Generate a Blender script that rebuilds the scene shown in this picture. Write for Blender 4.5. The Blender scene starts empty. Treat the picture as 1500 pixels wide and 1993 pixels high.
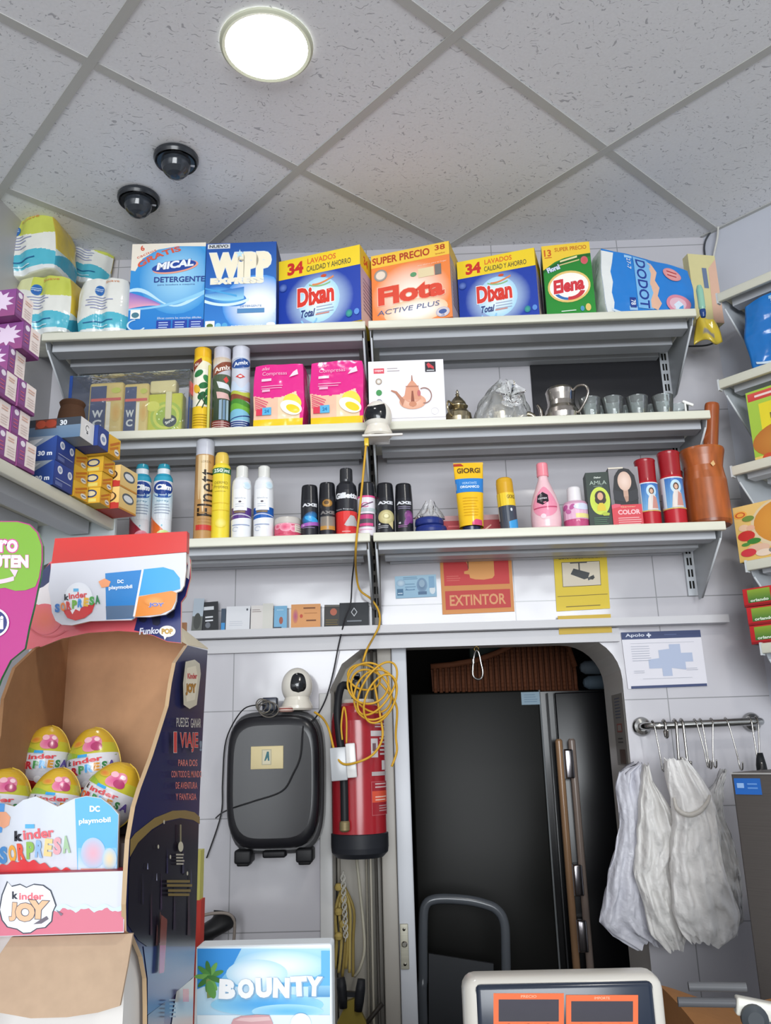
import bpy, bmesh, math, random
from mathutils import Vector, Matrix, noise
R_ = math.radians
random.seed(7)
sc = bpy.context.scene
COL = sc.collection
# ------------------------------------------------------------------ camera, light, exposure
F = 1661.99
CAMZ = 1.6
MR = Matrix(((0.99923930, 0.02817786, -0.02695962), (0.03351508, -0.26704455, 0.96310121), (-0.01993871, 0.96327214, 0.26778580)))
cam_d = bpy.data.cameras.new('camera'); cam = bpy.data.objects.new('camera', cam_d); COL.objects.link(cam)
cam_d.sensor_fit = 'HORIZONTAL'; cam_d.sensor_width = 36; cam_d.lens = 36 * F / 1500
cam_d.clip_start = 0.02
m3 = Matrix((MR[0], MR[1], -MR[2])).transposed()
cam.matrix_world = Matrix.Translation((0, 0, CAMZ)) @ m3.to_4x4()
sc.camera = cam
sc.view_settings.view_transform = 'Standard'; sc.view_settings.look = 'None'
sc.view_settings.exposure = 0.0; sc.view_settings.gamma = 1.0
sc.view_settings.use_curve_mapping = False
wd = bpy.data.worlds.new('world'); sc.world = wd; wd.use_nodes = True
wd.node_tree.nodes['Background'].inputs[0].default_value = (0.80, 0.88, 1.0, 1)
wd.node_tree.nodes['Background'].inputs[1].default_value = 0.35
def area(name, loc, rot, sx, sy, power, col=(1, 1, 1)):
    l = bpy.data.lights.new(name, 'AREA'); l.shape = 'RECTANGLE'; l.size = sx; l.size_y = sy; l.energy = power; l.color = col
    o = bpy.data.objects.new(name, l); o.location = loc; o.rotation_euler = rot; COL.objects.link(o); return o
# daylight coming in through the open shop front, behind the photographer
area('shopfront_daylight', (0.4, -6.5, 2.1), (R_(92), 0, 0), 4.6, 3.2, 620, (0.93, 0.97, 1.0))
# extra downlight added out of frame to brighten the room, its fitting assumed
dl = bpy.data.lights.new('downlight', 'AREA'); dl.shape = 'DISK'; dl.size = 0.2; dl.energy = 14; dl.color = (1, 0.97, 0.9)
dlo = bpy.data.objects.new('downlight', dl); dlo.location = (0.75, 0.25, 3.155); COL.objects.link(dlo)

def ray(px, py):
    v = Vector(((px - 750) / F, -(py - 996.5) / F, 1.0))
    return MR.transposed() @ v
ORG = Vector((0, 0, CAMZ))
def at(px, py, Y):
    d = ray(px, py); return ORG + d * (Y / d.y)
def atx(px, py, X):
    d = ray(px, py); return ORG + d * (X / d.x)
def atz(px, py, Z):
    d = ray(px, py); return ORG + d * ((Z - CAMZ) / d.z)

# ------------------------------------------------------------------ colours and materials
def lin(h):
    if not isinstance(h, str): return tuple(h)
    h = h.lstrip('#'); h = ''.join(x * 2 for x in h) if len(h) == 3 else h; c = [int(h[i:i + 2], 16) / 255 for i in (0, 2, 4)]
    return tuple((x / 12.92 if x <= 0.04045 else ((x + 0.055) / 1.055) ** 2.4) for x in c)
def mix(a, b, t):
    a, b = lin(a), lin(b); t = max(0, min(1, t)); return tuple(x + (y - x) * t for x, y in zip(a, b))
MATS = {}
def mat(kind):
    if kind in MATS: return MATS[kind]
    m = bpy.data.materials.new(kind); m.use_nodes = True; nt = m.node_tree; N = nt.nodes; L = nt.links
    b = N['Principled BSDF']; out = N['Material Output']
    at_ = N.new('ShaderNodeAttribute'); at_.attribute_name = 'Col'
    tc = N.new('ShaderNodeTexCoord')
    def noise_mul(scale, lo, hi, src, detail=3, vec=None):
        n = N.new('ShaderNodeTexNoise'); n.inputs['Scale'].default_value = scale; n.inputs['Detail'].default_value = detail
        L.new(vec if vec else tc.outputs['Object'], n.inputs['Vector'])
        mr = N.new('ShaderNodeMapRange'); mr.inputs[1].default_value = .3; mr.inputs[2].default_value = .7
        mr.inputs[3].default_value = lo; mr.inputs[4].default_value = hi
        L.new(n.outputs['Fac'], mr.inputs[0])
        mx = N.new('ShaderNodeMix'); mx.data_type = 'RGBA'; mx.blend_type = 'MULTIPLY'; mx.inputs[0].default_value = 1
        L.new(src, mx.inputs[6]); L.new(mr.outputs[0], mx.inputs[7]); return mx.outputs[2]
    col = at_.outputs['Color']
    P = dict(card=(.5, 0, .4), gloss=(.22, 0, .5), film=(.14, 0, .6), matte=(.85, 0, .2), metal=(.2, 1, .5), steel=(.5, .35, .4),
             rubber=(.5, 0, .3), paint=(.38, 0, .4), kraft=(.8, 0, .2), wood=(.3, 0, .5), wicker=(.75, 0, .2), tile=(.12, 0, .5),
             ceil=(.95, 0, .1), bag=(.35, 0, .4), satin=(.4, .0, .15), dark=(.25, 0, .4), foam=(.9, 0, .1))
    if kind in P:
        r, me, sp = P[kind]
        b.inputs['Roughness'].default_value = r; b.inputs['Metallic'].default_value = me; b.inputs['Specular IOR Level'].default_value = sp
        if kind in ('paint', 'matte', 'rubber', 'card', 'gloss', 'film'): col = noise_mul(9, .965, 1.0, col)
        if kind == 'kraft': col = noise_mul(70, .93, 1.02, noise_mul(6, .92, 1.03, col), 4)
        if kind == 'wood':
            mp = N.new('ShaderNodeMapping'); mp.inputs['Scale'].default_value = (30, 30, 5); L.new(tc.outputs['Object'], mp.inputs[0])
            col = noise_mul(1.6, .62, 1.15, col, 4, mp.outputs[0])
        if kind == 'wicker':
            w = N.new('ShaderNodeTexWave'); w.inputs['Scale'].default_value = 22; w.inputs['Distortion'].default_value = 2; w.bands_direction = 'Z'
            L.new(tc.outputs['Object'], w.inputs['Vector'])
            bp = N.new('ShaderNodeBump'); bp.inputs['Strength'].default_value = .8; L.new(w.outputs['Fac'], bp.inputs['Height']); L.new(bp.outputs[0], b.inputs['Normal'])
        if kind == 'steel':
            mp = N.new('ShaderNodeMapping'); mp.inputs['Scale'].default_value = (1, 1, 120); L.new(tc.outputs['Object'], mp.inputs[0])
            col = noise_mul(3, .88, 1.0, col, 2, mp.outputs[0])
        if kind == 'bag':
            n = N.new('ShaderNodeTexNoise'); n.inputs['Scale'].default_value = 28; n.inputs['Detail'].default_value = 3; L.new(tc.outputs['Object'], n.inputs['Vector'])
            bp = N.new('ShaderNodeBump'); bp.inputs['Strength'].default_value = .5; bp.inputs['Distance'].default_value = .02
            L.new(n.outputs['Fac'], bp.inputs['Height']); L.new(bp.outputs[0], b.inputs['Normal'])
            tl = N.new('ShaderNodeBsdfTranslucent'); L.new(col, tl.inputs['Color'])
            mx = N.new('ShaderNodeMixShader'); mx.inputs[0].default_value = .35
            L.new(b.outputs[0], mx.inputs[1]); L.new(tl.outputs[0], mx.inputs[2]); L.new(mx.outputs[0], out.inputs['Surface'])
        if kind == 'film':
            n = N.new('ShaderNodeTexNoise'); n.inputs['Scale'].default_value = 16; n.inputs['Detail'].default_value = 2; L.new(tc.outputs['Object'], n.inputs['Vector'])
            bp = N.new('ShaderNodeBump'); bp.inputs['Strength'].default_value = .35; bp.inputs['Distance'].default_value = .02
            L.new(n.outputs['Fac'], bp.inputs['Height']); L.new(bp.outputs[0], b.inputs['Normal'])
        if kind == 'tile':
            mp = N.new('ShaderNodeMapping'); mp.inputs['Location'].default_value = (.09, -.005, 0)
            sx = N.new('ShaderNodeSeparateXYZ'); L.new(tc.outputs['UV'], sx.inputs[0]) if False else L.new(tc.outputs['Object'], sx.inputs[0])
            cx = N.new('ShaderNodeCombineXYZ'); L.new(sx.outputs[0], cx.inputs[0]); L.new(sx.outputs[2], cx.inputs[1]); L.new(cx.outputs[0], mp.inputs[0])
            br = N.new('ShaderNodeTexBrick'); br.offset = 0; br.squash = 1
            br.inputs['Scale'].default_value = 1; br.inputs['Brick Width'].default_value = .405; br.inputs['Row Height'].default_value = .285
            br.inputs['Mortar Size'].default_value = .0017; br.inputs['Mortar Smooth'].default_value = .3
            L.new(mp.outputs[0], br.inputs['Vector']); L.new(col, br.inputs['Color1']); L.new(col, br.inputs['Color2'])
            br.inputs['Mortar'].default_value = (.28, .28, .29, 1)
            col = noise_mul(2.5, .95, 1.0, br.outputs['Color'])
            n = N.new('ShaderNodeTexNoise'); n.inputs['Scale'].default_value = 5; L.new(tc.outputs['Object'], n.inputs['Vector'])
            bp = N.new('ShaderNodeBump'); bp.inputs['Strength'].default_value = .12; bp.inputs['Distance'].default_value = .02
            L.new(n.outputs['Fac'], bp.inputs['Height']); L.new(bp.outputs[0], b.inputs['Normal'])
        if kind == 'ceil':   # mineral fibre tiles with short dark fissures
            mp = N.new('ShaderNodeMapping'); mp.inputs['Rotation'].default_value = (0, 0, R_(20)); mp.inputs['Scale'].default_value = (80, 175, 1)
            L.new(tc.outputs['Object'], mp.inputs[0])
            n0 = N.new('ShaderNodeTexNoise'); n0.inputs['Scale'].default_value = 22; L.new(tc.outputs['Object'], n0.inputs['Vector'])
            va = N.new('ShaderNodeVectorMath'); va.operation = 'MULTIPLY_ADD'; va.inputs[1].default_value = (7, 14, 0)
            L.new(n0.outputs['Color'], va.inputs[0]); L.new(mp.outputs[0], va.inputs[2])
            n = N.new('ShaderNodeTexNoise'); n.inputs['Scale'].default_value = 1.0; n.inputs['Detail'].default_value = 1.5; L.new(va.outputs[0], n.inputs['Vector'])
            rp = N.new('ShaderNodeValToRGB'); rp.color_ramp.elements[0].position = .635; rp.color_ramp.elements[0].color = (1, 1, 1, 1)
            rp.color_ramp.elements[1].position = .69; rp.color_ramp.elements[1].color = (.58, .58, .60, 1); L.new(n.outputs['Fac'], rp.inputs[0])
            mx = N.new('ShaderNodeMix'); mx.data_type = 'RGBA'; mx.blend_type = 'MULTIPLY'; mx.inputs[0].default_value = 1
            L.new(col, mx.inputs[6]); L.new(rp.outputs[0], mx.inputs[7]); col = noise_mul(160, .95, 1.0, mx.outputs[2], 2)
        L.new(col, b.inputs['Base Color'])
    elif kind == 'emit':
        e = N.new('ShaderNodeEmission'); e.inputs['Strength'].default_value = 30; L.new(col, e.inputs['Color']); L.new(e.outputs[0], out.inputs['Surface'])
    elif kind in ('glass', 'clear', 'haze'):
        tr = N.new('ShaderNodeBsdfTransparent'); gl = N.new('ShaderNodeBsdfGlossy'); gl.inputs['Roughness'].default_value = .06
        df = N.new('ShaderNodeBsdfDiffuse'); L.new(col, df.inputs['Color'])
        fr = N.new('ShaderNodeFresnel'); fr.inputs['IOR'].default_value = 1.5
        if kind == 'glass': L.new(col, tr.inputs['Color'])
        n = N.new('ShaderNodeTexNoise'); n.inputs['Scale'].default_value = 22; n.inputs['Detail'].default_value = 3; L.new(tc.outputs['Object'], n.inputs['Vector'])
        bp = N.new('ShaderNodeBump'); bp.inputs['Strength'].default_value = {'glass': .05, 'clear': .4, 'haze': .9}[kind]; bp.inputs['Distance'].default_value = .03
        L.new(n.outputs['Fac'], bp.inputs['Height']); L.new(bp.outputs[0], gl.inputs['Normal']); L.new(bp.outputs[0], fr.inputs['Normal'])
        m1 = N.new('ShaderNodeMixShader'); m2 = N.new('ShaderNodeMixShader')
        m1.inputs[0].default_value = {'glass': .10, 'clear': .07, 'haze': .36}[kind]
        L.new(tr.outputs[0], m1.inputs[1]); L.new(df.outputs[0], m1.inputs[2])
        L.new(fr.outputs[0], m2.inputs[0]); L.new(m1.outputs[0], m2.inputs[1]); L.new(gl.outputs[0], m2.inputs[2]); L.new(m2.outputs[0], out.inputs['Surface'])
    MATS[kind] = m; return m

# ------------------------------------------------------------------ mesh builder
class MB:
    def __init__(s): s.v = []; s.f = []; s.c = []; s.m = []; s.sm = []; s.kinds = []; s.ko = {}
    def kind(s, k):
        if k not in s.kinds: s.kinds.append(k)
        return s.kinds.index(k)
    def add(s, vs, fs, col='#ffffff', m='card', smooth=False):
        """col: one colour, or a list of colours (one per vertex)"""
        o = len(s.v); s.v += [tuple(p) for p in vs]; k = s.kind(m)
        pv = isinstance(col, list)
        c1 = None if pv else lin(col)
        cl = [lin(c) for c in col] if pv else None
        for f in fs:
            s.f.append([i + o for i in f]); s.m.append(k); s.sm.append(smooth)
            s.c.append([cl[i] for i in f] if pv else c1)
        return s
    def box(s, x0, x1, y0, y1, z0, z1, col, m='card', M=None):
        vs = [Vector(p) for p in ((x0, y0, z0), (x1, y0, z0), (x1, y1, z0), (x0, y1, z0), (x0, y0, z1), (x1, y0, z1), (x1, y1, z1), (x0, y1, z1))]
        if M: vs = [M @ p for p in vs]
        fs = [(0, 3, 2, 1), (4, 5, 6, 7), (0, 1, 5, 4), (1, 2, 6, 5), (2, 3, 7, 6), (3, 0, 4, 7)]
        if isinstance(col, dict):   # per face colours: b t f r k l
            base = col.get('x', '#ffffff')
            for key, f in zip('btfrkl', fs): s.add(vs, [f], col.get(key, base), m)
        else: s.add(vs, fs, col, m)
        return s
    def rbox(s, x0, x1, y0, y1, z0, z1, r, col, m='gloss', seg=3, M=None, smooth=True):
        bm = bmesh.new(); bmesh.ops.create_cube(bm, size=1)
        for v in bm.verts: v.co = Vector(((x0 + x1) / 2 + v.co.x * (x1 - x0), (y0 + y1) / 2 + v.co.y * (y1 - y0), (z0 + z1) / 2 + v.co.z * (z1 - z0)))
        bmesh.ops.bevel(bm, geom=bm.edges[:], offset=r, segments=seg, profile=.5, affect='EDGES')
        bm.verts.index_update()
        vs = [(M @ v.co) if M else v.co.copy() for v in bm.verts]; fs = [[v.index for v in f.verts] for f in bm.faces]; bm.free()
        s.add(vs, fs, col, m, smooth); return s
    def lathe(s, prof, col='#ffffff', m='gloss', seg=28, c=(0, 0, 0), smooth=True, M=None, sx=1, sy=1, twist=None, cap=True):
        """prof: [(r,z)] or [(r,z,col)] where col colours the band above that ring"""
        c = Vector(c); n = len(prof); vs = []
        for p in prof:
            for k in range(seg):
                a = 2 * math.pi * k / seg; rr = p[0] * (twist(a, p[1]) if twist else 1)
                q = c + Vector((math.cos(a) * rr * sx, math.sin(a) * rr * sy, p[1])); vs.append(M @ q if M else q)
        for i in range(n - 1):
            cc = col
            for p in prof[:i + 1]:
                if len(p) > 2: cc = p[2]
            if abs(prof[i][0] - prof[i + 1][0]) + abs(prof[i][1] - prof[i + 1][1]) < 1e-9: continue
            fs = [(i * seg + k, i * seg + (k + 1) % seg, (i + 1) * seg + (k + 1) % seg, (i + 1) * seg + k) for k in range(seg)]
            used = vs[i * seg:(i + 2) * seg]; fs = [tuple(x - i * seg for x in f) for f in fs]
            s.add(used, fs, cc, m, smooth)
        if cap and prof[-1][0] > 1e-4:
            cc = col
            for p in prof:
                if len(p) > 2: cc = p[2]
            s.add(vs[-seg:], [tuple(range(seg))], cc, m, False)
        if cap and prof[0][0] > 1e-4: s.add(vs[:seg], [tuple(reversed(range(seg)))], prof[0][2] if len(prof[0]) > 2 else col, m, False)
        return s
    def tube(s, pts, r, col, m='rubber', seg=8, cyc=False, smoothpts=0, M=None):
        P = [Vector(p) for p in pts]
        if smoothpts:
            Q = []; n = len(P)
            for i in range(n if cyc else n - 1):
                p0 = P[(i - 1) % n] if (cyc or i > 0) else P[0]; p1 = P[i]; p2 = P[(i + 1) % n]; p3 = P[(i + 2) % n] if (cyc or i + 2 < n) else P[-1]
                for k in range(smoothpts):
                    t = k / smoothpts
                    Q.append(.5 * ((2 * p1) + (p2 - p0) * t + (2 * p0 - 5 * p1 + 4 * p2 - p3) * t * t + (3 * p1 - p0 - 3 * p2 + p3) * t ** 3))
            if not cyc: Q.append(P[-1])
            P = Q
        n = len(P); vs = []; up = None
        rad = r if isinstance(r, (list, tuple)) else None
        for i in range(n):
            a = P[(i - 1) % n] if (cyc or i) else P[0]; b = P[(i + 1) % n] if (cyc or i < n - 1) else P[-1]
            t = (b - a).normalized() if (b - a).length > 1e-9 else Vector((0, 0, 1))
            if up is None:
                up = t.orthogonal().normalized()
            up = (up - t * up.dot(t)); up = up.normalized() if up.length > 1e-6 else t.orthogonal().normalized()
            sd = t.cross(up); rr = r
            if rad: x = i / (n - 1) * (len(rad) - 1); j = min(int(x), len(rad) - 2); rr = rad[j] + (rad[j + 1] - rad[j]) * (x - j)
            for k in range(seg):
                an = 2 * math.pi * k / seg; q = P[i] + (up * math.cos(an) + sd * math.sin(an)) * rr; vs.append(M @ q if M else q)
        fs = []
        for i in range(n if cyc else n - 1):
            j = (i + 1) % n
            for k in range(seg): fs.append((i * seg + k, i * seg + (k + 1) % seg, j * seg + (k + 1) % seg, j * seg + k))
        if not cyc: fs += [tuple(reversed(range(seg))), tuple(range((n - 1) * seg, n * seg))]
        s.add(vs, fs, col, m, True); return s
    def slab(s, pts, d, col, m='card', edge=None, back=None):
        """planar outline pts (3D), extruded by vector d (away from the viewer)"""
        P = [Vector(p) for p in pts]; d = Vector(d); n = len(P)
        nv = Vector((0, 0, 0))
        for i in range(n): nv += (P[i]).cross(P[(i + 1) % n])
        if nv.dot(d) > 0: P.reverse()
        s.add(P, [tuple(range(n))], col, m); Q = [p + d for p in P]
        s.add(Q, [tuple(reversed(range(n)))], back or col, m)
        s.add(P + Q, [(i, i + n, (i + 1) % n + n, (i + 1) % n) for i in range(n)], edge or col, m); return s
    def grid(s, fn, nu, nv, col, m='bag', smooth=True, cyc=False):
        vs = []; cs = []
        for j in range(nv + 1):
            for i in range(nu + (0 if cyc else 1)):
                u, v = i / nu, j / nv; vs.append(fn(u, v)); cs.append(col(u, v) if callable(col) else col)
        W = nu if cyc else nu + 1
        fs = [(j * W + i, j * W + (i + 1) % W, (j + 1) * W + (i + 1) % W, (j + 1) * W + i) for j in range(nv) for i in range(nu)]
        s.add(vs, fs, cs, m, smooth); return s
    def build(s, name, parent=None, loc=None, rz=0, rot=None):
        me = bpy.data.meshes.new(name); me.from_pydata(s.v, [], s.f)
        for k in s.kinds: me.materials.append(mat(k))
        ca = me.color_attributes.new('Col', 'FLOAT_COLOR', 'CORNER')
        buf = []
        for f, c in zip(s.f, s.c):
            if isinstance(c, tuple): buf += [*c, 1.0] * len(f)
            else:
                for q in c: buf += [*q, 1.0]
        ca.data.foreach_set('color', buf)
        me.polygons.foreach_set('material_index', s.m); me.polygons.foreach_set('use_smooth', s.sm)
        me.update()
        o = bpy.data.objects.new(name, me); COL.objects.link(o)
        if parent: o.parent = parent
        if loc is not None: o.location = loc
        if rot is not None: o.rotation_euler = rot
        elif rz: o.rotation_euler = (0, 0, rz)
        return o
def tag(o, label, cat, group=None):
    o['label'] = label; o['category'] = cat
    if group: o['group'] = group
    return o
def thing(name, label, cat, loc=(0, 0, 0), rz=0, group=None):
    o = bpy.data.objects.new(name, None); COL.objects.link(o); o.empty_display_size = .05
    o.location = loc; o.rotation_euler = (0, 0, rz); return tag(o, label, cat, group)
def structure(o): o['kind'] = 'structure'; return o

# ------------------------------------------------------------------ printing on surfaces
TX = {}
def textmesh(t, bold=0.0):
    k = (t, bold)
    if k in TX: return TX[k]
    cu = bpy.data.curves.new('t', 'FONT'); cu.body = t; cu.size = 1; cu.offset = bold; cu.resolution_u = 3
    ob = bpy.data.objects.new('t', cu); COL.objects.link(ob)
    me = bpy.data.meshes.new_from_object(ob.evaluated_get(bpy.context.evaluated_depsgraph_get()))
    vs = [(v.co.x, v.co.y) for v in me.vertices]; fs = [list(p.vertices) for p in me.polygons]
    bpy.data.objects.remove(ob); bpy.data.meshes.remove(me); bpy.data.curves.remove(cu)
    x0 = min(v[0] for v in vs); x1 = max(v[0] for v in vs); y0 = min(v[1] for v in vs); y1 = max(v[1] for v in vs)
    TX[k] = (vs, fs, x0, x1, y0, y1); return TX[k]
def flat(o, ux, uz, n):
    o, ux, uz, n = Vector(o), Vector(ux), Vector(uz), Vector(n)
    return lambda u, v, k=0: o + ux * u + uz * v + n * k
def cyl(rad, z0, z1, span=180, yaw=0, c=(0, 0)):
    """u runs left to right over the span of a lathe seen from -y"""
    rf = rad if callable(rad) else (lambda z: rad)
    def S(u, v, k=0):
        z = z0 + (z1 - z0) * v; a = R_(-90 + yaw + (u - .5) * span); r = rf(z) + k
        return Vector((c[0] + math.cos(a) * r, c[1] + math.sin(a) * r, z))
    return S
def fine(P, fs, mx=.05):
    """cut polygons in surface coordinates finely enough to follow a curved surface"""
    bm = bmesh.new(); vv = [bm.verts.new((x, y, 0)) for x, y in P]
    for f in fs:
        try: bm.faces.new([vv[i] for i in f])
        except ValueError: pass
    bmesh.ops.triangulate(bm, faces=bm.faces[:])
    for _ in range(5):
        es = [e for e in bm.edges if abs(e.verts[0].co.x - e.verts[1].co.x) > mx or abs(e.verts[0].co.y - e.verts[1].co.y) > .09]
        if not es: break
        bmesh.ops.subdivide_edges(bm, edges=es, cuts=1); bmesh.ops.triangulate(bm, faces=[f for f in bm.faces if len(f.verts) > 3])
    bm.verts.index_update(); r = [(v.co.x, v.co.y) for v in bm.verts], [[v.index for v in f.verts] for f in bm.faces]; bm.free(); return r
class Art:
    def __init__(s, mb, S, w, h, m='card', k0=.0003, curved=False):
        s.mb = mb; s.S = S; s.w = w; s.h = h; s.m = m; s.k = k0; s.cv = curved; s.free = (w == 1 and h == 1)
    def _k(s): s.k += .00012; return s.k
    def rect(s, u0, v0, u1, v1, col, col2=None, rot=0):
        k = s._k(); nu = 10 if s.cv else 1; nv = 1
        vs = []; cs = []
        for j in range(nv + 1):
            for i in range(nu + 1):
                u, v = u0 + (u1 - u0) * i / nu, v0 + (v1 - v0) * j / nv
                vs.append(s.S(u, v, k)); cs.append(lin(col) if not col2 else mix(col, col2, j / nv))
        fs = [(j * (nu + 1) + i, j * (nu + 1) + i + 1, (j + 1) * (nu + 1) + i + 1, (j + 1) * (nu + 1) + i) for j in range(nv) for i in range(nu)]
        s.mb.add(vs, fs, cs, s.m); return s
    def poly(s, pts, col):
        k = s._k(); fs = [tuple(range(len(pts)))]
        if s.cv: pts, fs = fine(pts, fs)
        s.mb.add([s.S(u, v, k) for u, v in pts], fs, col, s.m); return s
    def band(s, lo, hi, col, u0=0., u1=1., n=20, col2=None):
        k = s._k(); vs = []; cs = []
        fl = lo if callable(lo) else (lambda u: lo); fh = hi if callable(hi) else (lambda u: hi)
        for i in range(n + 1):
            u = u0 + (u1 - u0) * i / n; vs += [s.S(u, fl(u), k), s.S(u, max(fl(u), fh(u)), k)]; cs += [lin(col), lin(col2 or col)]
        s.mb.add(vs, [(2 * i, 2 * i + 2, 2 * i + 3, 2 * i + 1) for i in range(n)], cs, s.m); return s
    def disc(s, cu, cv, ru, rv, col, edge=None, n=28, rot=0, rings=4):
        k = s._k(); vs = [s.S(cu, cv, k)]; cs = [lin(col)]; fs = []
        for j in range(1, rings + 1):
            for i in range(n):
                a = 2 * math.pi * i / n; x, y = math.cos(a) * ru * j / rings * s.w, math.sin(a) * rv * j / rings * s.h
                x, y = x * math.cos(rot) - y * math.sin(rot), x * math.sin(rot) + y * math.cos(rot)
                u, v = cu + x / s.w, cv + y / s.h
                vs.append(s.S(u, v, k) if s.free else s.S(min(1, max(0, u)), min(1, max(0, v)), k)); cs.append(mix(col, edge or col, (j / rings) ** 1.5))
        for i in range(n): fs.append((0, 1 + i, 1 + (i + 1) % n))
        for j in range(rings - 1):
            for i in range(n): fs.append((1 + j * n + i, 1 + (j + 1) * n + i, 1 + (j + 1) * n + (i + 1) % n, 1 + j * n + (i + 1) % n))
        s.mb.add(vs, fs, cs, s.m); return s
    def ring(s, cu, cv, ru, rv, t, col, a0=0, a1=360, n=28):
        k = s._k(); vs = []; fs = []
        for i in range(n + 1):
            a = R_(a0 + (a1 - a0) * i / n)
            for q in (1, 1 - t): vs.append(s.S(cu + math.cos(a) * ru * q, cv + math.sin(a) * rv * q, k))
        s.mb.add(vs, [(2 * i, 2 * i + 1, 2 * i + 3, 2 * i + 2) for i in range(n)], col, s.m); return s
    def text(s, t, u, v, hv, col, wu=None, bold=.0, shear=0, rot=0, al='c', out=None, outw=.03, arc=0):
        """hv: height as a fraction of the surface, wu: total width as a fraction; u,v: centre (or left end)"""
        lay = ([(out, bold + outw)] if out else []) + [(col, bold)]
        base = textmesh(t, bold); hh = base[5] - base[4]; ww = base[3] - base[2]
        sy = hv * s.h / hh; sx = (wu * s.w / ww) if wu else sy; cx = (base[2] + base[3]) / 2; cy = (base[4] + base[5]) / 2
        for c, bo in lay:
            vs, fs, *_ = textmesh(t, bo); k = s._k(); P = []
            for x, y in vs:
                X = (x - (cx if al == 'c' else base[2])) * sx; Y = (y - cy) * sy
                X += Y * shear
                if arc: Y -= arc * X * X / s.w
                if rot: X, Y = X * math.cos(rot) - Y * math.sin(rot), X * math.sin(rot) + Y * math.cos(rot)
                P.append((u + X / s.w, v + Y / s.h))
            f2 = fs
            if s.cv: P, f2 = fine(P, fs)
            s.mb.add([s.S(a, b, k) for a, b in P], f2, c, s.m)
        return s
    def lines(s, u0, v0, u1, n, dv, hv, col, jit=.2):
        """rows of small print, too small to read"""
        for i in range(n): s.rect(u0, v0 - i * dv, u1 - random.random() * jit * (u1 - u0), v0 - i * dv + hv, col)
        return s
# ------------------------------------------------------------------ the room
YB = 2.45; HC = CAMZ + 1.5675
G = R_(43.11); E1 = Vector((math.cos(G), math.sin(G))); E2 = Vector((-math.sin(G), math.cos(G))); G0 = Vector((-.6953, 1.62527))
CORN = Vector((1.0, YB)); RD = Vector((math.sin(G), -math.cos(G)))          # right wall runs from the corner along RD
LD = Vector((math.sin(R_(7.78)), math.cos(R_(7.78)))); LP = Vector((-.72, 2.05))  # left shelf front edge runs along LD
# floor, with a dark worn tile look
mb = MB(); mb.box(-1.9, 3.6, -3.4, 5.0, -.1, 0, '#8d867c', 'tile'); structure(mb.build('floor'))
# ceiling of fibre tiles in a grid that is set square to the right wall
mb = MB(); P = [(-1.9, -3.4), (3.6, -3.4), (3.6, -.35), (CORN.x + .02, YB + .02), (-1.9, YB + .02)]
mb.slab([(x, y, HC) for x, y in P], (0, 0, .04), '#f3f4f8', 'ceil')
def clip(p, d):
    lo, hi = -6, 6
    for n, c in ((Vector((0, 1)), YB), (Vector((0, -1)), 3.3), (Vector((-1, 0)), 1.85), (Vector((math.cos(G), math.sin(G))), CORN.dot(Vector((math.cos(G), math.sin(G)))))):
        a = n.dot(d); b = c - n.dot(p)
        if abs(a) < 1e-9: continue
        t = b / a
        if a > 0: hi = min(hi, t)
        else: lo = max(lo, t)
    return (lo, hi) if hi > lo else None
def bar(p, d, w=.024, dz=0):
    c = clip(p, d)
    if not c: return
    a, b = p + d * c[0], p + d * c[1]; s = Vector((-d.y, d.x)) * w / 2
    mb.slab([(q.x, q.y, HC - .0025 - dz) for q in (a - s, b - s, b + s, a + s)], (0, 0, .0024), '#c3c3c0', 'paint')
for k in range(-6, 8): bar(G0 + E1 * .6 * k, E2, dz=.0004); bar(G0 - E2 * .6 * k, E1)
structure(mb.build('ceiling'))
# back wall: glazed tiles, doorway with rounded top corners
OL, OR_, OT = -.222, .600, CAMZ + .297
TH = .24
rr = .125
outl = [(OL, 0), (OL, OT - rr * 1.05), (OL + .035, OT - .06), (OL + rr * .85, OT - .008), (OL + rr * 1.1, OT), (OR_ - rr, OT)]
for k in range(1, 8):
    a = R_(90 - 90 * k / 8); outl.append((OR_ - rr + math.cos(a) * rr, OT - rr + math.sin(a) * rr))
outl += [(OR_, OT - rr), (OR_, 0)]
mb = MB(); WL, WR = -1.25, CORN.x
ptop = [(x, HC) for x, z in outl]
W = '#c0bec3'
front = []
for (x0, z0), (x1, z1) in zip(outl[1:-2], outl[2:-1]):
    if x1 > x0: mb.add([(x0, YB, z0), (x1, YB, z1), (x1, YB, HC), (x0, YB, HC)], [(0, 1, 2, 3)], W, 'tile')
mb.add([(WL, YB, 0), (OL, YB, 0), (OL, YB, HC), (WL, YB, HC)], [(0, 1, 2, 3)], W, 'tile')
mb.add([(OR_, YB, 0), (WR, YB, 0), (WR, YB, HC), (OR_, YB, HC)], [(0, 1, 2, 3)], W, 'tile')
n = len(outl)
mb.add([(x, YB, z) for x, z in outl] + [(x, YB + TH, z) for x, z in outl], [(i, i + 1, n + i + 1, n + i) for i in range(n - 1)], '#dedad4', 'paint')
structure(mb.build('wall_back'))
# right wall, splayed
mb = MB(); e = CORN + RD * 3.9; nrm = Vector((math.cos(G), math.sin(G)))
mb.slab([(CORN.x, CORN.y, 0), (e.x, e.y, 0), (e.x, e.y, HC), (CORN.x, CORN.y, HC)], (nrm.x * .1, nrm.y * .1, 0), '#c5c8d2', 'paint'); structure(mb.build('wall_right'))
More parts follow.
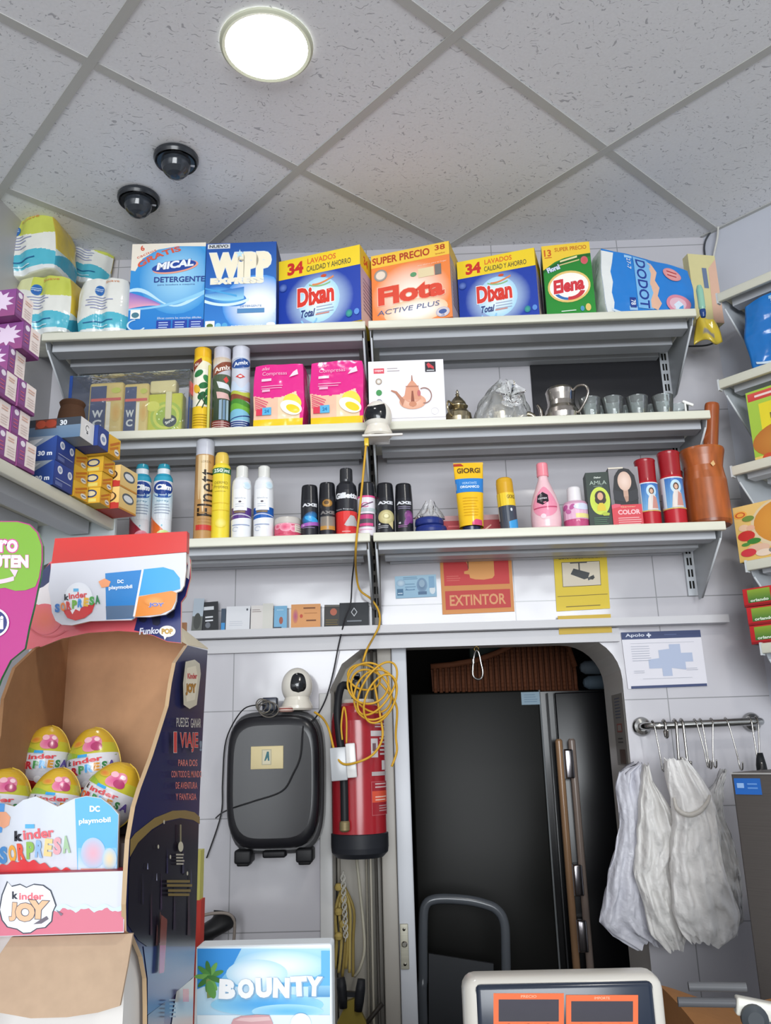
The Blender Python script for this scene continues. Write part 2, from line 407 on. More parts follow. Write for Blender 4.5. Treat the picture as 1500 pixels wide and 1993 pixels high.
# left wall behind the left shelf
ln = Vector((-LD.y, LD.x)); lw0 = LP + ln * .42
a, b = lw0 + LD * .42, lw0 - LD * 5.3
mb = MB(); mb.slab([(a.x, a.y, 0), (b.x, b.y, 0), (b.x, b.y, HC), (a.x, a.y, HC)], (ln.x * .1, ln.y * .1, 0), '#b4b2b4', 'paint'); structure(mb.build('wall_left'))
# storeroom behind the doorway
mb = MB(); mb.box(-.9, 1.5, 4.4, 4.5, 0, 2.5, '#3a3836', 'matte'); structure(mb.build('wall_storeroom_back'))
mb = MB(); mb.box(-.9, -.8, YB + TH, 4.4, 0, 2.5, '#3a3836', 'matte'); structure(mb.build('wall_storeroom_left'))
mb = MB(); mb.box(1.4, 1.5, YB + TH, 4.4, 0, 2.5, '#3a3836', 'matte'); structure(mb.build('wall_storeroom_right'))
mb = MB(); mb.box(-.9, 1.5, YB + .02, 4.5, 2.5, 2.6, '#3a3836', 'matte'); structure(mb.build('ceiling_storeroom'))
# narrow tiled ledge along the wall
ZL = CAMZ + .338
mb = MB(); mb.box(-1.0, .90, YB - .05, YB, ZL - .022, ZL, '#c3c2c5', 'paint'); mb.box(-1.0, .60, YB - .016, YB, ZL - .062, ZL - .024, '#c0bfc2', 'paint'); structure(mb.build('trim_1'))
# metal corner trim on the left side of the doorway
mb = MB(); mb.rbox(OL - .03, OL + .004, YB - .008, YB + .01, 0, OT - .14, .003, '#c9c8c6', 'paint'); structure(mb.build('trim_2'))
# aluminium frame and track in the doorway
mb = MB()
xa = at(741, 1600, 2.50).x; xb = at(770, 1600, 2.50).x; xc = at(801, 1600, 2.50).x
mb.rbox(xa, xb, 2.50, 2.56, 0, OT - .005, .004, '#a9a49c', 'paint'); mb.rbox(xb + .001, xc, 2.488, 2.575, 0, OT - .004, .004, '#c9ccd2', 'paint')
door = structure(mb.build('door_1'))
mb = MB(); p0 = at(787, 1842, 2.486)
mb.rbox(p0.x - .011, p0.x + .011, 2.483, 2.489, p0.z - .055, p0.z + .055, .002, '#b9b6a6', 'steel')
for dz in (-.042, .042): mb.lathe([(.004, 0), (.004, .002), (0, .003)], '#4c4a44', 'metal', 10, M=Matrix.Translation((p0.x, 2.483, p0.z + dz)) @ Matrix.Rotation(R_(90), 4, 'X'))
mb.lathe([(.008, 0), (.008, .003), (.005, .006), (0, .006)], '#d9d7cd', 'metal', 14, M=Matrix.Translation((p0.x, 2.483, p0.z + .006)) @ Matrix.Rotation(R_(90), 4, 'X'))
mb.build('latch_plate', door)
mb = MB()   # recessed side channel with vertical strips
mb.box(OL + .002, xa - .004, 2.62, 2.64, 0, OT - .01, '#b5b0a6', 'paint')
for f0, f1, dy, c in ((.0, .10, .03, '#a8a298'), (.60, .68, .03, '#bcb6a8'), (.72, .76, .05, '#d0cabb'), (.80, .98, .035, '#a5a098'), (.84, .87, .05, '#8f8a84')):
    w_ = xa - OL; mb.rbox(OL + .003 + w_ * f0, OL + w_ * f1 - .002, 2.62 - dy, 2.622, 0, OT - .012, .004, c, 'paint', 2)
structure(mb.build('trim_3'))
# counter that carries the things in front
mb = MB(); mb.box(-1.0, 1.5, .72, 1.62, 0, 1.06, '#a8a49c', 'paint'); mb.box(-1.02, 1.52, .70, 1.64, 1.06, 1.09, '#c8c6be', 'paint')
tag(mb.build('counter'), 'long shop counter under the display boxes and the scale', 'counter')

# ------------------------------------------------------------------ things on the ceiling
cx, cy = -.276, 1.597
t = thing('ceiling_downlight', 'round glowing recessed downlight in the ceiling', 'ceiling light', (cx, cy, HC))
mb = MB(); mb.lathe([(.094, -.010), (.101, -.012), (.106, -.008), (.107, -.0026), (.094, -.0026)], '#c9cbb5', 'paint', 48, cap=False); mb.build('trim_ring', t)
mb = MB(); mb.lathe([(.0, -.009), (.094, -.009)], '#ffffff', 'emit', 48, cap=False)
mb.build('diffuser', t)
for px, py, lab in ((343, 305, 'black dome security camera on the ceiling, closer to the round light'), (270, 383, 'black dome security camera on the ceiling, farther from the round light')):
    p = atz(px, py, HC)
    t = thing('dome_camera', lab, 'security camera', (p.x, p.y, HC), R_(20), 'dome cameras on the ceiling')
    mb = MB(); mb.lathe([(.046, -.012), (.056, -.020), (.060, -.012), (.060, -.003), (.03, -.003)], '#2b2e33', 'gloss', 36, cap=False); mb.lathe([(0, -.022), (.05, -.020)], '#24272b', 'gloss', 36, cap=False)
    mb.build('base', t)
    mb = MB(); mb.lathe([(.0, -.066), (.012, -.0645), (.024, -.058), (.034, -.046), (.039, -.032), (.040, -.019)], '#2f343b', 'film', 32); mb.build('dome', t)
    mb = MB(); mb.lathe([(.014, -.045), (.016, -.03), (.016, -.02)], '#0c0d0f', 'gloss', 16); mb.rbox(.030, .050, -.004, .004, -.021, -.0185, .001, '#c9ccd0', 'gloss'); mb.build('lens', t)

# ------------------------------------------------------------------ metal wall shelving
YF = 2.17
ST = [CAMZ + 1.164, CAMZ + .859, CAMZ + .549]        # shelf tops
XL, XC, XR = -1.005, -.083, .838
CREAM = '#d9d8c8'; GREY = '#c3c6cc'
def bracket(mb, x, side, z, yf, yb, h=.15):
    """folded steel bracket under one end of a shelf"""
    mb.slab([(x, yf + .012, z - .004), (x, yb - .012, z - .004), (x, yb - .012, z - h), (x, yb - .045, z - h), (x, yf + .03, z - .035)], (side * .0025, 0, 0), '#bcc1c6', 'paint')
    mb.tube([(x + side * .003, yf + .03, z - .036), (x + side * .003, yb - .045, z - h)], .003, '#c7cbcf', 'paint', 6)
def wall_shelf(x0, x1, z, lab):
    t = thing('wall_shelf', lab, 'shelf', ((x0 + x1) / 2, YF, z), 0, 'metal shelves on the back wall')
    c = (x0 + x1) / 2; w = (x1 - x0) / 2; D = YB - YF - .012
    mb = MB(); mb.rbox(-w, w, 0, .014, -.0235, 0, .0025, CREAM, 'paint', 2); mb.box(-w, w, .013, D, -.003, -.0005, CREAM, 'paint')
    mb.build('panel', t)
    mb = MB()
    for y0, hh, i in ((.05, .030, .012), (.15, .030, .026), (.245, .022, .038)):
        mb.slab([(-w + i, y0, -.004), (-w + i, y0, -.004 - hh), (-w + i, y0 + .012, -.004 - hh), (-w + i, y0 + .012, -.004)], (2 * w - 2 * i, 0, 0), GREY, 'paint')
        mb.box(-w + i, w - i, y0, y0 + .05, -.006 - hh, -.004 - hh, '#aeb1b6', 'paint')
    mb.build('stiffener', t)
    for s_, sd in ((-1, 1), (1, -1)):
        mb = MB(); bracket(mb, s_ * (w - .004), sd, -.003, 0, D, .16); mb.build('bracket', t)
    return t
names = ['top', 'middle', 'lowest']
for k, z in enumerate(ST):
    wall_shelf(XL, XC - .004, z, ['left bay of the top metal shelf, under the detergents and paper rolls', 'left bay of the middle metal shelf, under the spray cans and pink packs', 'left bay of the lowest metal shelf, above the row of cards'][k])
    wall_shelf(XC + .004, XR, z, ['right bay of the top metal shelf, under the orange and green detergents', 'right bay of the middle metal shelf, under the metal teapots and glasses', 'right bay of the lowest metal shelf, under the tube and the mortar'][k])
for x, z0, z1, c, lab in ((XC, CAMZ + .345, CAMZ + 1.36, '#5a5550', 'dark slotted shelf upright between the two shelf bays'), (XR - .016, CAMZ + .40, CAMZ + 1.25, '#bfc3c8', 'grey slotted shelf upright at the right end of the shelves'), (XL + .016, CAMZ + .40, CAMZ + 1.25, '#b2b6bb', 'grey slotted shelf upright at the left end of the shelves')):
    mb = MB(); mb.box(x - .013, x + .013, YB - .011, YB - .001, z0, z1, c, 'paint')
    k = z0 + .02
    while k < z1 - .03:
        mb.box(x - .007, x - .002, YB - .0118, YB - .0105, k, k + .022, '#1c1b1a', 'matte'); mb.box(x + .002, x + .007, YB - .0118, YB - .0105, k, k + .022, '#1c1b1a', 'matte'); k += .034
    tag(mb.build('shelf_upright'), lab, 'shelf upright', 'slotted uprights')
mb = MB(); q0, q1 = at(1030, 700, YB - .006), at(1312, 800, YB - .006)
mb.rbox(q0.x, q1.x, YB - .008, YB - .001, ST[1] - .02, q0.z + .02, .002, '#2b2b2e', 'gloss', 2); tag(mb.build('back_panel'), 'black panel on the wall behind the teapots and glasses', 'panel')

# right wall: five shelves seen end on
RZ = math.atan2(RD.y, RD.x)
rn = Vector((-math.cos(G), -math.sin(G)))
def right_shelf(px, py, top, lab, L=1.1, d=.25, bl=True):
    r = ray(px, py); k = (d + CORN.dot(rn)) / (r.x * rn.x + r.y * rn.y); p = ORG + r * k
    along = (Vector((p.x, p.y)) - CORN).dot(RD); z = p.z
    t = thing('wall_shelf', lab, 'shelf', (p.x, p.y, z), RZ, 'metal shelves on the right wall')
    mb = MB(); mb.rbox(0, L, 0, .014, -.026, 0, .0025, CREAM, 'paint', 2); mb.box(0, L, .013, d - .012, -.003, -.0005, CREAM, 'paint'); mb.build('panel', t)
    mb = MB()
    for y0, hh, i in ((.05, .026, .02), (.14, .026, .032)): mb.box(i, L - i, y0, y0 + .04, -.004 - hh, -.004, GREY, 'paint')
    mb.build('stiffener', t)
    mb = MB(); bracket(mb, .002, 1, -.003, 0, d - .012, .16); mb.box(-.002, .003, 0, .016, -.03, .002, '#c9cdcf', 'paint'); mb.build('bracket', t)
    return t, p, z
RS = []
for px, py, lab in ((1393, 572, 'top shelf on the right wall, closest to the ceiling'), (1396, 740, 'shelf on the right wall under the blue nappy pack'), (1421, 908, 'shelf on the right wall under the green and yellow box'),
                    (1449, 1092, 'shelf on the right wall under the box with a round pie'), (1478, 1252, 'lowest shelf on the right wall, under the red packs')):
    RS.append(right_shelf(px, py, True, lab))

# left wall shelf
zl = at(223, 1012, 2.05).z
LSZ = zl
RZL = math.atan2(LD.y, LD.x) - math.pi / 2
tL = thing('wall_shelf', 'metal shelf on the left wall crowded with purple and yellow boxes', 'shelf', (LP.x, LP.y, LSZ), RZL)
mb = MB(); mb.rbox(-.014, 0, -1.5, 0, -.028, 0, .0025, CREAM, 'paint', 2); mb.box(-.41, -.013, -1.5, -.002, -.003, -.0005, CREAM, 'paint'); mb.build('panel', tL)
mb = MB()
for x0, i in ((-.11, .02), (-.24, .034)): mb.box(x0, x0 + .05, -1.5, -i, -.036, -.004, GREY, 'paint')
mb.build('stiffener', tL)
mb = MB(); mb.slab([(-.012, -.004, -.002), (-.40, -.004, -.002), (-.40, -.004, -.17), (-.36, -.004, -.17), (-.03, -.004, -.05), (-.0, -.004, -.045)], (0, .0025, 0), '#b5bdc0', 'paint'); mb.box(-.012, .003, -.006, .003, -.048, .006, '#b5bdc0', 'paint'); mb.build('bracket', tL)
# ------------------------------------------------------------------ cartons and packs on the top shelf
def span(pxL, pxR, pyT, Yr, zb, theta):
    """real width, height and base centre of a box whose right front edge stands at depth Yr, turned by theta"""
    r = at(pxR, pyT, Yr); h = r.z - zb; a = R_(theta); c, s_ = math.cos(a), math.sin(a)
    pm = ray(pxL, pyT); k = pm.x / pm.y
    w = (r.x - k * Yr) / (c + k * s_)
    return w, h, r.x, Yr, c, s_
def carton(name, label, cat, pxL, pxR, pyT, Yr, zb, depth, theta, faces, art, group=None, m='card', h=None, top=None):
    w, hh, xr, yr, c, s_ = span(pxL, pxR, pyT, Yr, zb, theta); h = h or hh
    # centre of base: from right front corner go -w/2 along right vector (c,-s) and +depth/2 along inward (s,c)
    cx = xr - c * w / 2 + s_ * depth / 2; cy = yr + s_ * w / 2 + c * depth / 2
    mb = MB(); mb.box(-w / 2, w / 2, -depth / 2, depth / 2, 0, h, faces, m)
    if top: mb.box(-w / 2 + .001, w / 2 - .001, -depth / 2 + .001, depth * .02, h, h + .0006, top, m)
    A = Art(mb, flat((-w / 2, -depth / 2, 0), (w, 0, 0), (0, 0, h), (0, -1, 0)), w, h, m)
    A.right = Art(mb, flat((w / 2, -depth / 2, 0), (0, depth, 0), (0, 0, h), (1, 0, 0)), depth, h, m)
    A.left = Art(mb, flat((-w / 2, depth / 2, 0), (0, -depth, 0), (0, 0, h), (-1, 0, 0)), depth, h, m)
    A.w_, A.h_ = w, h
    art(A)
    o = mb.build(name, None, (cx, cy, zb), R_(-theta)); return tag(o, label, cat, group)
S1, S2, S3 = ST
D1 = YF + .025
sw = lambda a, f, p, c: (lambda u: c + a * math.sin(f * u + p))

def art_mical(A):
    A.rect(0, 0, 1, 1, '#1f78c8', '#3f9fe0'); A.disc(.62, .62, .5, .42, '#9fd6f2', '#3f97d8')
    A.poly([(0, 1), (0, .70), (.06, .69), (.15, .83), (.35, .93), (.62, .965), (1, .955), (1, 1)], '#efe6d6')
    A.band(lambda u: .27 + .03 * math.sin(5 * u), lambda u: .45 - .55 * u + .1 * math.sin(3 * u), '#e8a7bd', 0, .42, col2='#8b6cc0')
    A.band(sw(.09, 5.6, 1.2, .37), lambda u: .37 + .09 * math.sin(5.6 * u + 1.2) + .03 + .015 * math.sin(9 * u), '#bfe4f7')
    A.band(lambda u: .25 + .16 * u * u, lambda u: .27 + .19 * u * u, '#8fcdf0')
    A.text('6', .14, .95, .062, '#d9593c', bold=.03, rot=.3); A.text('cacitos', .2, .885, .03, '#d9593c', wu=.28, rot=.42)
    A.text('GRATIS', .36, .865, .062, '#dd5a3f', wu=.62, bold=.03, rot=.42, arc=.35)
    A.disc(.6, .725, .31, .068, '#f0a088', rot=.16); A.disc(.58, .735, .30, .062, '#24489f', rot=.14)
    A.text('MICAL', .60, .755, .085, '#f2f4f8', wu=.50, bold=.05, shear=.25, rot=.12, out='#2b4d9c')
    A.text('DETERGENTE', .66, .585, .062, '#263f8c', wu=.68, bold=.02); A.text('para lavadora a maquina', .62, .525, .02, '#3d5a9c', wu=.5)
    A.rect(.03, .155, .16, .255, '#f3f1ec'); A.disc(.095, .195, .05, .03, '#4a7a8c'); A.ring(.12, .085, .13, .065, .18, '#c9e2f4', 100, 330)
    A.text('Eficaz contra las manchas dificiles', .68, .155, .022, '#dfeaf6', wu=.58)
    for u in (.38, .595, .81): A.rect(u, .03, u + .19, .13, '#223f9e'); A.lines(u + .03, .10, u + .16, 3, .026, .01, '#b9c9ea')
mical = carton('detergent_box', 'tall light blue detergent box reading MICAL and GRATIS, leftmost of the cartons', 'detergent box', 258, 401, 472, D1 + .004, S1, .09, -1.5, {'x': '#2470bd', 't': '#efe6d6'}, art_mical)
def art_wipp(A):
    A.rect(0, 0, 1, 1, '#2f7fce', '#1c4fa2'); A.disc(.75, .28, .5, .34, '#ffffff', '#3f90dc'); A.disc(.3, .38, .3, .1, '#6fc0ea', '#2f78c8', rot=-.3)
    A.band(lambda u: .33 + .16 * (u - .35) ** 2 * 3, lambda u: .42 + .12 * u, '#9bd8f0', 0, .55, col2='#2d74c4')
    A.band(lambda u: .27 + .5 * (u - .3) ** 2, lambda u: .30 + .55 * (u - .3) ** 2, '#d5effa', .0, .62)
    A.band(lambda u: .47 - .22 * u, lambda u: .485 - .2 * u, '#4aa3dc', 0, .45)
    A.rect(.02, .935, .34, .99, '#d6d9dc'); A.text('NUEVO', .18, .963, .036, '#23262c', wu=.27, bold=.03)
    A.text('WiPP', .49, .735, .30, '#f3ead0', wu=.88, bold=.085, out='#dfe7ee', outw=.02)
    A.text('EXPRESS', .45, .555, .07, '#f1e9d2', wu=.74, bold=.06, out='#e2e6e4', outw=.05)
    s_ = [(.48 + math.cos(R_(90 + 36 * k)) * (.07 if k % 2 == 0 else .025), .865 + math.sin(R_(90 + 36 * k)) * (.055 if k % 2 == 0 else .02)) for k in range(10)]
    A.poly(s_, '#bfe4f4'); A.rect(.46, .185, .84, .235, '#4f86b8'); A.text('DETERGENTE', .65, .262, .022, '#4a7ab0', wu=.3)
    A.rect(.02, .02, .15, .105, '#f3f1ea'); A.disc(.085, .05, .045, .025, '#59702f'); A.disc(.2, .05, .04, .03, '#7cc2ea'); A.disc(.29, .05, .04, .03, '#51a5d8')
    A.text('SU FUERZA LIMPIA TODO', .6, .035, .024, '#e8f2fa', wu=.44, bold=.02); A.disc(.93, .05, .06, .02, '#ffffff')
carton('detergent_box', 'tall blue detergent box with big cream WiPP letters and NUEVO corner', 'detergent box', 402, 538, 470, D1 + .002, S1, .10, -.5, {'x': '#1d4c9c', 'r': '#1b3a78'}, art_wipp)
def art_dixan(A):
    A.rect(0, 0, 1, 1, '#1d3fa6'); A.disc(.5, .36, .42, .42, '#cfeaf9', '#1d3fa6', rings=8); A.disc(.5, .37, .25, .30, '#f4fbfe', '#a9d8f2', rings=5)
    A.rect(0, .735, 1, 1, '#f3d22b'); A.text('34', .21, .86, .17, '#cc2f26', wu=.2, bold=.05)
    A.text('LAVADOS', .535, .92, .075, '#e0672e', wu=.35, bold=.02); A.text('CALIDAD Y AHORRO', .62, .815, .075, '#4a4637', wu=.54, bold=.01)
    A.band(lambda u: .595 + .05 * math.sin(9 * u), lambda u: .615 + .05 * math.sin(9 * u), '#8cbf84', .38, .64); A.band(lambda u: .62 + .05 * math.sin(9 * u + .5), lambda u: .645 + .05 * math.sin(9 * u + .5), '#e58a55', .42, .68)
    A.disc(.56, .68, .035, .02, '#d2512e')
    A.text('Dixan', .46, .44, .26, '#dc3a2c', wu=.45, bold=.05, out='#f8fafc', outw=.03)
    A.text('Total', .36, .215, .10, '#2b3a78', wu=.17, bold=.03, shear=.2); A.lines(.47, .27, .68, 3, .04, .012, '#a8b6cc'); A.lines(.46, .17, .64, 1, .04, .014, '#dd8b7a'); A.ring(.38, .13, .10, .075, .2, '#8fc8ec', 180, 360)
    A.disc(.06, .62, .05, .055, '#6d87cc', '#27469e'); A.disc(.86, .11, .04, .05, '#43a58a', '#1d6f94'); A.disc(.95, .115, .03, .04, '#5b8ed6')
    A.right.rect(0, .72, 1, 1, '#eac628'); A.right.rect(0, 0, 1, .72, '#d9c3b8', '#b9a8c4'); A.right.text('34', .35, .86, .12, '#cc4a26', bold=.04); A.right.lines(.15, .58, .85, 9, .05, .018, '#8f7f94')
carton('detergent_box', 'blue and yellow Total detergent box reading 34 LAVADOS, left of the orange box', 'detergent box', 543, 700, 476, D1 - .032, S1, .13, 17, {'x': '#1d3fa6', 't': '#e9c82a', 'r': '#c9b6ae', 'b': '#e6c52a'}, art_dixan, 'yellow and blue detergent boxes')
def art_flota(A):
    A.rect(0, 0, 1, 1, '#f0853f'); A.disc(.5, .4, .50, .42, '#fff4e6', '#f0853f', rings=8); A.disc(.55, .16, .4, .16, '#ffffff', '#f9c79c', rings=5)
    A.rect(0, .825, 1, 1, '#f2c744'); A.text('SUPER PRECIO', .385, .913, .10, '#b23c1e', wu=.74, bold=.03); A.text('38', .885, .94, .07, '#b23c1e', wu=.13, bold=.02); A.text('lavados', .885, .86, .022, '#b23c1e', wu=.12)
    A.disc(.12, .71, .085, .08, '#c9bdae', '#8f8a86'); A.disc(.12, .71, .06, .055, '#e8d9c8'); A.text('mas ahorro para tu hogar', .78, .745, .022, '#fbe3cb', wu=.36)
    A.rect(.60, .58, .80, .70, '#e6d3a8'); A.rect(.81, .58, .89, .72, '#77706a'); A.disc(.54, .64, .04, .03, '#5d9a6a')
    A.text('Flota', .5, .42, .245, '#dd452c', wu=.84, bold=.05, out='#f6c9ae', outw=.02); A.text('ACTIVE PLUS', .46, .205, .062, '#57668f', wu=.78, shear=.2)
    A.disc(.885, .08, .085, .065, '#f3e6dc', '#b9b2c0'); A.disc(.885, .085, .05, .03, '#3f5a9a'); A.text('38', .885, .04, .03, '#3f5a9a')
    A.right.rect(0, 0, 1, .82, '#c7b7b2', '#a39aa2'); A.right.rect(0, .82, 1, 1, '#d8b547'); A.right.lines(.15, .7, .85, 11, .05, .016, '#7e7684')
carton('detergent_box', 'orange detergent box reading SUPER PRECIO 38 and Flota', 'detergent box', 721, 873, 469, D1 - .03, S1, .12, 16, {'x': '#e57a35', 't': '#edc24a', 'r': '#b3a6a6'}, art_flota)
carton('detergent_box', 'blue and yellow Total detergent box reading 34 LAVADOS, right of the orange box', 'detergent box', 887, 1039, 482, D1 - .02, S1, .13, 16, {'x': '#1d3fa6', 't': '#e9c82a', 'r': '#c9b6ae', 'b': '#e6c52a'}, art_dixan, 'yellow and blue detergent boxes')
def art_elena(A):
    A.rect(0, 0, 1, 1, '#1e8a2c', '#1f7f2b')
    A.poly([(0, 1), (0, .66), (.1, .70), (.25, .76), (.45, .805), (.7, .83), (1, .84), (1, 1)], '#efc93a'); A.band(lambda u: .62 + .17 * (1 - (1 - u) ** 2), lambda u: .66 + .17 * (1 - (1 - u) ** 2), '#155f20')
    A.text('13', .12, .895, .095, '#c9581d', wu=.15, bold=.03); A.text('SUPER PRECIO', .60, .93, .055, '#bf5a1e', wu=.66, bold=.01); A.rect(.05, .825, .2, .835, '#c9581d')
    A.text('Floral', .21, .67, .07, '#d5dcec', wu=.27, rot=.3, bold=.05, out='#5565a8', outw=.04); A.band(lambda u: .70 + .13 * u, lambda u: .72 + .14 * u, '#e3d9a6', .36, .72); A.band(lambda u: .66 + .12 * u, lambda u: .675 + .12 * u, '#d9c48c', .34, .76)
    A.disc(.86, .745, .075, .055, '#d24f55', '#c9636a'); A.disc(.5, .405, .44, .215, '#e6c372', rot=.1); A.disc(.5, .405, .40, .185, '#fbf6ec', rot=.1); A.ring(.5, .37, .33, .15, .22, '#2f6fae', 195, 262); A.ring(.5, .37, .33, .15, .3, '#c9323c', 262, 345)
    A.text('Elena', .5, .425, .19, '#d1313b', wu=.64, bold=.05, rot=.1, shear=.15, out='#fff', outw=.03)
    A.rect(.3, .07, .6, .082, '#d9eadb'); A.disc(.73, .09, .04, .035, '#4a95b8'); A.disc(.85, .1, .055, .05, '#dcc06a')
carton('detergent_box', 'green and yellow detergent box reading Elena and 13, rightmost of the cartons', 'detergent box', 1052, 1146, 470, D1 - .012, S1, .10, 7, {'x': '#1e7c2a', 't': '#e3bd34', 'l': '#2a5f3a'}, art_elena)
# clear plastic ring handle above the leftmost cartons
p = at(337, 478, D1 + .05)
mb = MB(); mb.tube([(p.x + math.cos(R_(a)) * .092, p.y, S1 + .226 + math.sin(R_(a)) * .028) for a in range(0, 181, 12)], .0018, '#c9cdd0', 'film', 8)
bpy.context.view_layer.update(); h_ = mb.build('carrying_handle', mical); h_.matrix_parent_inverse = mical.matrix_world.inverted(); h_['label'] = 'thin clear plastic carrying handle'

# soft packs: a rounded block whose faces puff out
def pack(name, label, cat, c, w, d, h, colf, art=None, rot=(0, 0, 0), puff=.012, r=.25, seed=0, wob=.004, m='film', n=44, group=None, rolls=None, lobes=0, taper=0):
    rnd = noise
    def shape(p):       # p in [-1,1]^3 on the cube
        x, y, z = p
        k = 6.0 if r < .2 else 4.0
        q = (abs(x) ** k + abs(y) ** k + abs(z) ** k) ** (1 / k)
        s_ = 1 / max(1e-6, q)
        X, Y, Z = x * (1 - r) + x * s_ * r, y * (1 - r) + y * s_ * r, z * (1 - r) + z * s_ * r
        V = Vector((X * w / 2, Y * d / 2, Z * h / 2))
        nn = rnd.noise(Vector((V.x * 18 + seed, V.y * 18, V.z * 18 + seed * 3)))
        b = puff * (1 - z * z) * (1 - x * x)
        V.y += (-1 if y < 0 else 1) * abs(y) ** 3 * (b + wob * nn)
        V.z += (1 if z > 0 else 0) * abs(z) ** 3 * (puff * .5 * (1 - x * x) + wob * nn)
        V.x += (1 if x > 0 else -1) * abs(x) ** 3 * (puff * .6 * (1 - z * z) + wob * nn)
        V.z = (V.z + h / 2) * (1 - taper * (x + 1) / 2) - h / 2
        if lobes:      # the round rolls inside show through the wrap
            V.y += (-1 if y < 0 else 1) * abs(y) ** 3 * (-.014 * abs(math.cos((X * .5 + .5) * math.pi * lobes)) ** 6 * .9)
        return V + Vector((0, 0, h / 2))
    mb = MB()
    fn = {'f': lambda u, v: (2 * u - 1, -1, 2 * v - 1), 'k': lambda u, v: (1 - 2 * u, 1, 2 * v - 1), 'r': lambda u, v: (1, 2 * u - 1, 2 * v - 1), 'l': lambda u, v: (-1, 1 - 2 * u, 2 * v - 1),
          't': lambda u, v: (2 * u - 1, 2 * v - 1, 1), 'b': lambda u, v: (2 * u - 1, 1 - 2 * v, -1)}
    for key, g in fn.items():
        N_ = n if key in 'frl' else 14
        vs = [shape(g(i / N_, j / N_)) for j in range(N_ + 1) for i in range(N_ + 1)]
        for j in range(N_):
            for i in range(N_):
                q = [j * (N_ + 1) + i, j * (N_ + 1) + i + 1, (j + 1) * (N_ + 1) + i + 1, (j + 1) * (N_ + 1) + i]
                mb.add([vs[x] for x in q], [(0, 1, 2, 3)], colf((i + .5) / N_, (j + .5) / N_, key), m, True)
    if art:
        def S(u, v, k=0):
            q = shape(fn['f'](u, v)); return q + Vector((0, -k - .0013, 0))
        A = Art(mb, S, w, h, m, curved=True); art(A)
        def SR(u, v, k=0):
            q = shape(fn['r'](u, v)); return q + Vector((k + .0006, 0, 0))
        def SL(u, v, k=0):
            q = shape(fn['l'](u, v)); return q + Vector((-k - .0006, 0, 0))
    # weld the face grids so that shading is smooth
    o = mb.build(name, None, c, rot=rot); bm = bmesh.new(); bm.from_mesh(o.data); bmesh.ops.remove_doubles(bm, verts=bm.verts, dist=.00005); bm.to_mesh(o.data); bm.free()
    return tag(o, label, cat, group)
def tp_col(yel):
    def f(u, v, k):
        if k in 'tb': return '#dfe0d2' if k == 'b' or not yel else '#cfd06a'
        if k == 'f' or k in 'lr':
            wv = .27 + .09 * math.sin(3.4 * u - .6)
            if v < .06 + .03 * math.sin(3 * u): return '#dfe3e2'
            if v < wv: return '#54b5c9' if k == 'f' else '#3f9fb9'
            if k == 'r' and yel: return '#d9bd45' if v > .35 else '#c9dcdc'
            if yel and v > .72 + .1 * math.cos(4 * u): return '#c8cf5b' if u > .35 else '#d8d9a4'
            return '#e4e4dd'
        return '#dedfd8'
    return f
def tp_art(A):
    A.disc(.44, .76, .085, .095, '#2c5aa6', '#3a74b8', rings=3); A.lines(.36, .78, .52, 2, .03, .012, '#bcd4ea')
    A.text('ECO', .44, .745, .022, '#d9e6f2'); A.text('Suave', .68, .93, .05, '#dc8a52', wu=.3, rot=.1)
    for k, (a, b) in enumerate(((.26, .62), (.2, .76), (.24, .7), (.2, .6), (.3, .66))): A.lines(a, .62 - .05 * k, b, 1, .03, .014, '#9a9fc4')
    A.band(lambda u: .165 + .07 * u, lambda u: .18 + .07 * u, '#1d5f94', .14, .74); A.lines(.35, .12, .7, 1, .03, .016, '#bfe0ea')
def tp(label, pxL, pxR, pyT, pyB, Y, d, rz, yel, seed, roll=0, h=None):
    a, b = at(pxL, (pyT + pyB) / 2, Y), at(pxR, (pyT + pyB) / 2, Y); z0, z1 = at((pxL + pxR) / 2, pyB, Y).z, at((pxL + pxR) / 2, pyT, Y).z
    w, h = (b - a).length, z1 - z0
    return pack('toilet_paper_pack', label, 'toilet paper', ((a.x + b.x) / 2, Y + d / 2, z0), w, d, h, tp_col(yel), tp_art, (0, R_(roll), R_(rz)), .010, .3, seed, .004, n=84, group='toilet paper packs', lobes=2)
tp('white and blue toilet paper pack beside the light blue detergent box', 150, 247, 540, 649, D1, .14, 0, False, 1)
tp('yellow and white toilet paper pack at the left end of the top shelf', 22, 140, 537, 649, D1 + .01, .16, -6, True, 2)
tp('tilted yellow and white toilet paper pack on top of the others', -18, 120, 420, 533, D1 + .005, .15, -8, True, 3, -7)
tp('orange ended toilet paper pack lying behind the tilted one', 98, 196, 448, 545, D1 + .18, .09, 22, True, 4, 8)

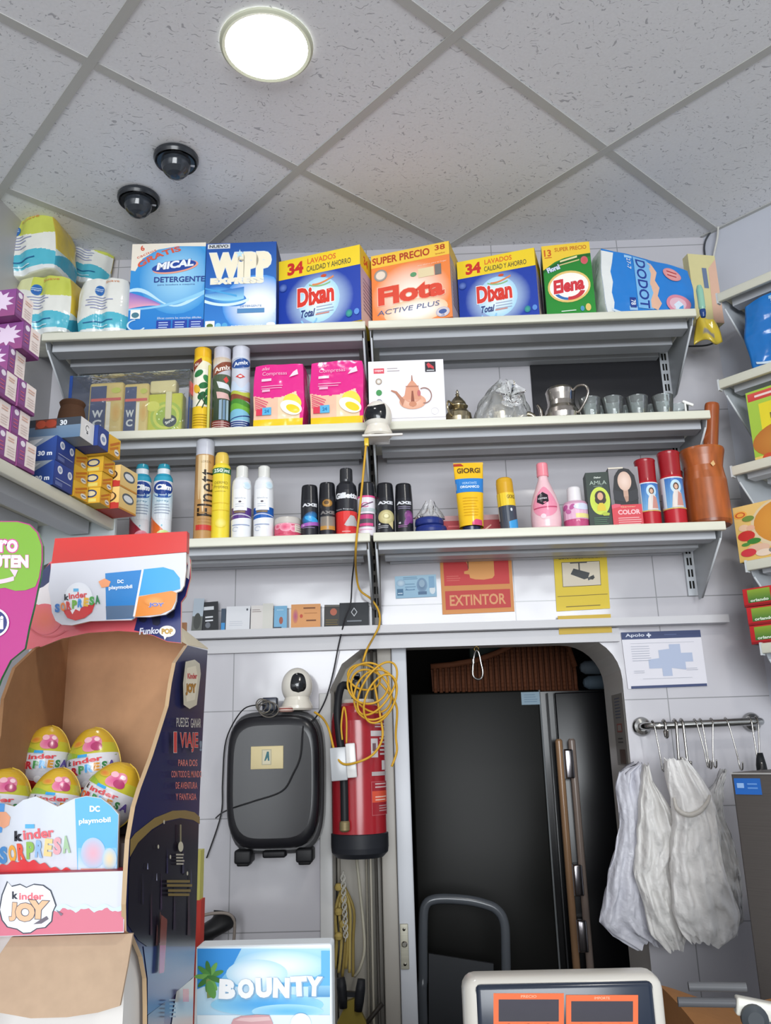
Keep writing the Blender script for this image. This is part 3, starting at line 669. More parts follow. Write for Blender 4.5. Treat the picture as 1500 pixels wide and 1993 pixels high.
# diaper packs
def diaper_col(u, v, k):
    if k == 'l': return '#e6e8e6' if u > .25 else '#cfd8e0'
    if k == 'r': return '#d8cf9e' if v > .3 else '#dfb79c'
    return '#2a7fd0' if k != 'b' else '#1d5aa8'
def diaper_art(num):
    def f(A):
        if num == '78 ': A.poly([(.0, .03), (.075, .05), (.10, .2), (.085, .35), (.11, .5), (.095, .65), (.12, .8), (.14, .97), (.0, .97)], '#e6e8e6')
        A.band(lambda u: .10, lambda u: .96, '#9fc9ea', .26, .345); A.poly([(.355, .14), (.52, .13), (.60, .22), (.57, .36), (.60, .5), (.56, .62), (.59, .75), (.55, .88), (.5, .955), (.355, .965)], '#7db8e6')
        A.poly([(.50, .16), (.57, .12), (.62, .24), (.58, .36), (.61, .5), (.57, .62), (.60, .76), (.55, .9), (.51, .9), (.535, .72), (.51, .55), (.535, .4), (.50, .28)], '#e6b79c')
        A.text('DODOT', .43, .53, .22 * A.w / A.h * .5, '#243f92', wu=.78 * A.h / A.w, bold=.02, rot=-math.pi / 2)
        A.rect(.27, .14, .335, .29, '#27408f'); A.text(num, .303, .215, .06, '#e6eef8', rot=-math.pi / 2, bold=.02); A.text('27-7', .30, .82, .05, '#e9f2fa', rot=-math.pi / 2, wu=.14)
        A.disc(.78, .80, .105, .115, '#e9a9a4', '#dd8f92'); A.lines(.72, .83, .84, 2, .07, .025, '#b8434c')
        A.disc(.81, .26, .14, .17, '#d98a9c'); A.disc(.80, .26, .095, .115, '#e3b8c4'); A.poly([(.77, .16), (.85, .16), (.87, .24), (.81, .32), (.75, .24)], '#d9e6f2')
        A.poly([(.80, .17), (.86, .18), (.86, .25), (.82, .21)], '#4f9fd6')
        A.band(lambda u: .02 + .1 * (1 - u * 4) ** 2, lambda u: .055 + .1 * (1 - u * 4) ** 2, '#cfe0ee', .06, .3)
    return f
a, b = at(1188, 560, D1 - .02), at(1350, 560, D1 + .10)
pack('diaper_pack', 'blue nappy pack lying at the right end of the top shelf, white end showing', 'nappy pack', ((at(1153, 560, YF + .05).x + at(1360, 560, YF + .05).x) / 2, YF + .098, S1), .272, .095, .225, diaper_col, diaper_art('78 '), (0, 0, R_(9)), .008, .2, 9, .004, n=64, group='blue nappy packs', taper=.27)
# cream pack behind the nappies, tube, yellow bag
p = at(1372, 560, D1 + .17)
carton('baby_wipes_pack', 'cream pack standing behind the nappies, printed with a small grey panel', 'pack', 1338, 1390, 498, D1 + .150, S1 + .040, .03, -12, {'x': '#d9cf98', 'r': '#dcb79c', 'b': '#cfc48e'}, lambda A: (A.rect(.45, .5, .62, .8, '#6b7c9a'), A.poly([(.62, .0), (1, 0), (1, .95), (.7, .8), (.66, .4)], '#e0b69e')), None, 'film')
p = at(1364, 585, YF - .002)
t = thing('tube', 'small green tube with a dark blue cap at the right end of the top shelf', 'tube', (p.x, p.y, S1 - .03), 0)
mb = MB(); mb.lathe([(.0065, .022), (.0095, .03), (.0095, .085), (.006, .098), (0, .101)], '#8fbfa8', 'gloss', 18); mb.build('body', t)
mb = MB(); mb.lathe([(0, -.002), (.006, 0), (.0085, .012), (.0085, .0225), (0, .0226)], '#1c3f7c', 'gloss', 18); mb.build('cap', t)
p = at(1372, 625, YF + .12)
mb = MB(); mb.grid(lambda u, v: Vector((p.x + (u - .5) * (.085 - .03 * v), p.y - .02 * math.cos((u - .5) * 3) + .006 * math.sin(9 * u + 4 * v), S1 - .052 + .075 * v + .008 * math.sin(7 * u))), 16, 10, lambda u, v: '#8f8a86' if (.3 < u < .7 and .2 < v < .5) else '#d5bb43', 'film')
o = mb.build('snack_bag'); md = o.modifiers.new('s', 'SOLIDIFY'); md.thickness = .006; tag(o, 'yellow plastic packet hanging below the right end of the top shelf', 'packet')
# ------------------------------------------------------------------ middle shelf
D2 = YF + .03
def cylgeo(pxL, pxR, pyT, Yc, zb):
    """radius, height, x of an upright round thing standing with its axis at depth Yc"""
    pm = pyT + 60; a, b = at(pxL, pm, Yc), at(pxR, pm, Yc); r = (b.x - a.x) / 2 * .985
    return r, at((pxL + pxR) / 2, pyT, Yc - r * .3).z - zb, (a.x + b.x) / 2
def can(name, label, cat, pxL, pxR, pyT, Yc, zb, bodyprof, capprof, art, group=None, capname='cap', m='gloss', capm='gloss', h=None, tilt=0, span_=170, yaw=None):
    """profiles are (r, z, colour) as fractions of the radius and height"""
    r, hh, x = cylgeo(pxL, pxR, pyT, Yc, zb); h = h or hh
    t = thing(name, label, cat, (x, Yc, zb), 0, group)
    if tilt: t.rotation_euler = (0, R_(tilt), 0)
    sc_ = lambda pr: [tuple([p[0] * r, p[1] * h] + list(p[2:])) for p in pr]
    mb = MB(); mb.lathe(sc_(bodyprof), m=m)
    bp = [(p[1] * h, p[0] * r) for p in bodyprof]
    def rf(z):
        for (z0, r0), (z1, r1) in zip(bp[:-1], bp[1:]):
            if z0 <= z <= z1 and z1 > z0: return r0 + (r1 - r0) * (z - z0) / (z1 - z0)
        return bp[-1][1]
    yw = math.degrees(math.atan2(x, Yc)) * -1 if yaw is None else yaw
    A = Art(mb, cyl(rf, 0, h, span_, yw), r * R_(span_), h, m, curved=True); A.r = r
    if art: art(A)
    mb.build('body', t)
    if capprof: mb = MB(); mb.lathe(sc_(capprof), m=capm); mb.build(capname, t)
    return t
BODY = lambda c, top=.86, sh=.90, n=.55: [(.0, 0, c), (.9, 0, c), (.98, .012, c), (1, .03, c), (1, top, c), (.93, sh - .015, c), (n, sh, c)]
# clear box with hanging fresheners and a cleaning sponge inside
a, b = at(133, 780, D2), at(372, 780, D2); zt = at(350, 722, D2).z
t = thing('clear_display_box', 'clear plastic box holding WC fresheners, blue edged, left on the middle shelf', 'plastic box', ((a.x + b.x) / 2, D2 + .06, S2), R_(-3))
w, h = b.x - a.x, zt - S2
mb = MB(); mb.box(-w / 2, w / 2, -.06, .06, .001, h, '#dfe6ea', 'clear'); mb.build('shell', t)
mb = MB(); mb.box(-w / 2 - .001, -w / 2 + .008, -.0615, .0615, h * .28, h + .001, '#22458c', 'gloss'); mb.box(-w / 2, w / 2, -.061, -.059, h - .004, h, '#9fc3d6', 'clear')
mb.box(w / 2 - .002, w / 2 + .001, -.06, .06, 0, h * .55, '#2a4a86', 'gloss'); mb.box(w / 2 - .002, w / 2 + .001, -.06, .06, h * .55, h, '#c9d2da', 'clear'); mb.box(w / 2 - .0015, w / 2 + .0013, -.055, .02, h * .62, h * .82, '#d8423f', 'gloss'); mb.build('printed_edge', t)
for k, (x0, x1, lab) in enumerate(((172, 240, 'left one of two navy and yellow WC freshener packs inside the clear box'), (240, 290, 'right one of two navy and yellow WC freshener packs, next to the yellow sponge'))):
    q, q1 = at(x0, 780, D2 + .035), at(x1, 780, D2 + .035); ww = q1.x - q.x; hh = h * .93 - k * .006
    mb = MB(); mb.rbox(-ww / 2, ww / 2, -.016, .016, 0, hh, .008, '#d9c173', 'card')
    A = Art(mb, flat((-ww / 2, -.0162, 0), (ww, 0, 0), (0, 0, hh), (0, -1, 0)), ww, hh)
    A.rect(.06, .05, .52, .93, '#33426f'); A.text('W', .29, .44, .13, '#d4d9da', wu=.32, bold=.04); A.text('C', .29, .27, .13, '#d4d9da', wu=.26, bold=.04); A.rect(.08, .66, .95, .71, '#d2594f'); A.rect(.54, .12, .66, .64, '#ece7d4')
    A.disc(.82, .45, .14, .17, '#d9a950', '#dcbf6e'); A.disc(.8, .84, .14, .05, '#c4c94e')
    tag(mb.build('freshener_pack', None, ((q.x + q1.x) / 2, D2 + .05, S2 + .003), R_(-3)), lab, 'air freshener', 'WC freshener packs')
q, q1 = at(288, 780, D2 + .03), at(356, 780, D2 + .03); ww = q1.x - q.x; hh = h * .9
t = thing('scrubber_pack', 'lime and yellow scrubber pack with a round green emblem inside the clear box', 'scrubber', ((q.x + q1.x) / 2, D2 + .05, S2 + .003), R_(-3))
mb = MB(); mb.rbox(-ww / 2, ww / 2, -.02, .02, 0, hh * .78, .006, '#c9cc2e', 'card'); A = Art(mb, flat((-ww / 2, -.0202, 0), (ww, 0, 0), (0, 0, hh * .78), (0, -1, 0)), ww, hh * .78)
for r_, c in ((.46, '#a8c23a'), (.38, '#cfd54c'), (.30, '#9db936')): A.disc(.55, .45, r_, r_ * ww / (hh * .78), c)
A.disc(.66, .34, .2, .14, '#2d3a44'); A.text('Scrub', .66, .34, .07, '#f0f2ea', wu=.28, bold=.04, rot=.5); A.rect(.4, .04, .75, .13, '#20232a'); A.text('12', .66, .16, .05, '#4c5a2c'); A.disc(.15, .7, .2, .12, '#d9db57')
mb.build('pack', t)
mb = MB(); mb.rbox(-ww * .46, ww * .3, -.022, .012, hh * .79, hh * 1.02, .006, '#d7cb94', 'foam'); mb.rbox(ww * .02, ww * .2, -.0235, -.018, hh * .3, hh * .8, .002, '#dcd6a8', 'foam'); mb.build('sponge', t)
# tall spray cans
def art_lemon(A):
    A.rect(.0, .30, 1, .76, '#efe9cf', '#f4f0e4'); A.band(lambda u: .74 - .02 * u, lambda u: .83 - .05 * abs(u - .5), '#e9e4c9'); A.poly([(.05, .80), (.45, .86), (.48, .82), (.12, .70)], '#8f3f2b'); A.text('Air', .26, .79, .035, '#e9d9c9', rot=.3, bold=.03)
    for (u, v, a_, c) in ((.35, .68, .6, '#2f7a44'), (.68, .62, 2.3, '#3c8a52'), (.55, .54, .4, '#2a6f3f'), (.3, .5, 2.0, '#e0b93c'), (.75, .48, 1.0, '#347d48'), (.5, .42, .9, '#1f5c35'), (.72, .36, 2.2, '#2f7a44')): A.disc(u, v, .19, .035, c, rot=a_)
    for (u0, v0, u1, v1) in ((.3, .3, .6, .46), (.35, .46, .62, .32), (.5, .28, .66, .42)): A.poly([(u0, v0), (u0 + .04, v0), (u1 + .04, v1), (u1, v1)], '#2c4a2c')
    A.lines(.2, .2, .8, 5, .03, .008, '#b08f1c')
def art_brown(A):
    A.rect(0, .78, 1, .86, '#d9d2c6', '#c9b49c'); A.poly([(0, .62), (0, .72), (.5, .80), (1, .84), (1, .76)], '#8a4a35'); A.text('Amix', .52, .735, .055, '#f0e6dc', wu=.7, rot=.3, shear=.2, bold=.03)
    A.rect(0, .12, 1, .66, '#2f4030', '#53604a'); A.poly([(.55, .60), (.66, .64), (.77, .60), (.66, .56)], '#d84a45'); A.poly([(.3, .58), (.75, .55), (.95, .48), (.4, .5)], '#dcdfe2')
    A.poly([(.3, .46), (.75, .44), (.85, .38), (.35, .38)], '#dcb4b0')
    for k in range(3): A.band(lambda u, k=k: .14 + 0 * u, lambda u, k=k: .37 - .04 * abs(u - .55 - .1 * k) * 10 * .2, ['#8fa6b8', '#6f8ba4', '#a8bccb'][k], .42 + .13 * k, .52 + .13 * k)
    A.rect(0, .0, 1, .13, '#7c3330'); A.lines(.15, .105, .9, 4, .025, .007, '#d9b9b0')
def art_blue(A):
    A.disc(.5, .78, .42, .055, '#2c4f93', rot=.16); A.ring(.5, .78, .47, .065, .08, '#8ba8cf', 20, 320); A.text('Amix', .5, .785, .045, '#e9eef6', wu=.58, rot=.22, shear=.2, bold=.03)
    A.poly([(.3, .625), (.48, .655), (.66, .625), (.48, .6)], '#cc3f3f'); A.disc(.48, .627, .07, .012, '#f0e0dc')
    A.band(.46, lambda u: .54 + .05 * math.sin(9 * u), '#c7d8ea', n=24); A.band(.40, lambda u: .455 + .015 * math.sin(8 * u), '#b9c04a'); A.band(.35, lambda u: .415 + .02 * math.sin(5 * u + 1), '#8a4b34')
    A.band(.20, lambda u: .35 + .02 * math.sin(5 * u), '#4b8c34'); A.band(.22, lambda u: .30 + .02 * math.sin(6 * u), '#6fae3c'); A.band(.12, lambda u: .22 + .03 * math.sin(4 * u), '#7fbcd4'); A.band(0, lambda u: .14 + .06 * u, '#263f7c'); A.lines(.15, .115, .85, 5, .024, .007, '#cdd7ea')
Yc = YF + .06
for pl, pr, c1, cc, art, lab in ((377, 412, '#ecc42c', '#eab622', art_lemon, 'tall yellow spray can with green leaves, leftmost of the three tall cans'), (415, 450, '#c9c6cd', '#c3c3cf', art_brown, 'tall spray can with brown and dark green print, middle of the three tall cans'), (451, 487, '#cfd3de', '#cdd0dc', art_blue, 'tall grey spray can with a blue oval label, rightmost of the three tall cans')):
    can('spray_can', lab, 'spray can', pl, pr, 652, Yc, S2, [(0, 0, c1), (.94, 0, c1), (1, .012, c1), (1, .86, c1), (.97, .875, c1), (.94, .885, c1)],
        [(.95, .872, cc), (.95, .99, cc), (.86, 1, cc), (.78, .985, cc), (0, .985, cc)], art, 'tall spray cans', h=.263)
p = at(408, 760, YF + .03)
mb = MB(); mb.rbox(p.x - .003, p.x + .004, YF + .016, YF + .024, S2, S2 + .195, .002, '#c9c257', 'card', 2); tag(mb.build('slim_pack'), 'slim yellow green stick standing between the yellow and brown spray cans', 'stick')
# pink compress packs
def comp_col(u, v, k):
    if k in 'tlr': return '#e3318f'
    if k == 'b': return '#e9e2da'
    if v < .04 + .02 * math.sin(6 * u): return '#e6dfd2'
    if v < .17: return '#efc91f'
    cv = .55 - .09 * math.sin(u * 3.3) + .08 * (u - .2) - (0 if u < .85 else (u - .85) * 2.6)
    if v > cv: return '#e32d8c'
    if u > .93: return '#e32d8c'
    return '#f0c4a8' if u < .5 else '#f3d7b4'
def comp_art(A):
    for k in range(11): A.poly([(.03 + .0 * k, .5 - .03 * k), (.03, .515 - .03 * k), (.30 - .02 * (k % 3), .40 - .03 * k + .02), (.30 - .02 * (k % 3), .385 - .03 * k + .02)] if .38 - .03 * k > .17 else [(.03, .3), (.03, .305), (.04, .3)], '#e8637f')
    A.text('Compresas', .42, .845, .075, '#f5b9d6', wu=.5); A.text('alas', .24, .935, .05, '#f7c4dd', wu=.15, shear=.3); A.rect(.16, .735, .36, .775, '#f6cfe2'); A.lines(.16, .65, .62, 2, .035, .012, '#f3a7cb'); A.rect(.18, .57, .34, .605, '#f3b4d2')
    A.disc(.78, .39, .17, .14, '#f6dd55', rot=.4); A.disc(.76, .32, .22, .10, '#fff7e6', rot=-.45); A.disc(.80, .30, .14, .055, '#f2d32f', rot=-.45)
    A.rect(.06, .225, .19, .32, '#dd3f58'); A.rect(.19, .225, .37, .335, '#5db4e0'); A.text('24', .28, .28, .05, '#2c7ab0', bold=.04)
    A.poly([(.80, .86), (.88, .9), (.9, .82), (.72, .78)], '#f7d9e8')
for pl, pr, pt, sd, lab in ((491, 594, 704, 3, 'pink and yellow sanitary towel pack beside the grey spray can'), (602, 711, 698, 8, 'pink and yellow sanitary towel pack beside the white teapot box')):
    q, q1 = at(pl, 780, D2), at(pr, 780, D2); w = q1.x - q.x; h = at(pr, pt, D2).z - S2
    pack('sanitary_pack', lab, 'sanitary pack', ((q.x + q1.x) / 2, D2 + .06, S2), w - .008, .10, h, comp_col, comp_art, (0, R_(.5), R_(-4)), .005, .16, sd, .003, n=72, group='pink sanitary packs')
# teapot carton
def art_teapot(A):
    A.rect(0, 0, 1, 1, '#eceaee'); A.rect(0, 0, 1, .075, '#e4e2e4'); A.rect(0, .073, 1, .079, '#9a8f98')
    A.rect(.07, .80, .21, .885, '#d8505f'); A.text('coppe', .14, .842, .035, '#f6dfe2', wu=.11, bold=.03); A.lines(.25, .87, .42, 2, .04, .012, '#b0a5a8')
    A.rect(.755, .80, .895, .965, '#2a262e'); A.poly([(.775, .92), (.80, .95), (.87, .88), (.87, .84), (.82, .87), (.80, .86)], '#cc3b45'); A.rect(.775, .815, .875, .83, '#cfcfd2')
    for v, c in ((.67, '#b09a82'), (.49, '#4c9a5c'), (.34, '#77728a')): A.disc(.135, v, .04, .048, '#e9e6e2', c, rings=3)
    A.ring(.135, .67, .042, .05, .2, '#93836f'); A.disc(.135, .49, .035, .045, '#3f9150'); A.ring(.86, .17, .05, .055, .1, '#cfc9cb')
    for dv, ru, rv, c in ((.33, .175, .12, '#dca184'), (.41, .11, .1, '#d6957a'), (.52, .085, .07, '#cd8a6f')): A.disc(.575, dv, ru, rv, mix(c, '#f2d2bd', .55), c)
    A.poly([(.46, .36), (.49, .55), (.53, .62), (.575, .68), (.62, .62), (.66, .55), (.69, .36)], '#d9997c'); A.poly([(.565, .66), (.57, .75), (.58, .75), (.585, .66)], '#a86b52')
    A.poly([(.44, .26), (.40, .38), (.35, .47), (.29, .51), (.30, .525), (.37, .50), (.43, .41), (.47, .36)], '#b97d64'); A.poly([(.55, .3), (.565, .5), (.585, .5), (.60, .3), (.575, .24)], '#8f4f3b'); A.disc(.575, .29, .05, .04, '#c98868')
    A.ring(.73, .42, .10, .13, .13, '#9a7268', -100, 120); A.band(lambda u: .565, lambda u: .58, '#b77a63', .49, .66); A.disc(.66, .46, .022, .05, '#c46a6a')
carton('teapot_box', 'white carton with a picture of a copper teapot, middle of the middle shelf', 'box', 716, 862, 699, YF + .018, S2, .10, 0, {'x': '#e8e6ea', 'r': '#cfccd2'}, art_teapot)
# small engraved teapot
def teapot_body(mb, s=1, m='metal', col='#b5a98c', tw=None):
    mb.lathe([(0, 0), (.028 * s, 0), (.034 * s, .004 * s), (.037 * s, .018 * s), (.036 * s, .032 * s), (.027 * s, .044 * s), (.022 * s, .050 * s), (.027 * s, .054 * s), (.028 * s, .057 * s), (.024 * s, .060 * s)], col, m, 32, twist=tw)
q = at(891, 790, YF + .055)
t = thing('teapot', 'small engraved silver teapot with a pointed lid beside the white carton', 'teapot', (q.x, YF + .055, S2), R_(235))
mb = MB(); teapot_body(mb, 1, tw=lambda a, z: 1 + .018 * math.sin(9 * a + z * 160)); mb.build('body', t)
mb = MB(); mb.lathe([(.025, .060), (.022, .068), (.015, .078), (.008, .086), (.004, .090), (.006, .094), (.003, .098), (.004, .102), (0, .110)], '#b5a98c', 'metal', 24); mb.build('lid', t)
mb = MB(); mb.tube([(-.032, 0, .022), (-.048, 0, .030), (-.052, 0, .046), (-.064, 0, .058)], [.008, .006, .0045, .0035], '#ad9f80', 'metal', 10, smoothpts=5); mb.build('spout', t)
mb = MB(); mb.tube([(.026, 0, .054), (.05, 0, .058), (.056, 0, .04), (.045, 0, .022), (.035, 0, .018)], .003, '#ad9f80', 'metal', 8, smoothpts=5); mb.build('handle', t)
# bagged teapot
q = at(972, 770, YF + .07)
t = thing('teapot', 'silver teapot wrapped in a knotted clear plastic bag', 'teapot', (q.x, YF + .07, S2), 0)
mb = MB(); teapot_body(mb, 1.45, tw=lambda a, z: 1 + .02 * math.sin(11 * a)); mb.lathe([(.036, .087), (.03, .097), (.014, .108), (.006, .118), (.008, .124), (0, .132)], '#b9b09a', 'metal', 24); mb.build('body', t)
mb = MB(); mb.tube([(.05, -.01, .02), (.075, -.012, .028), (.092, -.012, .018), (.10, -.012, .008)], [.012, .009, .006, .005], '#b9b09a', 'metal', 10, smoothpts=5); mb.build('spout', t)
t2 = thing('plastic_bag', 'crumpled clear plastic bag around the middle teapot', 'plastic bag', (q.x, YF + .07, S2), 0)
def bagf(u, v):
    a = 2 * math.pi * u; z = v
    r = .078 * (1 - z ** 2.2 * .82) * (1 + .07 * math.sin(7 * a + 5 * z) + .05 * math.sin(13 * a - 9 * z)); r = max(r, .006)
    lean = .012 * z
    return Vector((math.cos(a) * r + lean, math.sin(a) * r * .8, .001 + .135 * z + .004 * math.sin(5 * a)))
mb = MB(); mb.grid(bagf, 56, 24, '#d7dadb', 'haze', cyc=True); mb.build('film', t2)
mb = MB(); mb.grid(lambda u, v: Vector((.022 + math.cos(2 * math.pi * u) * (.004 + .030 * v) * (1 + .3 * math.sin(5 * 2 * math.pi * u)), -.066 - .010 * v + .006 * math.sin(6 * math.pi * u), .065 + math.sin(2 * math.pi * u) * (.004 + .034 * v))), 40, 6, '#e3e5e5', 'haze', cyc=True)
mb.tube([(.022, -.064, .065), (.05, -.05, .085), (.065, -.02, .07), (.07, 0, .02)], .004, '#dfe1e0', 'haze', 8, smoothpts=5); mb.build('knot', t2)
# polished pot
q = at(1092, 790, YF + .06)
t = thing('teapot', 'polished silver pot without a lid beside the drinking glasses', 'teapot', (q.x, YF + .06, S2), R_(-38))
mb = MB(); mb.lathe([(0, .001), (.038, 0), (.046, .006), (.049, .020), (.046, .034), (.039, .046), (.037, .06), (.039, .080), (.041, .092), (.036, .100), (.030, .102), (.028, .098), (.034, .09), (.032, .05), (0, .05)], '#c7c0b8', 'metal', 14, twist=lambda a, z: 1 + .012 * math.cos(14 * a)); mb.build('body', t)
mb = MB(); mb.tube([(.038, 0, .085), (.056, 0, .095), (.078, 0, .088), (.084, 0, .068), (.07, 0, .04), (.048, 0, .016)], .0038, '#a9a39c', 'metal', 8, smoothpts=6); mb.build('handle', t)
mb = MB(); mb.tube([(-.042, 0, .02), (-.06, 0, .03), (-.064, 0, .055), (-.074, 0, .075)], [.010, .008, .006, .004], '#b5ada4', 'metal', 10, smoothpts=5); mb.build('spout', t)
# drinking glasses
gl = [(1148, 0), (1192, 0), (1240, 0), (1290, 0), (1168, 1), (1216, 1), (1265, 1), (1318, 1)]
gproto = None
wh = ['first drinking glass from the polished pot, front row', 'second drinking glass from the polished pot, front row', 'third drinking glass from the polished pot, front row', 'last drinking glass of the front row, near the shelf end',
      'first drinking glass from the polished pot, back row', 'second drinking glass from the polished pot, back row', 'third drinking glass from the polished pot, back row', 'last drinking glass of the back row, near the shelf end']
for (px, row), lab in zip(gl, wh):
    Y = YF + .045 + .075 * row; q = at(px, 790, Y)
    if gproto is None:
        mb = MB(); mb.lathe([(0, .004), (.021, .004), (.0215, 0), (.022, .002), (.026, .022), (.030, .058), (.0305, .060), (.029, .059), (.0245, .022), (.020, .008), (0, .008)], '#eef3f2', 'glass', 28, twist=lambda a, z: 1 + .012 * math.cos(10 * a) if z < .04 else 1)
        gproto = mb.build('drinking_glass'); o = gproto
    else: o = gproto.copy(); COL.objects.link(o)
    o.location = (q.x, Y, S2); tag(o, lab, 'drinking glass', 'row of drinking glasses')
q = at(1337, 776, YF + .04)
mb = MB(); mb.rbox(-.016, .016, -.004, .004, -.004, .004, .003, '#f4f4f0', 'gloss', 3, M=Matrix.Rotation(R_(25), 4, 'Y')); mb.lathe([(0, 0), (.003, 0), (.003, -.037), (0, -.037)], '#e6e6e2', 'gloss', 10, c=(-.008, 0, 0)); tag(mb.build('spoon', None, (q.x, YF + .04, S2 + .037)), 'small white spoon shaped thing standing at the right end of the glasses', 'spoon')

# ------------------------------------------------------------------ lowest shelf
Y3 = YF + .05
def art_clim(fc, hot):
    def f(A):
        A.rect(0, .60, 1, .84, '#c9e3ee', '#2f9fc0'); A.rect(0, .28, 1, .60, '#e6e9ee', '#c9e3ee'); A.disc(.5, .665, .38, .085, '#20418f'); A.ring(.5, .60, .34, .06, .5, '#2d5aa6', 190, 350)
        A.text('Clim', .52, .675, .07, '#f4f8fb', wu=.56, bold=.06, shear=.2); A.text('spray', .5, .50, .022, '#3f86a8', wu=.42); A.lines(.22, .455, .78, 4, .035, .008, '#8b97ae')
        A.band(0, lambda u: max(0, .34 - .35 * u), fc); A.disc(.58, .07, .26, .075, hot, mix(hot, '#ffffff', .3)); A.disc(.3, .05, .14, .05, '#d7b84a')
        A.disc(.5, .2, .02, .01, '#6fc0d4')
    return f
for pl, pr, fc, hot, lab in ((256, 294, '#9c2a3c', '#d94a72', 'white and blue cleaner spray with pink fruit, left of the pair'), (298, 336, '#dd6a2e', '#b9cf4a', 'white and blue cleaner spray with an orange wave, right of the pair')):
    can('cleaner_spray', lab, 'cleaner spray', pl, pr, 902, Y3, S3, [(0, 0, '#e4e7ec'), (.95, 0), (1, .02), (1, .70), (.99, .76, '#36a2bf'), (.93, .815, '#2f97b6'), (.72, .855, '#dfe4e8'), (.66, .86), (.64, .93)],
        [(.66, .925, '#2a8fa6'), (.64, .95), (.56, .985), (.3, 1), (0, 1)], art_clim(fc, hot), 'twin cleaner sprays')
def art_elnett(A):
    A.rect(.25, 0, .62, .83, '#d9bd90'); A.rect(.4, 0, .5, .83, '#e9d6b2'); A.text('LOREAL', .55, .765, .022, '#8a6b3f', wu=.36); A.text('Elnett', .58, .46, .17, '#2a2018', wu=.46 * A.h / A.w, rot=math.pi / 2, bold=.0)
    A.rect(.22, .095, .98, .145, '#c23a34'); A.lines(.3, .2, .9, 2, .03, .008, '#b0854e'); A.rect(.24, .26, .95, .267, '#a87c42')
can('hair_spray', 'tall gold hair spray can with dark upright lettering and a grey cap', 'hair spray', 380, 417, 857, Y3 - .005, S3, [(0, 0, '#b58a55'), (.96, 0), (1, .012), (1, .84)], [(.97, .835, '#c4c6d0'), (.97, .985), (.9, 1), (.0, 1)], art_elnett)
def art_yell(A):
    A.rect(0, .735, 1, .80, '#2b7040'); A.text('250 ml', .5, .768, .042, '#eaf4ea', wu=.62, bold=.03); A.text('DERMO', .48, .63, .03, '#8c7a2a', wu=.5); A.text('Protect', .48, .585, .035, '#8c7a2a', wu=.55); A.lines(.25, .53, .75, 1, .03, .006, '#b39d30')
    A.lines(.12, .40, .9, 1, .03, .006, '#d9b626'); A.lines(.12, .32, .9, 1, .03, .006, '#d9b626'); A.disc(.5, .18, .2, .05, '#efe07c', '#e8d24a')
can('deodorant_can', 'yellow deodorant can with a green 250 ml band', 'deodorant', 413, 449, 880, Y3 - .005, S3, [(0, 0, '#ead33c'), (.95, 0), (1, .015), (1, .80), (.93, .835), (.74, .86)], [(.74, .86, '#e3c257'), (.76, .88), (.74, .955), (.6, .99), (.3, 1), (0, 1)], art_yell)
def art_white(c):
    def f(A):
        A.rect(0, .255, 1, .41, c, mix(c, '#000000', .15)); A.band(lambda u: .29 + .02 * math.sin(4 * u), lambda u: .305 + .02 * math.sin(4 * u), mix(c, '#ffffff', .55)); A.band(.0, lambda u: .25 + .03 * u, '#e9ebee')
        A.rect(.2, .37, .68, .66, '#eeeff0'); A.text('Nivelina', .44, .535, .022, '#8c93a6', wu=.36); A.disc(.44, .485, .05, .012, '#4d4450'); A.lines(.28, .45, .62, 2, .03, .006, '#b7bcc8'); A.rect(.24, .335, .62, .365, '#7d6a52'); A.disc(.68, .71, .14, .05, '#c3dcea', '#d9e9f0')
        A.lines(.15, .17, .8, 1, .03, .012, '#8f9dc0'); A.ring(.3, .12, .12, .03, .2, '#a8b2cc', 30, 300)
    return f
for pl, pr, c, lab in ((451, 490, '#5c3d86', 'white spray bottle with a purple band beside the yellow can'), (494, 533, '#1f5fb4', 'white spray bottle with a blue band beside the pink jar')):
    can('spray_bottle', lab, 'spray bottle', pl, pr, 907, Y3 - .01, S3, [(0, 0, '#e6e7ea'), (.95, 0), (1, .02), (1, .72), (.92, .79), (.72, .83), (.58, .84)], [(.60, .838, '#d9d9d4'), (.62, .85), (.60, .985), (.5, 1), (0, 1)], art_white(c), 'white spray bottles')
def art_jar(A):
    A.disc(.45, .48, .16, .22, '#d8416f', '#efaabb'); A.disc(.66, .4, .10, .16, '#e06a90', '#f1b9c6'); A.disc(.22, .52, .1, .14, '#cf3b63', '#efaabb'); A.rect(0, 0, 1, .2, '#c94663'); A.rect(.68, .25, .98, .62, '#dfd3c3'); A.lines(.72, .55, .95, 3, .11, .035, '#a49a90')
can('cream_jar', 'low pink cream jar with a grey lid', 'cream jar', 533, 586, 1001, Y3, S3, [(0, 0, '#d0536f'), (.93, 0), (1, .06), (1, .62, '#e9a5b7'), (.95, .70)], [(.98, .68, '#c3bdb6'), (1, .72), (1, .93), (.95, 1), (0, 1)], art_jar, capname='lid', h=.056)
K = '#24252b'
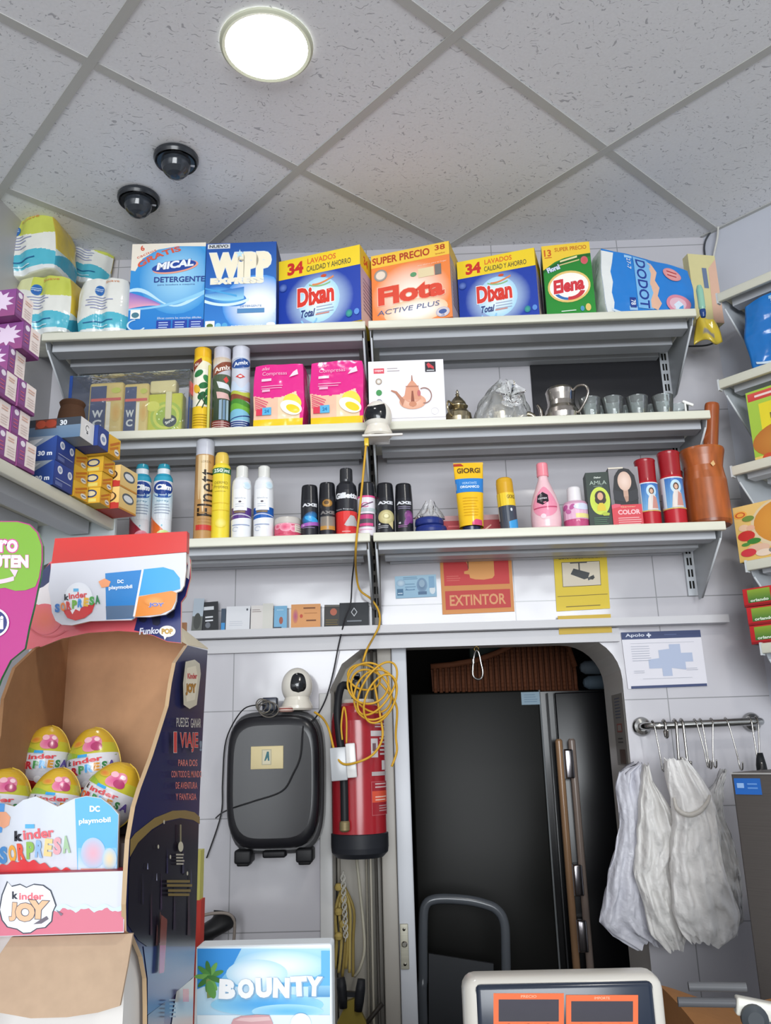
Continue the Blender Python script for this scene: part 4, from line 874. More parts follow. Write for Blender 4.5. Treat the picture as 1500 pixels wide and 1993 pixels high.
def art_axe(kind):
    def f(A):
        if kind != 'gold': A.text('AXE', .5, .60, .06, '#d9dadf', wu=.62, bold=.06)
        if kind == 'blue':
            A.disc(.5, .36, .34, .10, '#2b87c8', '#1d3f66', rot=.5); A.disc(.6, .33, .3, .05, '#39a0dd', rot=-.3); A.band(lambda u: .18 + .05 * u, lambda u: .24 + .06 * u, '#a25bb0', .1, .95); A.text('48', .25, .22, .03, '#e0e0e6'); A.lines(.2, .17, .7, 1, .03, .01, '#9a7fae')
        elif kind == 'gold':
            A.disc(.5, .60, .25, .085, '#2a2622'); A.disc(.5, .60, .2, .07, '#c99a4a', '#8a5f26'); A.disc(.46, .61, .1, .035, '#5e431f'); A.text('AXE', .5, .43, .06, '#7c7876', wu=.6, bold=.06); A.rect(.2, .13, .82, .36, '#8f8274', '#7c766f'); A.rect(.2, .12, .82, .19, '#b9883f'); A.rect(.48, .13, .54, .36, '#a89c8e')
        elif kind == 'cream':
            A.disc(.54, .33, .34, .13, '#d9cf9c', '#b3a874'); A.disc(.54, .34, .18, .07, '#8f854f', '#d9cf9c'); A.disc(.53, .345, .09, .035, '#e6ddb0'); A.poly([(.6, .2), (.8, .26), (.78, .1)], '#cfc08c'); A.text('48', .25, .2, .035, '#e0e0e6', bold=.03); A.lines(.2, .155, .6, 2, .03, .01, '#b9b9bf')
        else:
            A.disc(.72, .33, .2, .13, '#9a4f93', '#5e2f63', rot=.5); A.disc(.62, .25, .1, .1, '#7f3f82', rot=-.5); A.lines(.25, .52, .8, 2, .035, .012, '#8d86a0'); A.text('48', .32, .215, .035, '#e0e0e6', bold=.03); A.lines(.25, .16, .6, 2, .03, .01, '#a06fa0')
    return f
def axe(pl, pr, pt, kind, lab):
    can('body_spray', lab, 'body spray', pl, pr, pt, Y3, S3, [(0, 0, K), (.94, 0), (1, .015), (1, .64), (.985, .70)], [(.985, .70, '#1d1e23'), (.96, .78), (.90, .965), (.82, .995), (0, 1)], art_axe(kind), 'black body sprays')
axe(585, 620, 945, 'blue', 'black body spray with blue and violet splash, beside the pink jar'); axe(620, 654, 940, 'gold', 'black body spray with a gold emblem and brown panel')
def art_gil(A):
    A.text('Gillette', .52, .575, .085, '#e4e6ea', wu=.86, bold=.06); A.rect(0, .0, 1, .345, '#d9322f'); A.text('Foam Regular', .42, .375, .024, '#cfcfd3', wu=.62); A.poly([(.42, .15), (.62, .29), (.75, .28), (.9, .19), (.92, .14), (.5, .13)], '#b9b6b6'); A.lines(.35, .05, .65, 1, .02, .012, '#e9b0ae')
can('shaving_foam', 'black and red shaving foam can with a narrow black cap', 'shaving foam', 653, 695, 912, Y3, S3, [(0, 0, '#d0302e'), (.96, 0), (1, .015), (1, .35, K), (1, .66), (.93, .745), (.68, .795), (.6, .80)], [(.60, .80, '#2c2d31'), (.62, .83), (.60, .985), (.56, 1), (0, 1)], art_gil)
def art_pink(A):
    A.rect(0, .0, 1, .70, '#e9e3ea'); A.rect(0, .70, 1, .735, '#dd4a86'); A.ring(.45, .56, .16, .045, .3, '#c64f86', 40, 330); A.poly([(.2, .52), (.25, .5), (.8, .62), (.75, .63)], '#6d4a66'); A.rect(0, .44, 1, .50, '#b6c3c4'); A.rect(.12, .16, .82, .40, '#5a4c58'); A.rect(.2, .30, .74, .38, '#c8417c'); A.rect(.2, .17, .74, .22, '#d94a86'); A.lines(.2, .1, .7, 1, .03, .012, '#e39bb9')
can('deodorant_can', 'pink and white deodorant can with a black cap behind the yellow cable', 'deodorant', 696, 731, 940, Y3, S3, [(0, 0, '#e6dfe8'), (.94, 0), (1, .015), (1, .735)], [(.985, .735, '#26272c'), (.96, .80), (.90, .975), (.82, 1), (0, 1)], art_pink)
axe(732, 768, 941, 'cream', 'black body spray with a cream swirl, right of the yellow cable'); axe(769, 804, 942, 'violet', 'black body spray with a violet flower, rightmost of the body sprays')
# two flat blue jars wrapped in film
q = at(838, 1015, Y3)
for k, lab in ((0, 'flat dark blue tin, lower one of two under crumpled film'), (1, 'flat dark blue tin, upper one of two under crumpled film')):
    mb = MB(); s = 1 - .1 * k; mb.lathe([(0, 0, '#1f2f74'), (.040 * s, 0), (.043 * s, .003), (.043 * s, .012, '#33459a'), (.041 * s, .0125), (.0425 * s, .014, '#1f2f74'), (.0415 * s, .019), (.038 * s, .021), (0, .022)], m='gloss', seg=36)
    tag(mb.build('cream_tin', None, (q.x - .004 * k, Y3, S3 + .0222 * k)), lab, 'cream tin', 'stacked blue tins')
mb = MB(); mb.grid(lambda u, v: Vector((math.cos(2 * math.pi * u) * (.038 - .026 * v) * (1 + .22 * math.sin(8 * math.pi * u + 3 * v)) + .006 * v, math.sin(2 * math.pi * u) * (.036 - .026 * v), .0 + .036 * v * (1 + .45 * math.sin(6 * math.pi * u)))), 40, 8, '#dcdcdc', 'haze', cyc=True); tag(mb.build('plastic_film', None, (q.x - .004, Y3, S3 + .045)), 'crumpled clear plastic film on the two flat blue tins', 'plastic film')
# flat red box lying at the back
carton('flat_box', 'flat red box lying behind the yellow and blue tube', 'box', 862, 974, 1001, YF + .13, S3, .10, 0, {'x': '#a32a33', 't': '#b8767a'}, lambda A: (A.rect(0, .8, 1, 1, '#b58a8a'), A.lines(.08, .55, .35, 2, .2, .06, '#c9565c'), A.poly([(.62, .3), (.82, .62), (.83, .58), (.66, .28)], '#d9a08f')))
# squeeze tube standing on its cap
q = at(914, 965, Y3); zt = at(914, 901, Y3).z - S3; wt = (at(942, 910, Y3).x - at(884, 910, Y3).x) / 2
t = thing('squeeze_tube', 'yellow squeeze tube with a blue band reading GIORGI, standing on its cap', 'squeeze tube', (q.x, Y3, S3), 0)
def tubef(u, v):
    a = 2 * math.pi * u; r0 = wt * .80
    rx = r0 + (wt - r0) * v; ry = r0 * (1 - v ** 1.3) * .95 + .0012
    return Vector((math.cos(a) * rx, math.sin(a) * ry, .016 + (zt - .016) * v))
mb = MB(); mb.grid(tubef, 40, 24, '#efbe22', 'gloss', cyc=True); mb.box(-wt, wt, -.0014, .0014, zt - .006, zt, '#e9b51e', 'gloss')
def ST_(u, v, k=0):
    return tubef(.5 + .5 * u * 1 if False else (1 - (1 - u) * .5 - .0) if False else .5 + .5 * u, v) + Vector((0, -k - .0004, 0))
A = Art(mb, ST_, wt * 2, zt - .016, 'gloss', curved=True)
A.rect(.04, .52, .96, .74, '#2f7fcb'); A.text('HIDRATANTE', .5, .665, .035, '#bfe0f4', wu=.34); A.text('ORGANICO', .5, .605, .04, '#e9f4fb', wu=.48, bold=.03); A.text('GIORGI', .5, .87, .085, '#5c4420', wu=.58, bold=.03); A.poly([(.02, .945), (.4, .945), (.34, .985), (.02, .985)], '#b23a2c'); A.lines(.3, .42, .7, 7, .045, .01, '#d6a41c'); A.poly([(.5, .04), (.6, .09), (.8, .08), (.82, .0), (.5, .0)], '#d24a78')
mb.build('body', t)
mb = MB(); mb.lathe([(0, 0), (.021, 0), (.0235, .002), (.0245, .016), (.022, .0175)], '#232a4a', 'gloss', 28, sx=1.02); mb.build('cap', t)
def art_gspray(A):
    A.rect(0, .46, 1, .70, '#ecc934'); A.text('GIORGI', .72, .62, .07, '#6a5626', wu=.36, bold=.02); A.rect(0, 0, .12, .46, '#c9c6bb'); A.rect(.12, 0, 1, .46, '#3f4653'); A.rect(.0, .16, .13, .2, '#23252c'); A.disc(.66, .38, .04, .03, '#d9dce4'); A.poly([(.52, 0), (.52, .16), (.95, .22), (.95, 0)], '#3f9bd8'); A.rect(.24, .46, .27, .7, '#b09322')
can('styling_spray', 'short yellow and dark grey hair styling spray, right of the squeeze tube', 'hair spray', 971, 1006, 930, Y3, S3, [(0, 0, '#474c58'), (.95, 0), (1, .015), (1, .47, '#e9c530'), (1, .70)], [(.97, .70, '#d6a423'), (.97, .90), (.9, .975), (.7, 1), (0, 1)], art_gspray, tilt=-2.5)
# pink remover bottle
def art_rem(A):
    A.poly([(.5 + math.cos(R_(a)) * .33 * (1 - .35 * max(0, math.sin(R_(a)))), .36 + math.sin(R_(a)) * (.26 if math.sin(R_(a)) > 0 else .20)) for a in range(0, 360, 15)], '#eb93ac')
    A.poly([(.45 + math.cos(R_(a)) * .17, .435 + math.sin(R_(a)) * .10) for a in range(30, 390, 60)], '#2b222b'); A.text('CUTEX', .45, .435, .022, '#e9e4e9', wu=.24, bold=.03); A.band(lambda u: .275 + .03 * u, lambda u: .292 + .035 * u, '#c24d70', .22, .80); A.disc(.45, .17, .06, .035, '#f6d5dd')
can('remover_bottle', 'tapered pink nail polish remover bottle with a pink cap', 'bottle', 1029, 1088, 900, Y3, S3, [(0, 0, '#eec4cb'), (.86, 0), (.95, .03), (1, .12), (1, .25), (.93, .38), (.76, .52), (.54, .64), (.38, .73), (.33, .78), (.33, .80)], [(.38, .80, '#f08f9c'), (.40, .81), (.38, .985), (.34, 1), (0, 1)], art_rem)
def art_pj(A):
    A.rect(0, .22, 1, .58, '#e3b6cf'); A.rect(0, 0, 1, .2, '#bf4f7c'); A.disc(.2, .5, .1, .06, '#b55a94', rot=.5); A.disc(.3, .4, .09, .05, '#c26aa0', rot=-.4); A.disc(.42, .5, .09, .05, '#bb629a', rot=.8); A.disc(.7, .5, .24, .075, '#d5dbef'); A.rect(.5, .24, .95, .34, '#e6d98f')
can('lotion_bottle', 'short pink lotion bottle with a white cap beside the dark green box', 'bottle', 1096, 1146, 948, Y3 + .01, S3, [(0, 0, '#c0527e'), (.92, 0), (1, .05), (1, .58, '#cfa1b8'), (.9, .64), (.55, .68)], [(.56, .66, '#e6e2e4'), (.58, .68), (.56, .97), (.5, 1), (0, 1)], art_pj)
# hair dye boxes
def face(A, u, v, s, skin, hair):
    A.disc(u, v, s * 1.35, s * 1.5 * A.w / A.h, hair); A.disc(u, v - s * .95 * A.w / A.h, s * 1.4, s * 1.2 * A.w / A.h, hair)
    A.disc(u, v, s * .72, s * 1.02 * A.w / A.h, skin)
def art_amla(A):
    A.rect(0, 0, 1, 1, '#22332b', '#26352e'); A.text('Dabur', .5, .905, .03, '#d9dfd6', wu=.3, shear=.2, bold=.03); A.text('AMLA', .5, .81, .07, '#a9b9ad', wu=.72); A.lines(.3, .74, .7, 1, .02, .008, '#87998c')
    A.disc(.52, .48, .42, .25, '#b9c83a', '#c5d64d'); face(A, .54, .56, .17, '#d3a183', '#2f211b'); A.poly([(.36, .30), (.74, .30), (.72, .38), (.62, .44), (.48, .44), (.38, .38)], '#d6bb2f'); A.poly([(.52, .25), (.68, .28), (.88, .25), (.84, .21), (.62, .21)], '#a9b93a'); A.lines(.2, .17, .85, 4, .035, .01, '#4f7a5a')
carton('hair_oil_box', 'dark green box reading AMLA with a portrait in a lime oval', 'hair care box', 1138, 1184, 918, YF + .03, S3, .05, 4, {'x': '#22332b', 'l': '#3a4a44'}, art_amla)
def art_color(A):
    A.rect(0, 0, 1, 1, '#57555c', '#8d898c'); A.poly([(.12, .36), (.10, .6), (.18, .85), (.34, .96), (.52, .985), (.70, .96), (.86, .85), (.93, .6), (.9, .36)], '#17171c'); A.poly([(.44, .5), (.60, .5), (.60, .68), (.44, .68)], '#bf9a86'); A.disc(.51, .76, .23, .165, '#e3cabc', '#cfae9b'); A.poly([(.27, .80), (.36, .90), (.51, .93), (.67, .90), (.75, .80), (.78, .9), (.65, .965), (.36, .965), (.24, .9)], '#1b1a1f'); A.poly([(.5, .40), (.44, .5), (.60, .5), (.58, .42)], '#b08a76')
    A.poly([(.12, .62), (.36, .58), (.5, .40), (.1, .45)], '#24252c'); A.poly([(.64, .58), (.9, .62), (.92, .45), (.6, .4)], '#24252c'); A.rect(0, .0, 1, .36, '#c9404c', '#cf3a46'); A.poly([(0, .36), (.12, .38), (.3, .37), (.3, .33), (0, .3)], '#d8556a'); A.text('Garnier', .55, .325, .025, '#e9c9a0', wu=.5); A.text('COLOR', .56, .235, .08, '#eeb7bb', wu=.74, bold=.04); A.lines(.18, .13, .95, 4, .035, .014, '#e3a4a6'); A.rect(0, .975, .5, 1, '#d9d0bf')
carton('hair_dye_box', 'hair dye box with a dark haired portrait over a red band reading COLOR', 'hair care box', 1182, 1240, 908, YF + .022, S3, .05, 3, {'x': '#3a3238', 'r': '#b8a8ae', 'l': '#2c2c33'}, art_color)
# red candles
def art_candle(A):
    A.rect(.06, .20, .94, .63, '#7fb4dc', '#3a6fb8'); A.rect(.06, .2, .30, .63, '#d6dbe0'); A.rect(.06, .615, .94, .632, '#d8dde2'); A.disc(.62, .5, .16, .09, '#bcd8ec'); A.disc(.62, .50, .085, .05, '#5a4032'); A.disc(.62, .495, .05, .034, '#d6aa90'); A.poly([(.45, .22), (.8, .22), (.74, .42), (.66, .455), (.56, .45), (.5, .38)], '#d9cfc9'); A.poly([(.6, .24), (.8, .24), (.76, .40), (.66, .43)], '#c98f84'); A.rect(.1, .24, .18, .42, '#8f98a8'); A.rect(.06, .2, .94, .215, '#d9b35a')
RC = '#b51f2b'
for pl, pr, pt, Y, lab in ((1238, 1281, 895, Y3 - .006, 'red votive candle with a robed figure on its label, left one'), (1283, 1329, 880, Y3 - .008, 'red votive candle with a robed figure on its label, larger one on the right'), (1292, 1336, 918, Y3 + .07, 'plain red candle standing behind the other two beside the mortar')):
    can('votive_candle', lab, 'candle', pl, pr, pt, Y, S3, [(0, 0, RC), (.93, 0), (.96, .02), (.97, .22), (.97, .64), (.90, .67)], [(.92, .66, '#9c1c26'), (.90, .70), (.94, .96), (.98, .985), (.92, 1), (.86, .97), (0, .965)], art_candle if 'plain' not in lab else None, 'red candles', capname='lid')
# mortar and pestle
q = at(1372, 940, YF + .06); Ym = YF + .06; r = (at(1412, 900, Ym).x - at(1326, 900, Ym).x) / 2; hm = at(1372, 878, Ym - r * .6).z - S3 + .012
mb = MB(); B = '#a85a2c'
mb.lathe([(0, 0, '#8a451f'), (r * .86, 0), (r * .92, .004), (r * .93, .012, B), (r * .94, hm * .28), (r * .93, hm * .58), (r * .87, hm * .68), (r * .84, hm * .76), (r * .92, hm * .88), (r, hm * .97), (r * .985, hm), (r * .88, hm * .99), (r * .80, hm * .85), (r * .7, hm * .5), (0, hm * .4)], m='wood', seg=44)
A = Art(mb, cyl(lambda z: r * .935, 0, hm, 150, -30), r * 2.6, hm, 'wood', curved=True); A.poly([(.70, .75), (.76, .79), (.79, .74), (.74, .71)], '#d9b078')
tag(mb.build('mortar', None, (q.x, Ym, S3)), 'big glossy brown wooden mortar at the right end of the lowest shelf', 'mortar')
qp = at(1377, 785, Ym); mb = MB(); rp = (at(1391, 830, Ym).x - at(1363, 830, Ym).x) / 2; hp = qp.z - (S3 + hm * .42)
mb.lathe([(0, 0), (rp * .9, 0), (rp * 1.15, .01), (rp * 1.1, hp * .3), (rp, hp * .5), (rp, hp * .97), (rp * .93, hp), (0, hp)], '#a4552c', 'wood', 24)
tag(mb.build('pestle', None, (at(1377, 880, Ym).x - .012, Ym, S3 + hm * .42), rot=(0, R_(9), 0)), 'brown wooden pestle standing in the big mortar', 'pestle')
# ------------------------------------------------------------------ boxes on the left wall shelf
LX = Vector((LD.y, -LD.x))
def lbox(name, lab, cat, x0, x1, y0, y1, z, h, faces, art=None, group=None, jit=0.0, m='card'):
    """box in the left shelf's own frame: x into the room, y along the shelf, z above the shelf top"""
    c = LP + LX * ((x0 + x1) / 2) + LD * ((y0 + y1) / 2); w, d = x1 - x0, y1 - y0
    mb = MB(); mb.box(-w / 2, w / 2, -d / 2, d / 2, 0, h, faces, m)
    if art:
        A = Art(mb, flat((-w / 2, -d / 2, 0), (w, 0, 0), (0, 0, h), (0, -1, 0)), w, h, m); B = Art(mb, flat((w / 2, -d / 2, 0), (0, d, 0), (0, 0, h), (1, 0, 0)), d, h, m); art(A, B)
    return tag(mb.build(name, None, (c.x, c.y, LSZ + z), RZL + jit), lab, cat, group)
PU = '#864a82'
def art_purple(A, B):
    A.rect(0, 0, 1, 1, '#964f80', '#84488a'); fl = [(.72 + math.cos(R_(18 * k)) * (.26 if k % 2 else .15), .55 + math.sin(R_(18 * k)) * (.42 if k % 2 else .26)) for k in range(20)]; A.poly(fl, '#dcc8de'); A.lines(.1, .3, .45, 2, .12, .05, '#c98fc0')
    B.rect(0, .0, .40, 1, '#824c84', '#8f5a92'); B.rect(.40, .12, 1, 1, '#efe3dc'); B.rect(0, 0, 1, .12, '#7c4076'); B.disc(.22, .84, .13, .10, '#ece4ee'); B.lines(.08, .55, .34, 3, .13, .035, '#c9667e'); B.lines(.52, .80, .92, 2, .09, .04, '#e3b9a6'); B.lines(.5, .5, .92, 4, .09, .025, '#dccac4')
PF = {'x': PU, 't': '#efe3dc', 'b': '#7c3674', 'k': '#e6dad6'}
colB = [(-.372, 0, .002), (-.392, 1, -.006), (-.388, 2, .0)]
colA = [(-.436, 0, -.002), (-.456, 1, -.010), (-.452, 2, -.004), (-.418, 3, -.012), (-.396, 4, .004), (-.424, 5, -.002)]
lab = {(0, 0): 'purple and cream box, bottom of the stack beside the dark blue film boxes', (0, 1): 'purple and cream box, second from below next to the dark blue film boxes', (0, 2): 'purple and cream box, third from below, just above the grey blue long box',
       (1, 0): 'purple and cream box at the left frame edge, lowest of the tall stack', (1, 1): 'purple and cream box, second from below in the tall stack', (1, 2): 'purple and cream box, third from below in the tall stack', (1, 3): 'purple and cream box, third from the top of the tall stack', (1, 4): 'purple and cream box, second from the top, sticking out to the right', (1, 5): 'purple and cream box, topmost of the tall stack'}
for ci, colm in ((0, colB), (1, colA)):
    for yf, lv, xo in colm: lbox('henna_box', lab[(ci, lv)], 'small box', -.13 + xo, xo, yf - .061, yf, .0008 + .0624 * lv, .0612, PF, art_purple, 'purple and cream boxes', R_((lv * 37 % 7) - 3) * .4)
BL = '#27408a'
def art_film(A, B):
    A.rect(0, 0, 1, 1, '#25407f', '#2a4892'); A.poly([(.4, .3), (.4, 1), (.97, 1)], '#8f9aa8'); A.poly([(.5, .5), (.5, .85), (.75, .92)], '#c9cdd2'); A.text('30 m', .80, .3, .2, '#e3e8f2', wu=.26, bold=.04)
    B.rect(0, 0, 1, 1, '#23397f', '#2a479a'); B.disc(.3, .72, .13, .16, '#e6e8ee'); B.disc(.3, .72, .08, .09, '#9ba6c0'); B.disc(.82, .70, .12, .16, '#e6e8ee'); B.disc(.82, .7, .07, .09, '#9ba6c0'); B.rect(.1, .3, .9, .33, '#a9b4d0'); B.rect(.08, .06, .45, .22, '#5b6aa0')
for k, lb_ in ((0, 'dark blue box reading 30 m, lower of two standing on the left shelf'), (1, 'dark blue box reading 30 m, upper of two on the left shelf')):
    lbox('film_box', lb_, 'box', -.125, 0.004, -.302, -.222, .0008 + .0575 * k, .0568, {'x': BL, 'b': '#1c2f66'}, art_film, 'dark blue film boxes', R_(1.5 * k))
def art_grey(A, B):
    A.rect(0, 0, 1, 1, '#5f7b98', '#7b93aa'); A.rect(0, .62, 1, 1, '#3f4650'); A.rect(.36, .52, .66, .98, '#7c3f30'); A.disc(.44, .75, .07, .2, '#c2553a'); A.disc(.58, .76, .08, .2, '#b24a34'); A.text('30', .76, .76, .26, '#dfe5ea', wu=.10, bold=.04); A.lines(.05, .72, .28, 1, .1, .1, '#d3dae0')
    B.rect(0, 0, 1, 1, '#e6e6e4'); B.rect(.3, .3, .68, .8, '#f2f2f0'); B.ring(.5, .6, .14, .16, .25, '#40464c', 30, 300); B.rect(.44, .34, .56, .42, '#40464c')
lbox('long_box', 'long grey blue box with red pictures and 30, lying across the dark blue boxes', 'box', -.125, .046, -.279, -.219, .1172, .048, {'x': '#6f8aa5', 'r': '#e6e6e4', 'b': '#8797a4'}, art_grey)
def art_blueend(A, B): A.rect(0, 0, 1, 1, BL); B.rect(0, 0, 1, 1, '#28458f'); B.disc(.5, .45, .30, .28, '#eceef2'); B.disc(.5, .45, .18, .12, '#8b9cc0')
lbox('film_box', 'dark blue box with a white oval on its end, beside the long grey blue box', 'box', -.10, .056, -.217, -.168, .1172, .050, {'x': BL}, art_blueend, 'dark blue film boxes')
def art_yel(A, B):
    A.rect(0, 0, 1, 1, '#d9a52e', '#e3b83c'); A.disc(.5, .62, .32, .26, '#33406e'); A.disc(.5, .62, .24, .16, '#d6c9a0'); A.rect(.2, .08, .8, .3, '#dfcf6c')
    B.rect(0, 0, 1, 1, '#d89a27', '#e6b63a'); B.poly([(.05, .5), (.9, .92), (.95, .8), (.1, .38)], '#c46f22'); B.poly([(.05, .3), (.8, .62), (.85, .52), (.1, .18)], '#c97a26'); B.disc(.68, .25, .22, .16, '#e6e0d2'); B.rect(.55, .22, .85, .28, '#4d5c86')
YF_ = {'x': '#dba530', 't': '#e6c34a', 'b': '#cfae3c'}
for k, lb_ in enumerate(('small yellow box, lowest of the column beside the dark blue boxes', 'small yellow box, middle of the column beside the dark blue boxes', 'small yellow box under the blue box with a white oval')): lbox('stock_cube_box', lb_, 'small box', -.055, .006 - .003 * k, -.214, -.156, .0008 + .0382 * k, .0376, YF_, art_yel, 'small yellow boxes', R_(-2 + 2 * k))
for k, lb_ in enumerate(('small yellow box, lowest of the column in front of the pastry boxes', 'small yellow box, second of the column in front of the pastry boxes', 'small yellow box, third of the column in front of the pastry boxes')): lbox('stock_cube_box', lb_, 'small box', -.012, .034 + .003 * k, -.150, -.100, .0008 + .0382 * k, .0376, YF_, art_yel, 'small yellow boxes', R_(1 - 2 * k))
lbox('stock_cube_box', 'small yellow box, topmost, right of the blue box with a white oval', 'small box', -.008, .058, -.162, -.112, .1160, .048, YF_, art_yel, 'small yellow boxes', R_(-3))
def art_tart(A, B):
    A.rect(0, 0, 1, 1, '#e3bd6a', '#ecca80'); A.rect(0, 0, 1, .26, '#c2362f'); A.disc(.52, .56, .42, .34, '#4a3424'); A.disc(.52, .58, .38, .29, '#dd9f52', '#e6b871'); A.poly([(.0, .2), (.9, .3), (1, .2), (1, .0), (0, 0)], '#bf3731'); A.ring(.52, .58, .3, .22, .1, '#c98a44')
    B.rect(0, 0, 1, 1, '#e3bf78', '#eccf90'); B.disc(.5, .6, .34, .24, '#57616c'); B.disc(.5, .6, .26, .15, '#dfe3e6'); B.rect(0, 0, 1, .08, '#c98a3c')
for k, lb_ in ((0, 'cream and red pastry box with a round tart, lower of two at the shelf end'), (1, 'cream and red pastry box with a round tart, upper of two at the shelf end')):
    lbox('pastry_box', lb_, 'pastry box', -.06, .058, -.092, -.012, .0008 + .0552 * k, .0545, {'x': '#e3bf78', 'b': '#b23a34', 't': '#e9cf9a'}, art_tart, 'pastry boxes', R_(-4))
for k, lb_ in ((0, 'brown clay jar, lower one in the dark behind the purple boxes'), (1, 'brown clay jar, upper one in the dark behind the purple boxes')):
    c = LP + LX * -.104 + LD * -.062; mb = MB(); mb.lathe([(0, 0, '#43301f'), (.030, 0), (.036, .04), (.037, .08, '#573c2b'), (.032, .12), (.028, .135), (.032, .146), (.029, .15), (0, .15)], m='matte', seg=28); tag(mb.build('clay_jar', None, (c.x, c.y, LSZ + .0008 + .1505 * k)), lb_, 'jar', 'brown jars')

# ------------------------------------------------------------------ goods on the right wall shelves
RV = Vector((RD.x, RD.y, 0)); RI = Vector((math.cos(G), math.sin(G), 0))      # along the wall, into the wall
def rloc(i, px, py, yo):
    t, p, z = RS[i]; r = ray(px, py); o = Vector((p.x, p.y, 0)); k = (o.dot(RI) + yo) / r.dot(RI); P = ORG + r * k; return (P - o).dot(RV), P.z
def rbox_(name, lab, cat, i, px, pyT, L, D, yo, faces, art, group=None, zb=0, h=None, jit=0, m='card'):
    t, p, z = RS[i]; x0, zt = rloc(i, px, pyT, yo); h = h or zt - z - zb
    mb = MB(); mb.box(-L / 2, L / 2, -D / 2, D / 2, 0, h, faces, m); A = Art(mb, flat((-L / 2, -D / 2, 0), (L, 0, 0), (0, 0, h), (0, -1, 0)), L, h, m); B = Art(mb, flat((-L / 2, D / 2, 0), (0, -D, 0), (0, 0, h), (-1, 0, 0)), D, h, m); art(A, B)
    c = Vector((p.x, p.y, 0)) + RV * (x0 + L / 2) + RI * (yo + D / 2); return tag(mb.build(name, None, (c.x, c.y, z + zb), RZ + jit), lab, cat, group)
t, p, z = RS[1]; x0, zt = rloc(1, 1438, 600, .02); c = Vector((p.x, p.y, 0)) + RV * (x0 + .15) + RI * .10
pack('diaper_pack', 'blue nappy pack reading 78 on the right wall shelf', 'nappy pack', (c.x, c.y, z), .30, .14, .205, lambda u, v, k: '#2377c6' if k != 'l' else '#1f68b0', diaper_art('78'), (0, 0, RZ), .010, .22, 21, .005, n=40, group='blue nappy packs')
def art_pan(A, B):
    A.rect(0, 0, 1, 1, '#9fbf3f', '#a9c94a'); A.rect(.02, .86, .5, .97, '#c93f3c', '#d9564e'); A.lines(.12, .90, .42, 1, .03, .03, '#f2d5d0'); A.rect(.16, .44, 1, .80, '#e6d42f'); A.text('Harina', .56, .71, .08, '#7a6a30', wu=.44, bold=.02); A.text('Masa', .5, .6, .08, '#7a6a30', wu=.4, bold=.02); A.disc(.6, .26, .6, .26, '#c98a3c', '#b86f2c'); A.disc(.72, .32, .3, .14, '#ece4d4', '#d9a95a'); A.rect(0, 0, 1, .09, '#e3c46a'); A.disc(.2, .06, .09, .05, '#c9502f'); A.disc(.55, .06, .12, .05, '#6a8a3a')
rbox_('bread_mix_box', 'green and yellow box with a golden loaf on the right wall shelf', 'food box', 2, 1449, 758, .19, .05, .04, {'x': '#9dba45', 'l': '#7d9638'}, art_pan, h=.205)
def art_pie(A, B):
    A.rect(0, 0, 1, 1, '#dfb765', '#e3be74'); A.disc(.62, .58, .44, .46, '#e9dcc4', '#d9c39c'); A.disc(.62, .6, .40, .40, '#dc9a3e', '#cf8a36'); A.disc(.66, .66, .17, .17, '#f0ece6', '#dfa552'); A.disc(.5, .42, .1, .07, '#e3a94a'); A.disc(.74, .40, .12, .08, '#c47a2c')
    A.disc(.08, .84, .08, .07, '#e9a94a'); A.ring(.08, .84, .06, .05, .3, '#c4562f'); A.disc(.1, .6, .06, .06, '#e6c0a0'); A.disc(.18, .58, .05, .05, '#dfae94'); A.disc(.12, .45, .1, .09, '#c8332f'); A.disc(.2, .34, .08, .05, '#3f7f35'); A.disc(.1, .30, .05, .03, '#4c8a3e'); A.disc(.24, .2, .13, .08, '#dcb49a'); A.disc(.12, .15, .09, .07, '#cf3a44'); A.disc(.3, .11, .1, .06, '#e3cdb9'); A.disc(.45, .13, .1, .06, '#8b857c'); A.disc(.64, .10, .1, .06, '#9a9a3f'); A.disc(.8, .12, .1, .07, '#c95a34'); A.disc(.17, .75, .07, .05, '#6f8a3f')
rbox_('pizza_box', 'square box with a round golden pie and vegetables, right wall', 'food box', 3, 1424, 982, .23, .05, .015, {'x': '#d9b566', 'l': '#6a7a3a', 'b': '#8a7a3a'}, art_pie, h=.150)
def art_tom(A, B):
    A.rect(0, 0, 1, 1, '#b32026', '#c42a2e'); A.rect(0, .0, 1, .12, '#8f1a20'); A.rect(.06, .2, .36, .92, '#2f6a34', '#8fa83a'); A.text('orlando', .21, .32, .16, '#dfe9d6', wu=.24, bold=.03); A.text('Tomate', .72, .6, .22, '#d98a35', wu=.34, bold=.02)
    B.rect(0, 0, 1, 1, '#9c1c22'); B.disc(.5, .5, .3, .3, '#b8433a')
t, p, z = RS[4]
hts = .047
for k, (px, lb_) in enumerate(((1455, 'red and green tomato pack, bottom of the three on the lowest right shelf'), (1450, 'red and green tomato pack, middle of the three on the lowest right shelf'), (1443, 'red and green tomato pack, top of the three on the lowest right shelf'))):
    rbox_('tomato_pack', lb_, 'food box', 4, px, 1200 - k * 30, .20, .09, .01 + .006 * (k % 2), {'x': '#b32026', 't': '#6f5a3a', 'b': '#4a3a30'}, art_tom, 'red tomato packs', k * (hts + .0012), hts, R_((-2, 2, -1)[k]))

